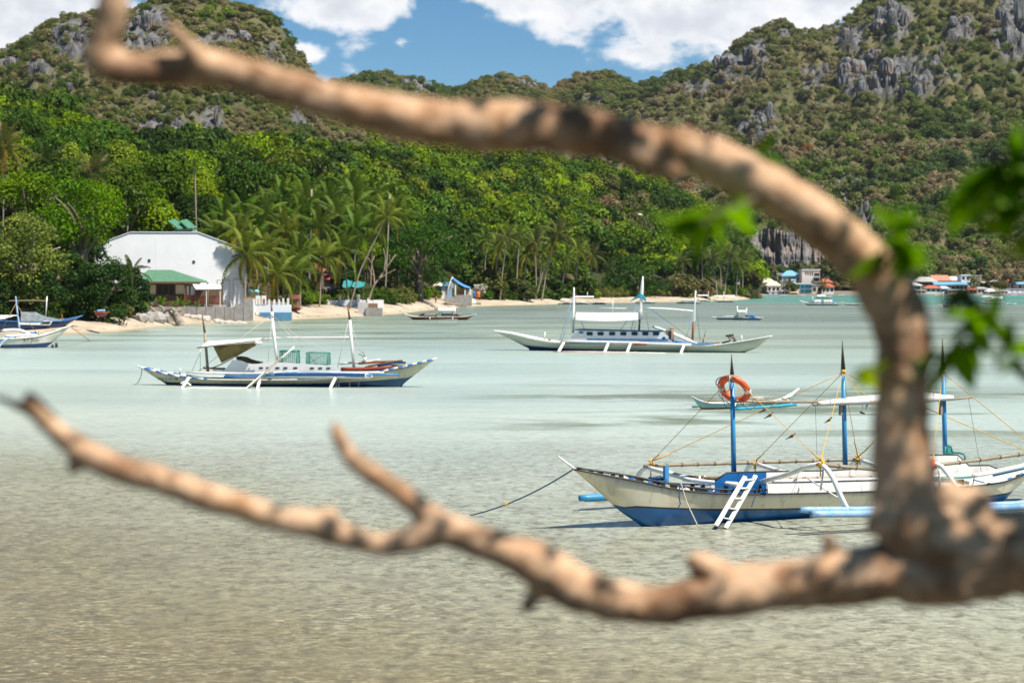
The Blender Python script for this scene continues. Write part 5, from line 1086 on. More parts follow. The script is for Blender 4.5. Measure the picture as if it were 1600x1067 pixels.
# ------------------------------------------------------------------ the small dugout behind the lifebuoy
fr = Frame((1097, 640), (1231, 635.5)); B4 = boat('small sea blue outrigger canoe behind the orange lifebuoy', fr)
H4 = Hull(fr, [(1080.5, 619), (1090, 625), (1100, 628), (1112, 629.5), (1160, 629), (1205, 627), (1222, 624), (1236, 616), (1248, 607)], [(1080.5, 619), (1090, 633), (1097, 640), (1231, 635.5), (1237, 630), (1248, 607)], [(1080, 636), (1110, 636.5), (1200, 634.5), (1240, 633)], .62, .12, 44)
H4.shell(B4, seablue, M('brown_bottom_paint', (.16, .075, .03), (.10, .05, .02), 3, .6), seablue, .01, deck=white, deck_drop=.10); H4.rail(B4, 'sheer_rail', .022, [white]);
pole(fr, B4, 'bow_cap', [(1248.5, 606.5), (1236, 617), (1222, 623.5)], [.02, .05, .05], white); pole(fr, B4, 'float', [(1147, 639, -1.3), (1200, 635.5, -1.3), (1244, 632, -1.3)], .062, turq); pole(fr, B4, 'float', [(1082, 636, 1.4), (1110, 635.5, 1.4)], .055, M('green_float', (.05, .16, .06), (.03, .1, .04), 4))
pole(fr, B4, 'outrigger_boom', [(1142, 638.5, -1.3), (1148, 634, -.9), (1150, 629, 0), (1148, 628, 1.2)], .03, white_pole); pole(fr, B4, 'outrigger_boom', [(1236, 631, -1.3), (1230, 624, -.8), (1222, 622, 0)], .03, white_pole)
for pts in ([(1108, 627, .1), (1160, 623.5, .1), (1221, 620, .1)], [(1100, 626.5, -.1), (1180, 622, -.1), (1210, 620.5, -.1)], [(1140, 627, .2), (1200, 624, .2)]): pole(fr, B4, 'bamboo_pole', pts, .025, bamboo)
c = MB(); v = fr.p(1185, 622, .2); c.box(v, (.5, .3, .10), white, (0, 0, .2), .02); c.build('thwart', B4)

# ------------------------------------------------------------------ white boat at the left edge
fr = Frame((-70, 545.5), (70, 543)); B5 = boat('white outrigger boat with pale blue mast at the left edge of the bay', fr)
H5 = Hull(fr, [(-150, 505), (-110, 516), (-70, 526), (0, 529), (40, 527), (60, 524.5), (80, 519), (96, 513.5), (112, 508)], [(-150, 505), (-95, 535), (-70, 545), (70, 543.5), (80, 537), (112, 508)], [(-150, 536), (-80, 540), (0, 539), (50, 537.5), (82, 534.5), (112, 534)], 1.25, .2)
H5.shell(B5, M('white_hull_paint', (.58, .57, .50), (.45, .44, .36), 1.0, .45, wear=(.3, .3, .2), wear_amt=.27), navy, navy, .02, deck=blue_trim, deck_drop=.1); H5.rail(B5, 'sheer_rail', .04, [white])
pole(fr, B5, 'mast', [(24.5, 463, 0), (26, 478, 0), (31, 518, 0)], [.05, .075, .085], M('pale_blue_mast', (.45, .55, .66), (.2, .36, .58), 2.5, .4)); pole(fr, B5, 'ridge_pole', [(-60, 494, 0), (27, 493, 0)], .05, white_pole)
c = MB(); c.sheet([[fr.p(-80 + i * 10.2, 494 + .8 * i * 0, -.0), fr.p(-82 + i * 10 + (0 if i < 9 else -8), 500 - .35 * i, -.8), fr.p(-84 + i * 9.2, 503 - .5 * i, -1.1)] for i in range(11)], .02, canvas); c.build('awning', B5, fix=False)
for pts, r, m_, nm in (([(-10, 560, -2), (0, 540, -1.6), (10, 530, -.8), (25, 527, -.4)], .07, blue_pale, 'outrigger_boom'), ([(-60, 545, -2.2), (2, 545.5, -2.2), (5, 545.5, -2.2)], .09, bamboo, 'float'), ([(0, 517, 0), (30, 516, -.2), (50, 525, -.3)], .14, white, 'cargo_roll'), ([(8, 525, -.45), (40, 524, -.5), (58, 524, -.4)], .11, white, 'cargo_roll'), ([(45, 522, .1), (57, 520, .1)], .12, blue_trim, 'cargo_roll'), ([(50, 526, -.4), (70, 523, -.4)], .07, turq, 'cargo_roll')): pole(fr, B5, nm, pts, r, m_)
for pts, m_ in (([(25, 474), (0, 520)], trope), ([(26, 476), (58, 522)], trope), ([(62, 521), (105, 512)], trope), ([(0, 518), (-8, 545)], trope)): c = MB(); c.tube([fr.p(*p, -.3) for p in pts], .022, m_, 5); c.build('rigging_rope', B5)
v = fr.p(33, 534.2, 0); letters('KY Jhon', .42, (v.x, -H5.beam(v.x) - .02, v.z), B5, dark, .06)
v = fr.p(61, 521, -.3); c = MB(); c.box(v, (.14, .14, .4), M('yellow_post', (.7, .5, .15)), (0, .2, 0)); c.build('post', B5)
a, b = fr.world(fr.p(110, 510)), W(141, 533); c = MB(); c.tube([a, b], .035, trope, 5); tag(c.build('mooring_rope', None, a), 'tan mooring rope from the bow of the white boat at the left edge', 'rope')
for (px, py, h, lab) in ((88, 543, .42, 'larger black stake in the water ahead of the white boat'), (82, 543.5, .28, 'smaller black stake in the water ahead of the white boat')):
    p = W(px, py); c = MB(); c.tube([(0, 0, -.3), (.01, 0, h * .5), (0, 0, h)], [.13, .12, .09], black, 8); tag(c.build('stake', None), lab, 'stake'); bpy.context.view_layer.update(); [setattr(o, 'location', p) for o in bpy.data.objects if o.get('label') == lab]
# blue boat drawn up on the sand behind it
fr = Frame((-40, 520), (88, 517), .25); B6 = boat('dark blue boat with grey tarpaulin drawn up under the shady trees', fr)
H6 = Hull(fr, [(-60, 498), (-30, 500), (40, 503), (70, 502), (95, 501), (115, 497), (129, 493)], [(-60, 498), (-40, 520), (70, 520), (88, 517), (129, 493)], [(-60, 520), (0, 522), (80, 522), (129, 520)], 1.7, .1)
H6.shell(B6, navy, navy, navy, .01, deck=greyw, deck_drop=.1); H6.rail(B6, 'sheer_rail', .05, [M('blue_rail_paint', (.04, .16, .38))])
c = MB(); rows = []
for i in range(9):
    px = 32 + i * 8; h = np.interp(px, [32, 58, 68, 98], [487.5, 488, 494, 500]); rows.append([fr.p(px, 502, -.75), fr.p(px + 1, h + 4 + (i % 2), -.6), fr.p(px, h, 0), fr.p(px, h + 4, .6), fr.p(px, 502, .75)])
c.grid(rows, greytarp, False); o = c.build('tarpaulin', B6, fix=False); o.modifiers.new('t', 'SOLIDIFY').thickness = .02
c = MB(); c.prism([fr.p(px, py, -.88) for px, py in ((30, 503), (66, 503.5), (70, 501), (82, 502), (78, 508), (30, 507))], (0, .05, 0), white); c.build('side_board', B6); c = MB(); c.prism([fr.p(px, py, -.89) for px, py in ((66, 504), (70, 502), (80, 503), (77, 507), (62, 506.5))], (0, .03, 0), dark); c.build('side_opening', B6)
pole(fr, B6, 'mast', [(73.5, 463, 0), (71.5, 494, 0)], .06, white_pole); pole(fr, B6, 'ridge_pole', [(14, 470, 0), (50, 469.5, 0), (73, 470, 0)], .04, bamboo); pole(fr, B6, 'bow_rope', [(97, 492, 0), (97, 501, 0)], .05, orangew)

# ------------------------------------------------------------------ boats farther off
def far_boat(label, pl_, pr_, hull_h, mtop, mbot, tips, beam=1.3, canopy=None, masts=(), rail=None, z=0.0, cargo=(), near_float=None, group='outrigger boats in the bay'):
    if z: z = hit_ground((pl_[0] + pr_[0]) / 2, pl_[1]).z + z - 1.2
    fr = Frame(pl_, pr_, z); o = boat(label, fr, group=group); (lx, ly), (rx, ry) = tips; ym = (pl_[1] + pr_[1]) / 2
    Hh = Hull(fr, [(lx, ly), ((lx + pl_[0]) / 2 + 2, (ly + ym - hull_h) / 2 + 1), (pl_[0] + 6, ym - hull_h), ((pl_[0] + pr_[0]) / 2, ym - hull_h + .4), (pr_[0] - 6, ym - hull_h), ((rx + pr_[0]) / 2 - 2, (ry + ym - hull_h) / 2 + 1), (rx, ry)],
              [(lx, ly), (pl_[0], pl_[1]), (pr_[0], pr_[1]), (rx, ry)], [(lx, ym - hull_h * .35), (rx, ym - hull_h * .35)], beam, .15, 36)
    Hh.shell(o, mtop, mbot, mbot, .02, deck=greyw, deck_drop=.1); Hh.rail(o, 'sheer_rail', .05, [rail or white])
    if canopy:
        x0, x1, yt, yb, cm_ = canopy; c = MB(); c.sheet([[fr.p(x0 + (x1 - x0) * i / 6, yb - .6, -.8), fr.p(x0 + (x1 - x0) * i / 6, yt + .3, -.45), fr.p(x0 + (x1 - x0) * i / 6, yt, 0), fr.p(x0 + (x1 - x0) * i / 6, yb - .6, .8)] for i in range(7)], .04, cm_); c.build('canopy', o, fix=False)
        for px in (x0 + 1, x1 - 1): pole(fr, o, 'canopy_post', [(px, yt + 1, .3), (px, ym - hull_h, .3)], .05, white_pole, 6)
    for (px, pt, m_) in masts: pole(fr, o, 'mast', [(px, pt, 0), (px - .5, ym - hull_h * .6, 0)], .06, m_, 6)
    for (x0, y0, x1, y1, r, m_) in cargo: pole(fr, o, 'cargo', [(x0, y0, -.2), ((x0 + x1) / 2, (y0 + y1) / 2 - .2, -.2), (x1, y1, -.2)], r, m_, 6)
    if near_float: x0, x1, yy, m_ = near_float; pole(fr, o, 'float', [(x0, yy, -2), (x1, yy, -2)], .08, m_, 6); [pole(fr, o, 'outrigger_boom', [(px, yy, -2), (px, yy - 3, -1), (px, ym - hull_h, 0)], .06, white_pole, 6) for px in (x0 + (x1 - x0) * .15, x0 + (x1 - x0) * .85)]
    return o
far_boat('brown and white boat with a white canopy moored by the beach', (645, 499.5), (729, 500), 5, orangew, redw, ((631, 489.5), (744, 490.5)), 1.4, (685, 712, 481, 486, canvas), cargo=((655, 493.5, 682, 492.5, .25, greyw), (690, 492, 722, 492, .2, greyw), (658, 493, 664, 491.5, .25, dark), (710, 494, 716, 493, .3, dark)), masts=((690, 482, white_pole), (707, 482, white_pole)), near_float=(664, 715, 499.3, bamboo))
far_boat('blue boat with a little white canopy on the open water right of the cabin boat', (1122, 499.5), (1188, 500.3), 4, seablue, blue_trim, ((1112, 494.5), (1192, 496)), 1.1, (1152, 1166, 484.5, 488, canvas), ((1152, 478, white_pole), (1166.5, 481, white_pole)), cargo=((1168, 495, 1180, 495, .3, blue_trim), (1131, 495, 1150, 494.5, .15, white), (1166, 494.5, 1172, 494.5, .25, dark)))
far_boat('low blue and white boat by the sand left of the cabin boat', (880, 475.5), (918, 475.8), 2.6, blue_trim, white, ((868, 473.2), (928, 473.5)), 1.2, (876, 889, 467.5, 470, canvas), ((918, 456, white_pole),), cargo=((900, 473, 912, 472.5, .25, white),))
far_boat('dark blue boat against the sand just left of the middle white mast', (925, 475.5), (946, 475.5), 3.2, navy, navy, ((919, 471.5), (951, 472)), 1.4, (898, 928, 462.5, 465, canvas), ((932, 470, blue_trim),))
far_boat('white outrigger boat near the sand right of the middle white mast', (995, 474), (1022, 474.2), 2.6, white, blue_trim, ((986, 470.5), (1028, 471)), 1.4)
far_boat('grey blue boat lying off the sand spit', (1060, 474.3), (1092, 474.5), 3, seablue, blue_trim, ((1050, 471.5), (1100, 471.5)), 1.3, cargo=((1065, 470, 1088, 470, .25, white),))
far_boat('white canopied boat by the end of the sand spit', (1122, 472.5), (1146, 472.6), 3, white, blue_trim, ((1112, 468.5), (1152, 469)), 1.4, (1116, 1148, 461.5, 464, canvas), ((1131, 456, white_pole),))
far_boat('small white boat with awning left of the spit palms', (1094, 471.5), (1108, 471.6), 2.4, white, white, ((1088, 468.5), (1112, 468.5)), 1.4, (1090, 1107, 460.5, 463, canvas), ((1107, 455, white_pole),))
far_boat('long white outrigger boat left of the thick branch before the town', (1262, 477.3), (1308, 477.5), 3.6, white, seablue, ((1249, 469), (1318, 472)), 1.8, cargo=((1272, 472, 1282, 471.5, .5, white), (1287, 472, 1300, 471.5, .45, white), (1264, 473, 1306, 473.5, .25, blue_trim)), masts=((1270, 463, white_pole), (1290, 468, white_pole)))
far_boat('white motor boat close to the town shore', (1277, 466.4), (1297, 466.4), 3, white, white, ((1273, 462.5), (1300, 462)), 2.2, (1277, 1290, 461, 463, white_clean))
far_boat('plain pale boat at the right of the long white one, beside the branch', (1322, 477), (1342, 477), 2.5, cream, seablue, ((1314, 472.5), (1350, 473)), 1.4)
far_boat('white and blue boat with two tall white masts at the right, before the town', (1474, 480), (1500, 480.2), 4.2, white, blue_trim, ((1466, 475.5), (1512, 474.5)), 1.5, (1482, 1506, 464.5, 466.5, canvas), ((1474.5, 455, white_pole), (1494.5, 459, white_pole)), cargo=((1476, 475, 1500, 474, .3, white),), near_float=(1468, 1496, 480.6, blue_trim))
far_boat('white boat with broad canopy at the right, partly behind the leaves', (1540, 475.5), (1564, 475.5), 3.2, white, seablue, ((1530, 471), (1568, 471)), 1.6, (1550, 1566, 463, 467, canvas), ((1532, 463, white_pole), (1566, 463, white_pole)), cargo=((1533, 464, 1550, 464, .25, white), (1540, 471, 1552, 471, .25, redw)))
far_boat('small pale boat at the far right off the town', (1570, 476), (1584, 476), 2, white, white, ((1566, 473.5), (1588, 473.5)), 1.0)
far_boat('low white boat moored against the town quay on the right', (1424, 460), (1446, 460), 2.6, white, white, ((1418, 456.5), (1452, 456.5)), 2.2, (1428, 1444, 454.5, 456.5, white_clean))
far_boat('white boat at the quay under the pale tower', (1496, 460.5), (1512, 460.5), 2.6, white, white, ((1491, 457), (1517, 457)), 2.2, (1498, 1510, 454.5, 456.5, white_clean))
# two red boats on trestles and a red hull under the trees
far_boat('red boat on trestles in the shade beside the dark thicket', (150, 493), (166, 493), 5, redw, redw, ((147, 486), (171, 487)), .9, z=1.6, rail=redw, cargo=((152, 486, 164, 485.5, .15, blue_pale),), group='boats drawn up on the beach')
far_boat('long red boat drawn up under the round dark tree', (640, 466), (656, 466), 6, redw, redw, ((636, 458), (662, 459)), 1.4, z=1.2, rail=redw, group='boats drawn up on the beach')
far_boat('short red boat right of the long red one on the sand', (664, 465), (674, 465), 3.5, redw, redw, ((661, 461), (678, 461)), 1.2, z=1.2, rail=redw, group='boats drawn up on the beach')
far_boat('red kayak lying behind the blue based white wall', (454, 483), (468, 484), 3, M('bright_red_plastic', (.6, .03, .03)), redw, ((450, 479.5), (471, 481.5)), .8, z=1.2, rail=redw, group='boats drawn up on the beach')
# ================================================================== SHORE BUILDINGS AND THINGS
def at(px, py, D): return P(px, py, D)
class Facade:
    """a building seen square on: x across, y going in, z up, from a base point at depth D"""
    def __init__(s, name, label, cat, px0, px1, py_base, D, group=None):
        s.D = D; s.k = D / F; s.o = P(px0, py_base, D); s.px0, s.pyb = px0, py_base; s.w = (px1 - px0) * s.k; s.root = thing(name, label, cat, s.o, 0, group)
    def x(s, px): return (px - s.px0) * s.k
    def z(s, py): return (s.pyb - py) * s.k
    def box(s, name, x0, x1, y0, y1, z0, z1, mat, parent=None, bev=0.0):
        c = MB(); c.box(((x0 + x1) / 2, (y0 + y1) / 2, (z0 + z1) / 2), (abs(x1 - x0), abs(y1 - y0), abs(z1 - z0)), mat, bev=bev); return c.build(name, parent or s.root)
    def window(s, x0, x1, z0, z1, y=0.0, mat=None, frame=None, fw=.08, parent=None):
        f = s.box('window', x0 - fw, x1 + fw, y - .05, y + .02, z0 - fw, z1 + fw, frame or white_clean, parent); c = MB(); c.box(((x0 + x1) / 2, y - .055, (z0 + z1) / 2), (x1 - x0, .02, z1 - z0), mat or darkglass); c.build('pane', f if parent is None else parent); return f
    def hip(s, name, x0, x1, y0, y1, z, h, mat, rx0, rx1, over=.4, th=.15):
        x0, x1, y0, y1 = x0 - over, x1 + over, y0 - over, y1 + over; ym = (y0 + y1) / 2; c = MB()
        v = [(x0, y0, z), (x1, y0, z), (x1, y1, z), (x0, y1, z), (rx0, ym, z + h), (rx1, ym, z + h), (x0, y0, z - th), (x1, y0, z - th), (x1, y1, z - th), (x0, y1, z - th)]
        c.add(v, [(0, 1, 5, 4), (2, 3, 4, 5), (1, 2, 5), (3, 0, 4), (6, 7, 1, 0), (7, 8, 2, 1), (8, 9, 3, 2), (9, 6, 0, 3), (9, 8, 7, 6)], mat); return c.build(name, s.root)
# white hall
D = 287; f = Facade('white_hall', 'big plain white hall with a clipped gable behind the beach', 'building', 148, 383, 483, D)
prof = [(148, 483), (383, 483), (383, 391), (308, 363), (203, 363), (148, 384)]
c = MB(); c.prism([(f.x(px), 0, f.z(py)) for px, py in prof], (0, 13, 0), wall_white); body = c.build('wall', f.root)
c = MB(); e = [(f.x(px), f.z(py)) for px, py in ((148, 384), (203, 363), (308, 363), (383, 391))]
for (xa_, za_), (xb_, zb_) in zip(e[:-1], e[1:]):
    d = Vector((xb_ - xa_, 0, zb_ - za_)).normalized(); nz = Vector((-d.z, 0, d.x)) * .10
    c.prism([Vector((xa_, -.12, za_)), Vector((xb_, -.12, zb_)), Vector((xb_, -.12, zb_)) + nz, Vector((xa_, -.12, za_)) + nz], (0, 13.3, 0), M('white_roof_sheet', (.72, .74, .77), (.64, .66, .69), .4, .5))
c.build('roof', f.root); f.root.rotation_euler = (0, 0, R(7.6))
for px, py in ((232, 407), (301, 409)): c = MB(); c.box((f.x(px), -.03, f.z(py)), (.36, .10, .36), dark); v_ = c.build('vent', f.root)
for px0, px1, pt in ((338, 356, 438), (363, 379.5, 437)):
    d_ = f.box('door', f.x(px0), f.x(px1), -.06, .02, f.z(480), f.z(pt), wall_white); f.box('door_frame', f.x(px0) - .06, f.x(px1) + .06, -.075, -.0, f.z(pt), f.z(pt) + .10, wall_grey, d_); f.box('door_frame', f.x(px0) - .07, f.x(px0), -.072, 0, f.z(480), f.z(pt), wall_grey, d_); f.box('door_frame', f.x(px1), f.x(px1) + .07, -.072, 0, f.z(480), f.z(pt), wall_grey, d_)
for px in (241,): f.box('panel_joint', f.x(px), f.x(px) + .02, -.008, .01, 0.2, f.z(400 if px > 310 else 372), wall_grey)
# green roofed house with veranda
D = 276; f = Facade('green_roofed_house', 'brown beach house with a green tiled hip roof and a red veranda', 'house', 205, 346, 481, D)
tiles = f.hip('roof', f.x(212), f.x(312), 0, 7, f.z(440), f.z(421.5) - f.z(440), roof_green, f.x(224), f.x(262), .2); f.box('eave_board', f.x(210), f.x(314), -.30, -.24, f.z(443), f.z(440) - .01, brownw)
f.box('wall', f.x(214), f.x(292), .9, 6.8, 0, f.z(443), brownw); f.box('wall_base', f.x(208), f.x(292), .55, .88, 0, f.z(461), M('dark_brown_boards', (.09, .05, .035), (.06, .032, .02), 2))
for px0, px1 in ((233, 241.5), (273, 286.5)): f.box('wall_panel', f.x(px0), f.x(px1), .80, .93, f.z(460), f.z(445), wall_cream)
w = f.box('window', f.x(243), f.x(272), .78, .94, f.z(460.5), f.z(444.5), brownw)
for i in range(3): c = MB(); x0 = f.x(244 + i * 9.4); c.box((x0 + .38, .77, f.z(452.5)), (.74, .03, 1.28), dark); c.build('pane', w)
for px in (215, 288, 304, 323): f.box('post', f.x(px), f.x(px) + .16, -.1, .06, 0, f.z(442), brownw)
for px in (290.5, 297, 301): f.box('shutter', f.x(px), f.x(px) + .30, .6, .66, f.z(461), f.z(447), white_clean)
f.box('veranda_floor', f.x(288), f.x(346), -.2, 5, 0, .35, concrete); f.box('back_wall', f.x(292), f.x(340), 5.2, 5.4, 0, f.z(446), M('brown_back_wall', (.17, .11, .07), (.12, .08, .05), 2))
for z in (f.z(463), f.z(473)): f.box('railing', f.x(288), f.x(342), -.12, -.05, z - .05, z + .05, redw)
for i in range(19): f.box('baluster', f.x(289 + i * 2.9), f.x(289 + i * 2.9) + .09, -.11, -.06, f.z(477), f.z(463), redw)
f.box('railing_post', f.x(314), f.x(318.5), -.2, 0.0, 0, f.z(462), orangew)
c = MB(); c.sheet([[(f.x(300 + i * 5), 0 + .0, f.z(442.5 + i * .25)), (f.x(309 + i * 4.4), -1.6, f.z(452 - .1 * i))] for i in range(10)], .05, white_clean, False); c.build('awning', f.root, fix=False)
for px in (346, 324.5): f.box('awning_post', f.x(px), f.x(px) + .10, -1.5, -1.4, 0, f.z(451), white_pole)
o = P(203, 452, 272); c = MB(); c.grid([[(-1.2, 0, .9), (0, 0, 1.0), (1.5, 0, .3)], [(-1.4, -1.6, 0), (0, -1.7, -.2), (1.8, -1.5, -.8)]], roof_green, False); q = c.build('small_roof', f.root, fix=False); q.location = o - f.o; q.modifiers.new('t', 'SOLIDIFY').thickness = .06
# lamp post by the veranda
p = hit_ground(325, 482); t = thing('garden_lamp', 'garden lamp with a round white globe beside the white awning', 'lamp', (P(325, 440, 270).x, 270, 1.5)); c = MB(); c.tube([(0, 0, 0), (0, 0, 3.9)], .05, bamboo, 6); c.build('pole', t)
c = MB(); bm = bmesh.new(); bmesh.ops.create_uvsphere(bm, u_segments=10, v_segments=8, radius=.2); c.add([v.co + Vector((0, 0, 4.05)) for v in bm.verts], [tuple(v.index for v in q.verts) for q in bm.faces], white_clean, True); bm.free(); c.build('globe', t)
# concrete sea wall of separate bays
D = 269; f = Facade('sea_wall', 'low grey concrete wall in front of the green roofed house', 'wall', 206, 396, 497, D); n = 13
for i in range(n):
    x0, x1 = i * f.w / n, (i + 1) * f.w / n - .05; f.box('wall_panel', x0, x1, 0, .22, -.4, f.z(480 + (0 if i < 11 else -5 * (i - 10))) + .05 * (i % 2), concrete, bev=.02)
    f.box('pillar', x0 - .06, x0 + .12, -.06, .28, -.4, f.z(480) + .12, concrete) if i else None
# rubble in front of it
for i in range(46):
    px = rng.uniform(284, 402); d_ = rng.uniform(.3, 3.2); s = rng.uniform(.18, .62); bm = bmesh.new(); bmesh.ops.create_icosphere(bm, subdivisions=2, radius=s)
    for v in bm.verts: v.co = v.co * (1 + .35 * float(fbm(v.co.x * 2 + i, v.co.y * 2, v.co.z * 2, 2))); v.co.z *= .7
    me = bpy.data.meshes.new('rubble'); bm.to_mesh(me); bm.free(); me.materials.append(rock_rubble); x = (px - CX) / F * (D - d_); zz = float(beach_z(px, D - d_ - float(shoreD(px))))
    o = tag(link_mesh('rubble_stone', me, None, (x, D - d_, zz + .1)), 'pale lump of coral rubble heaped along the foot of the concrete wall', 'stone', 'coral rubble along the wall')
for i in range(9):
    px = 216 + i * 6; s = .5 + .25 * (i % 3); bm = bmesh.new(); bmesh.ops.create_icosphere(bm, subdivisions=2, radius=s)
    for v in bm.verts: v.co = v.co * (1 + .4 * float(fbm(v.co.x * 2 + i * 5, v.co.y * 2, v.co.z * 2, 2)))
    me = bpy.data.meshes.new('boulder'); bm.to_mesh(me); bm.free(); me.materials.append(concrete); p = hit_ground(px, 500 + (i % 2) * 3); tag(link_mesh('boulder', me, None, p + Vector((0, 0, .3))), 'grey boulder beside the driftwood stump below the thicket', 'stone', 'grey boulders left of the driftwood')
# upturned driftwood stumps
def stump(label, limbs, px, py, D, seed):
    o = P(px, py, D); k = D / F; mb = MB(); rg = random.Random(seed)
    for pts, r in limbs:
        q = smooth_pts([((x - px) * k, y, (py - z) * k) for x, z, y in pts], 4); mb.tube([Vector(v) for v in q], [r * (1 - .5 * i / len(q)) * (1 + rg.uniform(-.12, .12)) for i in range(len(q))], driftgrey, 8)
    ob = mb.build('driftwood', None, o); ob.data.transform(Matrix.Translation(o)); return tag(ob, label, 'driftwood')
stump('grey tangled driftwood root standing on the water edge before the wall', [([(237, 513, 0), (243, 503, .1), (249, 493, .2), (254, 485, .3)], .32), ([(249, 495, 0), (243, 487, -.2), (235, 479, -.3)], .2), ([(254, 488, .2), (262, 484, 0), (271, 482, -.1)], .28), ([(252, 500, -.3), (256, 494, -.4), (263, 496, -.4), (264, 505, -.4), (257, 508, -.3), (252, 503, -.3)], .17),
       ([(264, 506, 0), (271, 509, -.1), (275, 511, -.2)], .12), ([(256, 486, .2), (252, 480, .3), (247, 478, .3)], .22), ([(262, 484, 0), (268, 492, .2), (272, 500, .2)], .2), ([(240, 486, 0), (238, 494, -.1), (236, 500, -.1)], .12)], 255, 511, 252, 1)
stump('brown leaning stump at the right of the tangled driftwood root', [([(286, 513, 0), (280, 503, 0), (275, 492, .1), (273, 484, .2)], .62), ([(274, 488, 0), (270, 483, -.1), (266, 481, -.2)], .26), ([(275, 487, .1), (280, 484, .2), (283, 486, .3)], .3)], 284, 512, 252, 2)
# agave plants on the wall
agave = leaf_mat('agave_leaf', (.17, .24, .035), .3)
for i, (px, py, sz, lab) in enumerate(((252, 478, 1.35, 'large yellow green agave behind the driftwood root'), (241, 479, .9, 'pale agave at the left of the large yellow green one'), (281, 479, 1.15, 'yellow green agave right of the largest one'), (291, 479, 1.0, 'yellowish agave under the red veranda rail'), (308, 480, .75, 'small agave at the right end of the row'), (271, 480, .7, 'low dark agave between the two big ones'))):
    o = P(px, py, 266.5 + .2 * i); t = thing('agave', lab, 'plant', o, i, 'agaves in a row on the wall'); mm = agave if i != 1 else leaf_mat('pale_agave_leaf', (.34, .33, .26), .2)
    for k in range(13):
        a = k * 2.4; e = .35 + .9 * (k % 5) / 4; c = MB(); L = sz * 1.35 * (.85 + .15 * (k % 3)); pts = [(0, 0), (.4, .36), (.75, .52), (1, .5 - .2 * (1.3 - e))]; rows = []
        for r_, h_ in pts: w = .12 * sz * (1 - r_) ** .6 + .004; b = Vector((math.cos(a) * r_ * L * math.cos(e), math.sin(a) * r_ * L * math.cos(e), h_ * L * math.sin(e) * 1.7)); sd = Vector((-math.sin(a), math.cos(a), 0)); rows.append([b - sd * w + Vector((0, 0, .02)), b, b + sd * w + Vector((0, 0, .02))])
        c.grid(rows, mm); o_ = c.build('leaf', t, fix=False)
# crenellated white and blue wall
D = 285; f = Facade('castle_wall', 'white terrace wall with battlements and a blue base on the sand', 'wall', 397, 455, 497, D)
f.box('wall', f.x(397), f.x(455), 0, .35, f.z(488), f.z(476), white_clean); f.box('wall_base', f.x(407), f.x(456), -1.2, .30, -.3, f.z(488) - .004, M('blue_wall_paint', (.10, .26, .42), (.08, .2, .34), .8, .6)); f.box('wall_return', f.x(396), f.x(398.3), -.3, 3.0, -.3, f.z(468), wall_white)
for px in (399, 411, 419, 427, 434.5, 441, 448.5): f.box('merlon', f.x(px), f.x(px + 2.8), .02, .33, f.z(476), f.z(468 if px < 440 else 466), white_clean)
for px, sgn in ((403.5, 1), (412.5, 1)): q = f.box('poster_board', f.x(px - 3.8), f.x(px + 3.6), -.06, 0, f.z(476), f.z(462), white_clean); f.box('picture', f.x(px - 1.5), f.x(px + 1.5), -.075, -.061, f.z(475), f.z(467), redw if px > 408 else wall_cream, q)
f2 = Facade('terrace_block', 'rough tan concrete block at the left end of the white battlement wall', 'wall', 381, 397, 496, 284); f2.box('block', 0, f2.w - .25, 0, 3, -.4, f2.z(466), M('tan_concrete', (.38, .32, .26), (.27, .22, .18), 1.2, .9)); f2.box('block', 0.1, f2.w - .4, -.5, -.01, -.4, f2.z(481), concrete)
def parasol(label, px, py, D, r, h, mat):
    g = P(px, py, D); t = thing('parasol', label, 'parasol', (g.x, g.y, g.z - h), 0, 'aqua parasols on the terrace'); c = MB(); c.tube([(0, 0, 0), (0, 0, h)], .04, white_pole, 6); c.build('pole', t); c = MB(); n = 10
    rows = [[(math.cos(6.2832 * k / n) * r * q, math.sin(6.2832 * k / n) * r * q, h - r * .75 * q ** 1.7 - (.07 if (k % 2 and q > .9) else 0)) for k in range(n + 1)] for q in (.01, .35, .7, 1)]; c.grid(rows, mat); o = c.build('canopy', t, fix=False); o.modifiers.new('t', 'SOLIDIFY').thickness = .02
parasol('aqua parasol at the left end of the battlement wall', 391, 452, 290, .46, 2.2, aqua_cloth); parasol('aqua parasol right beside the other one above the posters', 401, 452.5, 291, .46, 2.2, aqua_cloth)
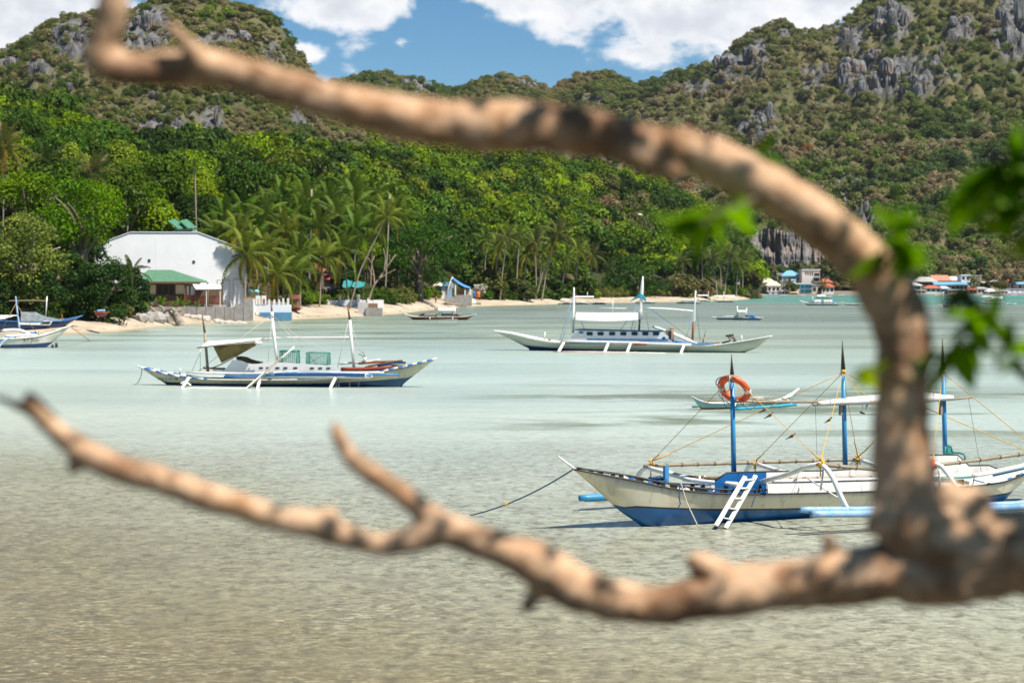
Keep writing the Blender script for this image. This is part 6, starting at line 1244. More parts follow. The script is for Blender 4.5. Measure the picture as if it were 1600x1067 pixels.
# people: one skinned body each
def person(label, loc, yaw, h, shirt, legs, pose=0.0):
    t = thing('person', label, 'person', loc, yaw); k = h / 1.7
    J = {'pelvis': ((0, 0, .92), .13), 'chest': ((0, .02, 1.25), .145), 'neck': ((0, .0, 1.45), .06), 'head': ((0, -.02, 1.56), .10), 'crown': ((0, 0, 1.68), .07)}
    E = [('pelvis', 'chest'), ('chest', 'neck'), ('neck', 'head'), ('head', 'crown')]
    for s_, sg in (('l', 1), ('r', -1)):
        J.update({s_ + 'sh': ((sg * .17, .01, 1.38), .065), s_ + 'el': ((sg * .24, .03, 1.10), .045), s_ + 'wr': ((sg * .23, -.08 - pose * .15, .88 + pose * .2), .032), s_ + 'ha': ((sg * .22, -.13 - pose * .2, .80 + pose * .25), .035), s_ + 'hip': ((sg * .09, 0, .86), .10), s_ + 'kn': ((sg * .11, -.03, .48), .065), s_ + 'an': ((sg * .12, .03, .09), .045), s_ + 'to': ((sg * .13, -.15, .03), .035)})
        E += [('chest', s_ + 'sh'), (s_ + 'sh', s_ + 'el'), (s_ + 'el', s_ + 'wr'), (s_ + 'wr', s_ + 'ha'), ('pelvis', s_ + 'hip'), (s_ + 'hip', s_ + 'kn'), (s_ + 'kn', s_ + 'an'), (s_ + 'an', s_ + 'to')]
    def sk(name, keys, mat, grow):
        ks = [q for q in J if q in keys]; ed = [(ks.index(a), ks.index(b)) for a, b in E if a in keys and b in keys]; me = bpy.data.meshes.new(name); me.from_pydata([tuple(k * q for q in J[n_][0]) for n_ in ks], ed, []); me.materials.append(mat)
        o = link_mesh(name, me, t); o.modifiers.new('skin', 'SKIN'); [setattr(v, 'radius', (J[ks[i]][1] * k * grow,) * 2) for i, v in enumerate(me.skin_vertices[0].data)]; me.skin_vertices[0].data[0].use_root = True; sd = o.modifiers.new('sub', 'SUBSURF'); sd.levels = sd.render_levels = 1
    sk('body', set(J), skin, 1.0); sk('shirt', {'pelvis', 'chest', 'lsh', 'rsh', 'lel', 'rel'}, shirt, 1.14); sk('shorts', {'pelvis', 'lhip', 'rhip', 'lkn', 'rkn'}, legs, 1.16); sk('hair', {'head', 'crown'}, hair, 1.07)
    return t
p = hit_ground(811.5, 467.5); person('person in a red shirt standing on the sand under the slim palms', p, .3, 1.75, shirt_red, shorts_dark)
p = hit_ground(681, 474); person('person in an orange top on the sand left of the blue tarpaulin', p, -.5, 1.6, M('orange_cloth', (.7, .2, .04)), shorts_dark, .6)
# red drum, low white walls and posts under the palms
f = Facade('beach_hut', 'small hut with a red tin roof right of the battlement wall', 'hut', 450, 467, 483, 310); f.box('wall', f.x(452), f.x(465), 0, 2, -.5, f.z(467), thatch_brown); f.box('roof', f.x(450), f.x(467), -.3, 2.3, f.z(467) + .005, f.z(460.5), M('faded_red_tin', (.36, .11, .11), (.28, .08, .08), 1)); f.box('door', f.x(456), f.x(461), -.04, .03, -.3, f.z(469), brownw)
f = Facade('garden_wall', 'long pale low wall behind the palm trunks', 'wall', 466, 600, 482, 334)
for i in range(8): x0 = i * f.w / 8; f.box('wall_panel', x0, x0 + f.w / 8 - .06, 0, .2, -.6, f.z(469) + .04 * (i % 3), wall_white if i % 3 else white_clean)
f.box('pillar', f.x(558), f.x(562), -.3, .35, -.6, f.z(460), white_clean); f.box('pillar', f.x(574), f.x(576), -.3, .35, -.6, f.z(466), white_clean); f.box('pillar', f.x(530), f.x(533), -.15, .3, -.6, f.z(463), white_clean)
f = Facade('low_block', 'grey and white concrete plinth at the foot of the leaning palm', 'wall', 498, 600, 490, 322); f.box('block', f.x(500), f.x(524), 0, 1.2, -.5, f.z(482), concrete); f.box('block', f.x(560), f.x(575), -.6, 1.0, -.8, f.z(473), wall_grey); f.box('block', f.x(572), f.x(598), -.9, .3, -.8, f.z(481), concrete); f.box('step', f.x(576), f.x(590), -.5, .2, f.z(481), f.z(474), thatch_brown)
f = Facade('orange_roofed_hut', 'hut with an orange tin roof deep in the palm grove', 'hut', 482, 512, 478, 350); c = MB(); c.sheet([[(f.x(483), -1.2, f.z(413)), (f.x(505), -1.6, f.z(426))], [(f.x(486), 1.5, f.z(409)), (f.x(508), 1.5, f.z(420))]], .12, orangew, False); c.build('roof', f.root, fix=False)
for px, pt in ((485, 414), (505, 427), (496, 421)): f.box('post', f.x(px), f.x(px) + .2, -1, -.8, -.5, f.z(pt), brownw)
f.box('wall', f.x(486), f.x(506), .5, .7, -.5, f.z(428), M('deep_brown_boards', (.10, .065, .04), (.07, .045, .03), 2))  # wall boards in a plain dark brown
f = Facade('red_trimmed_house', 'small white house with red trim glimpsed between palm trunks', 'house', 498, 522, 477, 356); f.box('wall', 0, f.w, 0, 4, -.5, f.z(436), wall_grey); f.hip('roof', 0, f.w, 0, 4, f.z(436), 1.5, roof_red, f.w * .3, f.w * .7, .5); f.box('sign_board', f.x(506), f.x(519), -.2, -.1, f.z(440), f.z(430), redw); f.window(f.x(502), f.x(507), f.z(462), f.z(449), 0); f.window(f.x(511), f.x(515), f.z(462), f.z(449), 0)
f = Facade('tarpaulin_shelter', 'shelter of two aqua tarpaulins on poles behind the leaning palm', 'shelter', 535, 572, 476, 346, None)
for x0, x1, y0, y1 in ((536, 550, 438, 449), (551, 570, 440, 449)):
    c = MB(); c.sheet([[(f.x(x0 + (x1 - x0) * i / 5), -1.5, f.z(y1 - 1.5 * (i in (0, 5)) + .8 * math.sin(i))), (f.x(x0 + (x1 - x0) * i / 5) + .1, 0, f.z(y0 + 1.2 * math.cos(i * 1.5))), (f.x(x0 + (x1 - x0) * i / 5), 1.6, f.z(y1 - 1))] for i in range(6)], .03, aqua_tarp); c.build('tarpaulin', f.root, fix=False)
for px in (537, 550, 569): f.box('pole', f.x(px), f.x(px) + .1, -1.4, -1.3, -.5, f.z(448), brownw)
f.box('table', f.x(552), f.x(568), -.8, .2, f.z(466), f.z(464), brownw)
# green ridge roof up in the trees
f = Facade('green_ridge_house', 'house with a bright green sheet roof among trees above the white hall', 'house', 262, 304, 372, 304); c = MB()
for x0, x1, yo in ((262, 288, 0), (279, 304, .8)): c.sheet([[(f.x(x0), yo, f.z(345)), (f.x(x0 + 9), yo + 1.5, f.z(341.5))], [(f.x(x1 - 9), yo, f.z(358)), (f.x(x1), yo + 1.5, f.z(355))]], .12, M('bright_green_sheet', (.05, .19, .12), (.04, .15, .09), 1.5), False)
c.build('roof', f.root, fix=False); f.box('wall', f.x(270), f.x(300), 1.6, 5, -1, f.z(358), wall_grey); f.window(f.x(276), f.x(282), f.z(368), f.z(361), 1.6)
# the shelter with the blue tarpaulin
D = 432; f = Facade('blue_tarpaulin_shelter', 'beach shelter under a blue tarpaulin slung from a leaning pole', 'shelter', 676, 745, 474, D)
c = MB(); rows = []
for i in range(9):
    t = i / 8; rows.append([(f.x(707 + 27 * t), -2, f.z(435 + 15.5 * t + 3.0 * math.sin(math.pi * t))), (f.x(708.5 + 25 * t), -.5, f.z(438 + 12.5 * t + 2 * math.sin(math.pi * t))), (f.x(706 + 30 * t), 1.6, f.z(432 + 17 * t + 2 * math.sin(math.pi * t)))])
c.sheet(rows, .03, blue_tarp); c.build('tarpaulin', f.root, fix=False)
c = MB(); c.tube([(f.x(697), -2, f.z(468)), (f.x(702), -1.8, f.z(447)), (f.x(707.5), -1.5, f.z(433))], .16, white_pole, 7); c.build('pole', f.root)
c = MB(); c.sheet([[(f.x(704), -2.1, f.z(447)), (f.x(709), -2.1, f.z(451))], [(f.x(706.5), -1.6, f.z(434)), (f.x(710), -1.6, f.z(441))]], .03, greytarp); c.build('pale_flap', f.root, fix=False)
for px, z in ((726, 452), (711, 444), (734, 451)): f.box('post', f.x(px), f.x(px) + .28, -1.8, -1.5, -.3, f.z(z), white_clean)
f.box('low_wall', f.x(712), f.x(737), -1.9, -1.55, -.6, f.z(461), concrete); f.box('counter', f.x(715), f.x(727), -1.2, .2, f.z(459), f.z(452), orangew); f.box('back_wall', f.x(710), f.x(738), 1.4, 1.6, -.5, f.z(452), wall_cream)
f = Facade('beach_cabin', 'grey cabin with blue trim and a tan awning left of the blue tarpaulin', 'hut', 677, 706, 473, 440); f.box('wall', f.x(680), f.x(696), 0, 4, -.5, f.z(447), wall_grey); f.box('roof', f.x(684), f.x(705), -.4, 4.4, f.z(447) + .01, f.z(440), roof_blue); f.box('side_wall', f.x(696.5), f.x(705), .8, 4, -.5, f.z(447), blue_pale)
c = MB(); c.sheet([[(f.x(677 + 14 * i / 4), -1.6, f.z(447 - 1 * math.sin(math.pi * i / 4))), (f.x(678 + 13 * i / 4), -.2, f.z(441.5 - 1.2 * math.sin(math.pi * i / 4)))] for i in range(5)], .05, roof_cream); c.build('awning', f.root, fix=False); f.window(f.x(684), f.x(690), f.z(462), f.z(450), 0); f.box('awning_post', f.x(678), f.x(678) + .15, -1.5, -1.4, -.5, f.z(447), white_clean); f.box('counter', f.x(685), f.x(694), -.5, -.06, 0, f.z(458), white_clean)
f = Facade('stone_retaining_wall', 'low grey retaining wall in front of the blue tarpaulin shelter', 'wall', 693, 732, 475, 425)
for i in range(6): f.box('wall_panel', f.x(694 + i * 6), f.x(699.7 + i * 6), 0, .4, -.8, f.z(464 + (i % 2)), concrete)
f = Facade('upturned_dinghy', 'upturned white dinghy on the sand below the blue tarpaulin', 'boat', 729, 746, 473.5, 452, 'boats drawn up on the beach'); c = MB(); rows = [[(f.x(729.5 + 15 * u), math.cos(a) * .75 * math.sin(math.pi * min(max(u, .06), .94)) ** .6, math.sin(a) * .95 * math.sin(math.pi * min(max(u, .06), .94)) ** .5) for a in np.linspace(0, math.pi, 9)] for u in np.linspace(0, 1, 11)]; c.grid(rows, white); c.build('hull', f.root, fix=False); f.box('keel_strip', f.x(731), f.x(743), -.04, .04, .93, 1.0, white_clean)
for nm, lab, px, py, D, sz, mt in (('water_barrel', 'blue plastic barrel right of the blue tarpaulin', 739.5, 458, 462, 1.0, blue_trim), ('water_barrel', 'orange plastic barrel beside the blue one right of the tarpaulin', 747, 459, 460, .95, M('orange_plastic', (.72, .19, .06)))):
    g = P(px, py, D); r_ = .52 * sz; c = MB(); c.tube([(0, 0, -.9 * sz), (0, 0, -.8 * sz), (0, 0, -.2), (0, 0, -.12), (0, 0, .4 * sz), (0, 0, .5 * sz)], [r_ * .9, r_, r_, r_ * 1.06, r_, r_ * .85], mt, 12); tag(link_mesh(nm, c.mesh('barrel'), None, g), lab, 'barrel')
c = MB(); p = hit_ground(695, 477); [c.tube([(i * .5 - 1, .3 * (i % 2), .1), (i * .5 + .3, .2, .55 - .1 * i), (i * .6 + 1.2, -.2, .1)], .14, driftgrey, 6) for i in range(5)]; tag(link_mesh('driftwood', c.mesh('logs'), None, p), 'low heap of driftwood on the sand in front of the retaining wall', 'driftwood')
c = MB(); p = hit_ground(742, 475.5); c.tube(smooth_pts([(-1.2, 0, .1), (0, .1, .32), (1.4, 0, .1)], 3), .2, driftgrey, 7); tag(link_mesh('driftwood', c.mesh('log'), None, p), 'short log on the sand below the upturned dinghy', 'driftwood')
# white flowering bush
b = hit_ground(748, 464); big_tree('white_flower_bush', 'bush covered in white flowers right of the barrels', 752, 443, 458, 16, 0, (.42, .42, .36), 260, .55, 8, seed=71, base=P(752, 463, 466), cat='bush')
# shacks behind the cabin boat and on the point
f = Facade('beach_shack', 'shack with a rusty pale roof left of the broad round tree', 'hut', 924, 957, 463, 575)
f.box('wall', f.x(927), f.x(953), 0, 5, -.6, f.z(453), M('shack_boards', (.13, .10, .08), (.08, .065, .05), 1.2)); c = MB(); c.sheet([[(f.x(924), -1, f.z(454.5)), (f.x(940), -1.2, f.z(453.5)), (f.x(957), -1, f.z(455))], [(f.x(928), 2.5, f.z(449)), (f.x(944), 2.5, f.z(448)), (f.x(953), 2.5, f.z(450.5))]], .12, M('rusty_tin', (.42, .36, .31), (.3, .2, .14), .7), False); c.build('roof', f.root, fix=False); f.window(f.x(933), f.x(938), f.z(461), f.z(456), 0, dark); f.window(f.x(944), f.x(949), f.z(461), f.z(456), 0, white_clean); f.box('sign_board', f.x(925), f.x(930), -.3, -.2, f.z(455), f.z(451.5), blue_pale)
f = Facade('beach_shack', 'shack with a bluish tin roof under the broad round tree', 'hut', 964, 992, 462, 582); f.box('wall', f.x(967), f.x(989), 0, 5, -.6, f.z(453), M('dark_shack_boards', (.09, .075, .06), (.06, .05, .04), 1.2)); c = MB(); c.sheet([[(f.x(964), -1, f.z(453.5)), (f.x(992), -1, f.z(453))], [(f.x(969), 2.5, f.z(448.5)), (f.x(988), 2.5, f.z(449))]], .12, roof_grey, False); c.build('roof', f.root, fix=False); f.window(f.x(971), f.x(975), f.z(460), f.z(455.5), 0, white_clean); f.window(f.x(981), f.x(985), f.z(460), f.z(455.5), 0, dark)
f = Facade('pale_roofed_house', 'house with a pale hip roof among trees behind the sand spit', 'house', 1066, 1098, 448, 640); f.box('wall', f.x(1069), f.x(1095), 0, 7, -2.5, f.z(436), wall_pink); f.hip('roof', f.x(1068), f.x(1096), 0, 7, f.z(436), f.z(422.5) - f.z(436), roof_cream, f.x(1077), f.x(1092), .5); f.window(f.x(1074), f.x(1080), f.z(445), f.z(439), 0); f.window(f.x(1085), f.x(1091), f.z(445), f.z(439), 0)
f = Facade('hillside_house', 'tiny white house high on the wooded slope', 'house', 993, 1007, 345, 690); f.o = f.root.location; f.box('wall', f.x(995), f.x(1004), 0, 3, -2, f.z(336), white_clean); f.hip('roof', f.x(995), f.x(1004), 0, 3, f.z(336), .9, white_clean, f.x(998), f.x(1001), .2); f.window(f.x(998), f.x(1001), f.z(343), f.z(338), 0)
f = Facade('white_guesthouse', 'white two storey guesthouse behind the palms of the sand spit', 'building', 1130, 1160, 464, 660)
f.box('wall', f.x(1133), f.x(1156), 0, 7, -.8, f.z(432), wall_pink); f.box('parapet', f.x(1132), f.x(1157), -.15, 7.1, f.z(432) + .005, f.z(429), white_clean)
for px in (1135, 1141, 1147, 1152):
    for pt in (436, 446, 455): f.window(f.x(px), f.x(px + 3), f.z(pt + 5.5), f.z(pt), 0, darkglass if (px + pt) % 3 else blue_trim)
f.box('balcony', f.x(1133), f.x(1156), -1.0, -.06, f.z(444), f.z(443), wall_grey)
f = Facade('stilt_hut', 'dark hut on stilts with teal screens at the end of the sand spit', 'hut', 1160, 1186, 467, 648); f.box('wall', f.x(1161), f.x(1185), 0, 5, f.z(459), f.z(446), M('dark_nipa_wall', (.085, .06, .03), (.055, .04, .02), .8)); f.hip('roof', f.x(1161), f.x(1185), 0, 5, f.z(446), 1.6, thatch_brown, f.x(1167), f.x(1179), .4)
for px in (1161, 1167, 1173.3, 1179, 1184): f.box('stilt', f.x(px), f.x(px) + .25, .1, .35, -1, f.z(459), dark)
for px in (1163, 1169, 1175.5): f.box('screen', f.x(px), f.x(px + 3.6), .2, .25, f.z(466), f.z(460), tealp)
# ------------------------------------------------------------------ the town across the water
def house(label, px0, px1, base, eave, ridge, D, wall, roof, depth=8, r0=.25, r1=.75, wins=0, floors=1, wmat=None, kind='hip', cat='house', frame=None, name='town_house'):
    f = Facade(name, label, cat, px0, px1, base, D, 'buildings of the town'); H = f.z(eave); f.box('wall', 0, f.w, 0, depth, -1.5, H, wall)
    if kind == 'hip': f.hip('roof', 0, f.w, 0, depth, H + .01, f.z(ridge) - H, roof, f.w * r0, f.w * r1, .5)
    elif kind == 'flat': f.box('roof', -.2, f.w + .2, -.25, depth + .2, H + .005, f.z(ridge), roof)
    elif kind == 'shed': c = MB(); c.sheet([[(-.4, -.8, H), (f.w + .4, -.8, H)], [(-.2, depth * .6, f.z(ridge)), (f.w + .2, depth * .6, f.z(ridge))]], .15, roof, False); c.build('roof', f.root, fix=False)
    for fl in range(floors):
        for i in range(wins):
            x = f.w * (i + .5) / wins; z = H * (fl + .5) / floors; hw, hh = min(.32 * f.w / wins, 1.1), min(.26 * H / floors, .85); f.window(x - hw, x + hw, z - hh, z + hh, 0, wmat or darkglass, frame or wall, .12)
    return f
house('low house with a pale thatched roof at the left of the town', 1170, 1190, 459, 436, 428.5, 842, wall_cream, roof_cream, wins=3, floors=2)
house('pale thatched restaurant with an arched porch on the town front', 1187, 1210, 460, 441, 434, 836, wall_cream, roof_cream, wins=3); house('lower pale thatched house right of the thatched restaurant', 1199, 1219, 459, 446, 439.5, 830, wall_pink, roof_cream, wins=3, wmat=dark)
house('white block with a flat top behind the thatched roofs', 1193, 1201, 445, 431, 429, 858, white_clean, white_clean, kind='flat', wins=2); house('house with a rounded grey roof below the cliff', 1201, 1216, 445, 434, 427.5, 862, dark, roof_grey, wins=2)
house('house with a broad light blue roof in the town', 1222, 1251, 450, 431, 422.5, 848, wall_pink, roof_blue, r0=.35, r1=.6, wins=4, floors=2, wmat=M('blue_shutter', (.08, .3, .5))); house('tan house wall left of the blue roof', 1214, 1222, 447, 429, 427, 850, wall_cream, wall_grey, kind='flat', wins=1, floors=2)
f = house('tall pale building with dark balconies beside the blue roofed house', 1253, 1281, 458, 423, 420.5, 840, wall_pink, wall_grey, kind='flat', cat='building')
for fl in range(4):
    z = f.z(430 + fl * 8); f.box('balcony', f.x(1271.5), f.x(1281), -1.0, -.02, z - .9, z - .5, wall_grey); f.box('opening', f.x(1272), f.x(1280.5), -.05, .05, z - .4, z + .9, dark)
for px in (1258, 1261.5, 1265, 1268.5): f.window(f.x(px), f.x(px + 1.8), f.z(429 - (1258 - px) * .1), f.z(425), 0, dark, wall_pink)
f = house('turquoise and white shopfront on the town quay', 1243, 1268, 458, 444, 442.5, 828, wall_pink, white_clean, kind='flat', cat='shop')
for z0, z1 in ((456.5, 452), (449.5, 445)): f.box('turquoise_band', f.x(1250), f.x(1268), -.25, -.02, f.z(z0), f.z(z1), turq); [f.window(f.x(px), f.x(px + 4), f.z(z0 - .8), f.z(z1 + .8), -.26, darkglass, turq) for px in (1252, 1258, 1263)]
house('white shop with a blue sign left of the turquoise shopfront', 1234, 1243, 458, 438, 436.5, 832, white_clean, white_clean, kind='flat', wins=1, floors=2, wmat=turq, cat='shop'); house('pale pink house with a dark porch right of the turquoise shopfront', 1269, 1284, 458, 446, 444, 828, wall_pink, wall_grey, kind='flat', wins=2, wmat=dark)
house('house with an orange red roof partly behind the thick branch', 1283, 1300, 452, 441, 436, 838, wall_pink, roof_red, wins=2); house('lower house with an orange red porch roof behind the branch', 1284, 1303, 458, 448, 443.5, 826, white_clean, roof_red, wins=3, wmat=dark)
house('teal roofed waterside shed right of the thick branch', 1406, 1425, 457, 446, 441, 836, wall_grey, roof_teal, kind='shed', wins=2, wmat=dark, cat='shed'); house('pale green gabled house beside the teal shed', 1427, 1440, 454, 446, 441, 830, M('pale_green_plaster', (.42, .66, .54), (.36, .58, .47), .8), white_clean, r0=.1, r1=.3, wins=1)
house('long house with a grey brown sheet roof', 1431, 1464, 452, 440, 432.5, 846, M('dark_grey_brown_wall', (.16, .14, .12), (.1, .09, .08), .5), roof_grey, wins=5, floors=1, wmat=dark); house('house with a broad salmon red roof', 1455, 1486, 451, 438.5, 430, 856, wall_pink, M('salmon_metal_roof', (.62, .22, .15), (.52, .18, .12), .8), r0=.08, r1=.92, wins=4, floors=2); house('white sheet roofed hall right of the salmon roof', 1483, 1501, 448, 438, 432, 858, white_clean, white_clean, wins=3)  # wall of the long house is a plain dark grey brown
house('long low building with a light blue roof', 1461, 1512, 455, 445, 440.5, 838, wall_grey, roof_blue, kind='shed', wins=8, wmat=dark); house('white tower block beside the light blue roof', 1502, 1516, 456, 430.5, 429, 842, white_clean, white_clean, kind='flat', wins=2, floors=3, cat='building')
house('small house with a coral red roof on the quay', 1447, 1470, 457, 450, 446, 828, M('mint_plaster', (.55, .74, .68), (.48, .66, .6), .8), roof_red, wins=3); house('pale blue roofed shop on the quay', 1470, 1484, 457, 451, 447, 828, white_clean, M('pale_blue_roof', (.45, .58, .72), (.38, .5, .64), .8), wins=2)
house('brown hillside houses above the white tower', 1517, 1534, 446, 432, 430, 868, M('brown_plaster', (.28, .2, .15), (.2, .14, .1), .5), roof_grey, kind='flat', wins=4, floors=3, wmat=wall_pink); house('low pink roofed shed right of the white tower', 1536, 1549, 446, 442, 440, 850, wall_grey, M('pinkish_roof', (.6, .5, .5), (.5, .4, .4), .8), kind='shed', wins=2)
for i, (px, w, b_, e, r_, D, wm, rm, kd, lab) in enumerate((
        (1176, 12, 460, 449, 446, 830, wall_cream, roof_grey, 'hip', 'small cream house beside the dark hut on stilts'), (1220, 9, 452, 440, 438.5, 842, white_clean, wall_grey, 'flat', 'narrow white house left of the blue roofed house'),
        (1228, 14, 457, 449, 446, 834, wall_pink, thatch_brown, 'hip', 'brown thatched bar below the light blue roof'), (1254, 12, 446, 437, 434, 856, wall_cream, roof_red, 'hip', 'cream house with a red roof above the turquoise shopfront'),
        (1288, 14, 446, 434, 432, 858, wall_pink, wall_grey, 'flat', 'pink block behind the orange roofs'), (1410, 13, 450, 439, 435, 850, wall_cream, roof_grey, 'hip', 'cream house behind the teal roofed shed'),
        (1418, 12, 459, 452, 449.5, 828, white_clean, roof_blue, 'shed', 'white boathouse with a blue roof right of the thick branch'), (1440, 14, 446, 435, 431, 866, wall_pink, roof_red, 'hip', 'red roofed house up behind the long grey roof'),
        (1466, 12, 446, 433, 430.5, 870, white_clean, roof_grey, 'flat', 'white block high behind the salmon roof'), (1494, 11, 446, 434, 430, 868, wall_cream, roof_teal, 'hip', 'teal roofed house behind the white sheet roofed hall'),
        (1514, 12, 459, 453, 450.5, 828, wall_pink, roof_red, 'shed', 'red roofed kiosk right of the pale quay stall'), (1528, 16, 459, 451, 448.5, 832, white_clean, roof_grey, 'hip', 'white quay house with a grey roof before the brown hillside houses'),
        (1550, 14, 450, 441, 438, 862, wall_cream, roof_grey, 'hip', 'cream house above the domed tent'), (1574, 14, 450, 440, 436.5, 864, white_clean, roof_red, 'hip', 'white house with a red roof above the pale blue shed'), (1590, 16, 452, 444, 440.5, 850, wall_pink, roof_blue, 'shed', 'long pale house with a blue roof at the right edge'))):
    house(lab, px, px + w, b_, e, r_, D, wm, rm, kind=kd, wins=2 + i % 2, wmat=dark if i % 2 else darkglass)
house('white domed tent on the quay beside the straw bush', 1544, 1558, 460, 455.5, 451.5, 826, white_clean, white_clean, wins=1, cat='tent'); house('white and red stall right of the domed tent', 1558, 1575, 460, 455, 453.5, 826, white_clean, white_clean, kind='flat', wins=3, wmat=redw, cat='stall'); house('long shed with pale blue and white panels at the right end of the quay', 1573, 1606, 460, 452.5, 451.5, 828, M('pale_blue_panel', (.36, .48, .66), (.5, .56, .66), .25), wall_grey, kind='flat', wins=4, wmat=white_clean, cat='shed')
house('low white stall with open front at the left of the quay', 1426, 1446, 459, 454.5, 453, 824, white_clean, wall_pink, kind='flat', wins=3, wmat=dark, cat='stall'); house('pale stall under the light blue roof on the quay', 1482, 1510, 459, 454, 452.5, 824, wall_pink, white_clean, kind='flat', wins=5, wmat=dark, cat='stall')
house('blue and white stall at the foot of the thatched restaurant', 1200, 1216, 460.5, 456, 455, 822, blue_trim, white_clean, kind='flat', wins=2, wmat=white_clean, cat='stall'); house('small white kiosk near the small palm on the quay', 1221, 1232, 460.5, 455, 453.5, 822, white_clean, white_clean, kind='flat', wins=2, wmat=dark, cat='stall'); house('little tan stall with a yellow awning on the quay', 1236, 1246, 460.5, 457.5, 456, 822, wall_cream, M('yellow_awning', (.7, .5, .2)), kind='shed', wins=2, wmat=dark, cat='stall')
f = Facade('quay_wall', 'low pale quay wall along the town waterfront', 'wall', 1170, 1640, 462.5, 808)
for i in range(47): f.box('wall_panel', i * f.w / 47, (i + 1) * f.w / 47 - .12, 0, .6, -1.5, f.z(461.3) + .12 * (i % 3), (wall_pink, concrete, white_clean)[(i * 7) % 3])
# ================================================================== THE BARE TREE FRAMING THE VIEW
m = new_mat('weathered_driftwood'); co = obj_co()
a1 = noise(mapping(co, loc=(2.9, 7.3, 3.1)), 6.5, 5, .6, .6); a2 = noise(co, 12, 6, .65, .5); a3 = noise(mapping(co, scale=(6, 6, 26)), 1, 4, .6)
c = mix(a2.ss(.40, .70), (.60, .395, .25), (.33, .175, .085)); c = mix(a1.ss(.50, .64) * .85, c, (.17, .085, .042)); c = mix(noise(mapping(co, scale=(2.4, 11, 11)), 1, 5, .6, .3).ss(.54, .66) * .8, c, (.10, .05, .026)); c = mix(noise(mapping(co, loc=(6.2, 3.4, .9)), 8.0, 4, .6, 1.0).ss(.645, .71) * .95, c, (.035, .022, .015))
c = mix(a3.ss(.55, .75) * .35, c, (.12, .065, .035))
p = node('ShaderNodeBsdfPrincipled', {'Base Color': c, 'Roughness': .8, 'Specular IOR Level': .25, 'Normal': bump(a2 + noise(co, 40, 4, .6) * .5, .7, .012)}); finish(p.outputs[0]); drift = m
TD = 4.0
tree = thing('bare_leaning_tree', 'bare sun bleached tree whose two forked limbs frame the bay, with a few green leaves', 'tree', (P(2150, HY, TD).x, TD, float(bank_z(P(2150, HY, TD).x, TD)) - .1)); TO = tree.location.copy()
def tp(px, py, D=TD): return P(px, py, D) - TO
def limb(name, chains, seed):
    """forked limb grown from px/py/width/depth chains and fused into one skin"""
    mb = MB(); rg = np.random.default_rng(seed)
    for ch in chains:
        ch = [(q + (TD,))[:4] if len(q) == 3 else q for q in ch]; pts = smooth_pts(ch, 5); P3 = [tp(q[0], q[1], q[3]) for q in pts]
        rad = [max(q[2], 3) * .47 * q[3] / F for q in pts]; n = len(pts); wob = fbm(np.arange(n) * .37 + seed, np.zeros(n) + seed, 0, 3)
        off = [Vector((0, 0, 0)) if i in (0,) else Vector(tuple(rg.normal(0, .03, 3) * rad[i])) for i in range(n)]
        mb.tube([p_ + o_ for p_, o_ in zip(P3, off)], [r_ * (1 + .06 * w_) for r_, w_ in zip(rad, wob)], drift, 12)
        mb.add(*ball(P3[-1], rad[-1] * .8), drift, True)
    o = mb.build(name, tree); rm = o.modifiers.new('fuse', 'REMESH'); rm.mode = 'VOXEL'; rm.voxel_size = .006; rm.use_smooth_shade = True
    sm = o.modifiers.new('soften', 'SMOOTH'); sm.iterations = 3; sm.factor = .5
    tx = bpy.data.textures.new('bark_lumps', 'CLOUDS'); tx.noise_scale = .075; tx.noise_depth = 3; dm = o.modifiers.new('lumps', 'DISPLACE'); dm.texture = tx; dm.strength = .013; dm.mid_level = .5
    return o
def ball(c, r):
    bm = bmesh.new(); bmesh.ops.create_icosphere(bm, subdivisions=2, radius=r); o = ([v.co + c for v in bm.verts], [tuple(v.index for v in f.verts) for f in bm.faces]); bm.free(); return o
limb('trunk', [[(2150, 2700, 260), (2120, 1900, 230), (2030, 1300, 205), (1880, 1000, 175), (1740, 890, 158), (1620, 866, 146), (1540, 856, 138), (1470, 850, 130), (1425, 830, 110)], [(1500, 890, 120), (1440, 905, 95), (1400, 905, 80)], [(1540, 800, 70), (1480, 775, 60)]], 1)
limb('upper_limb', [[(1470, 880, 110), (1425, 820, 126), (1414, 770, 118), (1410, 700, 100), (1410, 630, 94), (1412, 560, 92), (1404, 498, 98), (1376, 436, 98), (1318, 378, 86, 3.98), (1242, 318, 82, 3.95), (1160, 272, 80, 3.92), (1080, 238, 76, 3.9), (1000, 226, 74, 3.88), (930, 210, 80, 3.86), (850, 199, 84, 3.85), (760, 199, 86, 3.85), (680, 192, 78, 3.85), (600, 178, 74, 3.83), (520, 158, 66, 3.82),
                     (440, 136, 62, 3.8), (370, 116, 60, 3.8), (312, 104, 66, 3.8), (250, 108, 58, 3.8), (192, 106, 58, 3.79), (160, 92, 60, 3.78), (168, 50, 56, 3.77), (176, 8, 48, 3.76), (182, -40, 44, 3.75), (186, -110, 36, 3.74)],
                    [(320, 104, 46, 3.78), (298, 76, 32, 3.76), (278, 52, 20, 3.75), (262, 32, 10, 3.75)], [(180, 108, 46, 3.79), (140, 104, 22, 3.78), (128, 101, 8, 3.78)], [(905, 190, 50, 3.85), (900, 172, 26, 3.85)], [(1392, 800, 60, 3.97), (1372, 815, 46, 3.96), (1362, 828, 30, 3.96)],
                    [(1440, 520, 40), (1432, 640, 46), (1428, 760, 60)], [(960, 230, 50, 3.84), (1010, 252, 44, 3.86), (1060, 268, 36, 3.88)]], 2)
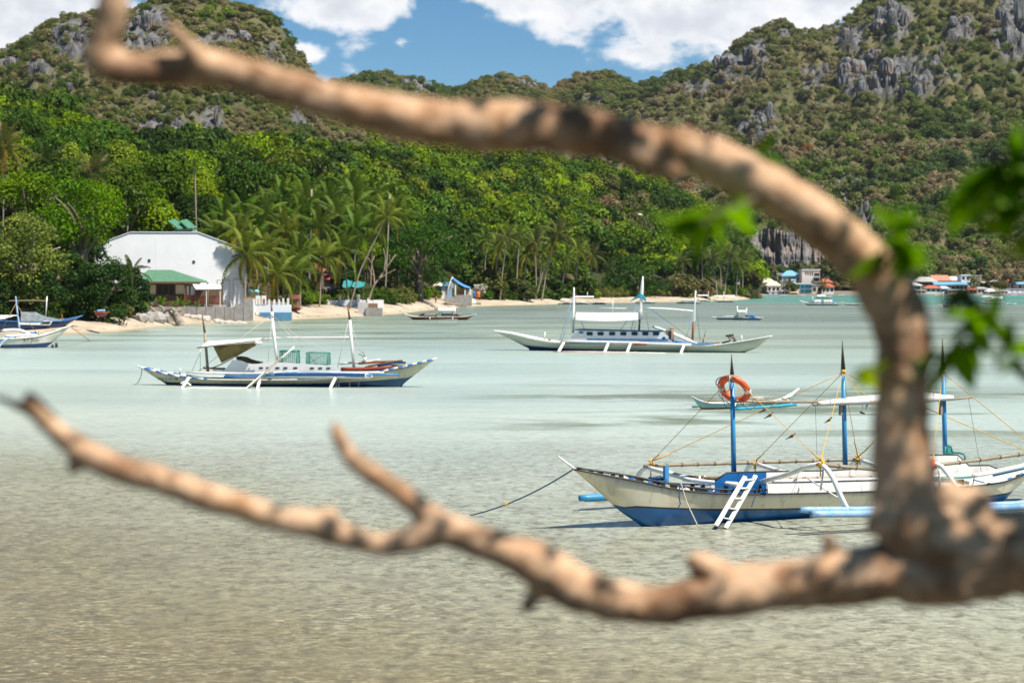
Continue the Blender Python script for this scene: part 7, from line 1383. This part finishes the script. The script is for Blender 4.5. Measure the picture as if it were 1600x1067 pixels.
limb('lower_limb', [[(1560, 880, 120), (1470, 892, 112), (1380, 895, 104), (1290, 908, 88), (1200, 920, 80), (1115, 932, 78), (1035, 944, 68), (955, 938, 72), (890, 912, 82), (840, 882, 76), (785, 858, 62), (730, 838, 58), (690, 826, 56), (640, 843, 46), (590, 849, 42), (540, 836, 44), (490, 820, 50), (430, 808, 44), (360, 787, 44), (292, 766, 46), (232, 744, 46), (172, 726, 46), (112, 694, 42), (76, 660, 38), (54, 636, 34), (46, 622, 26), (44, 614, 14)],
                    [(720, 838, 50), (680, 812, 46), (648, 786, 42), (604, 754, 36), (562, 726, 32), (540, 702, 28), (529, 680, 22), (524, 664, 14)], [(80, 664, 26), (50, 645, 21), (20, 630, 17), (-30, 612, 13)], [(860, 905, 50), (836, 930, 30), (822, 950, 24)], [(1130, 905, 60), (1100, 885, 48), (1082, 874, 36)],
                    [(1310, 890, 40), (1300, 862, 32), (1292, 842, 22)], [(800, 850, 30), (775, 830, 18)], [(268, 758, 26), (262, 746, 16)], [(130, 715, 34), (112, 732, 22)], [(1250, 905, 60), (1180, 900, 50), (1120, 910, 40)], [(480, 815, 40), (510, 812, 46), (520, 820, 40)]], 3)
# leaves on thin twigs
fresh = leaf_mat('fresh_leaf', None, .6, .4)
def leaf_mesh(seed):
    rg = np.random.default_rng(seed); n = 8; L, w = .075, .036; rows = []
    for i in range(n):
        t = i / (n - 1); ww = w * .5 * math.sin(math.pi * t ** .72) ** .9 + .0006; x = L * t; z = -.012 * t * t + .003 * math.sin(5 * t + seed); rows.append([(x, -ww, z + ww * .25), (x, 0, z), (x, ww, z + ww * .25)])
    mb = MB(); mb.grid(rows, fresh); mb.tube([(-.012, 0, .002), (.0, 0, 0)], .0011, fresh, 5); me = mb.mesh('leaf', False); a = me.attributes.new('leafvar', 'FLOAT', 'POINT'); a.data.foreach_set('value', np.full(len(me.vertices), .5, np.float32)); return me
LEAF = [leaf_mesh(i) for i in range(4)]
twig_m = M('green_brown_twig', (.13, .11, .05), (.08, .06, .03), 20)
def spray(name, stem, n, size, tint, seed, spread=1.0, facing=None):
    """a twig with single leaves along it"""
    rg = random.Random(seed); P3 = [tp(*q) for q in stem]; pts = [Vector(v) for v in smooth_pts(P3, 5)]; mb = MB(); mb.tube(pts, [.0055 * (1 - .6 * i / len(pts)) for i in range(len(pts))], twig_m, 6); tw = mb.build('twig', tree)
    for i in range(n):
        t = (.25 + .75 * i / max(n - 1, 1)) * (len(pts) - 1.001); k = int(t); p_ = pts[k].lerp(pts[k + 1], t - k); d = (pts[k + 1] - pts[k]).normalized()
        o = link_mesh('leaf', LEAF[i % 4], tw, p_); dirv = (d * .45 + Vector((rg.uniform(-1, 1), rg.uniform(-.8, .8), rg.uniform(-.9, .5))) * spread).normalized()
        q = dirv.to_track_quat('X', 'Z'); o.rotation_euler = (q.to_matrix() @ Matrix.Rotation(rg.uniform(-1.1, 1.1), 3, 'X')).to_euler(); s = size * rg.uniform(.75, 1.2); o.scale = (s, s, s)
        v = rg.uniform(.65, 1.3); o['tint'] = [tint[0] * v, tint[1] * v, tint[2] * v]
LG, LY = (.15, .29, .018), (.24, .33, .03)
spray('spray', [(1200, 300, 3.92), (1160, 320, 3.86), (1120, 335, 3.82), (1080, 350, 3.8)], 13, 1.0, LG, 1); spray('spray', [(1130, 320, 3.86), (1100, 350, 3.84), (1060, 345, 3.8)], 8, .95, LG, 11)
spray('spray', [(1225, 300, 3.98), (1215, 278, 4.05), (1195, 258, 4.1), (1180, 245, 4.12)], 12, .95, (.09, .19, .014), 2); spray('spray', [(1372, 420, 3.95), (1390, 400, 3.9), (1400, 375, 3.86), (1398, 345, 3.84)], 18, 1.0, LG, 3, 1.0); spray('spray', [(1372, 420, 3.95), (1405, 420, 3.9), (1420, 400, 3.86)], 9, 1.0, LG, 33)
spray('spray', [(1372, 600, 4.0), (1356, 592, 3.96), (1345, 584, 3.94), (1338, 580, 3.92)], 5, .9, LY, 4, .8)
spray('spray', [(1780, 330, 3.9), (1660, 300, 3.9), (1590, 285, 3.9), (1540, 290, 3.9), (1512, 300, 3.9)], 24, 1.2, (.12, .24, .015), 5); spray('spray', [(1780, 330, 3.95), (1680, 330, 3.95), (1600, 330, 3.95), (1566, 325, 3.95)], 17, 1.2, LG, 6); spray('spray', [(1760, 250, 3.9), (1640, 250, 3.9), (1580, 250, 3.9), (1556, 262, 3.9)], 15, 1.2, (.10, .21, .015), 7)
spray('spray', [(1720, 420, 3.95), (1640, 395, 3.95), (1600, 385, 3.95), (1588, 370, 3.95)], 9, 1.0, LY, 8)
spray('spray', [(1790, 560, 3.95), (1690, 640, 3.95), (1620, 600, 3.95), (1586, 560, 3.95), (1572, 520, 3.95), (1545, 492, 3.95), (1520, 500, 3.95)], 20, 1.15, LG, 9, .9); spray('spray', [(1572, 520, 3.95), (1550, 505, 3.95), (1515, 505, 3.95), (1490, 540, 3.95), (1478, 556, 3.95)], 16, 1.2, LG, 10, .8); spray('spray', [(1545, 495, 3.95), (1530, 480, 3.97), (1522, 465, 3.98)], 6, 1.0, (.07, .10, .02), 12)
mb = MB(); mb.tube([Vector(v) for v in smooth_pts([tp(*q) for q in ((1575, 500), (1582, 560), (1600, 592), (1660, 612), (1760, 600))], 5)], .004, twig_m, 5); mb.build('twig', tree)
mb = MB()
for pts in ([(1880, 1010, 4.1), (1860, 800, 4.1), (1790, 560, 4.0), (1760, 330, 3.95), (1770, 60, 3.9), (1800, -300, 3.8)], [(1785, 520, 4.0), (1790, 430, 3.97), (1760, 250, 3.92)], [(1770, 60, 3.9), (1720, 250, 3.92), (1720, 420, 3.95)]): q = [Vector(v) for v in smooth_pts([tp(*a) for a in pts], 4)]; mb.tube(q, [.03 * (1 - .7 * i / len(q)) for i in range(len(q))], drift, 8)
mb.build('side_branch', tree)
# two parts of its crown, above and right of the view: they dapple the limbs
cm_ = crown_mesh('crown', 333, 1.0, .55, 16, 620, .085, leaf_mat('crown_leaf', (.06, .13, .012), .4), clump=.34)
o = link_mesh('crown', cm_, tree, Vector((1.35, 3.3, 7.3)) - TO)
o = link_mesh('crown', crown_mesh('crown', 335, .62, .35, 12, 420, .085, leaf_mat('crown_leaf_side', (.06, .13, .012), .4), clump=.36), tree, Vector((1.85, 3.3, 6.6)) - TO)
cm_ = crown_mesh('crown', 334, 3.6, 1.5, 26, 5200, .16, leaf_mat('sky_block_leaf', (.06, .13, .012), .3), clump=.36)  # unseen crown added behind the camera to block skylight from the limbs
o = link_mesh('crown', cm_, tree, Vector((1.2, -2.4, 8.3)) - TO)
mb = MB(); mb.tube([Vector(v) for v in smooth_pts([tp(2040, 1340), Vector((4.6, 3.0, 5.8)) - TO, Vector((3.2, .6, 7.2)) - TO, Vector((1.2, -2.2, 8.2)) - TO], 5)], [.12 * (1 - .6 * i / 15) for i in range(16)], drift, 8); mb.build('side_branch', tree)  # unseen branch added to carry the sky-blocking crown
# ================================================================== AIR
m = new_mat('air'); v = node('ShaderNodeVolumePrincipled', {'Color': (.80, .88, 1.0, 1), 'Density': .000022, 'Anisotropy': .0})
X.nt.links.new(v.outputs[0], node('ShaderNodeOutputMaterial').inputs['Volume'])
c = MB(); c.box((0, 1180, 174), (3120, 2560, 352), m); tag(c.build('haze'), kind='stuff')
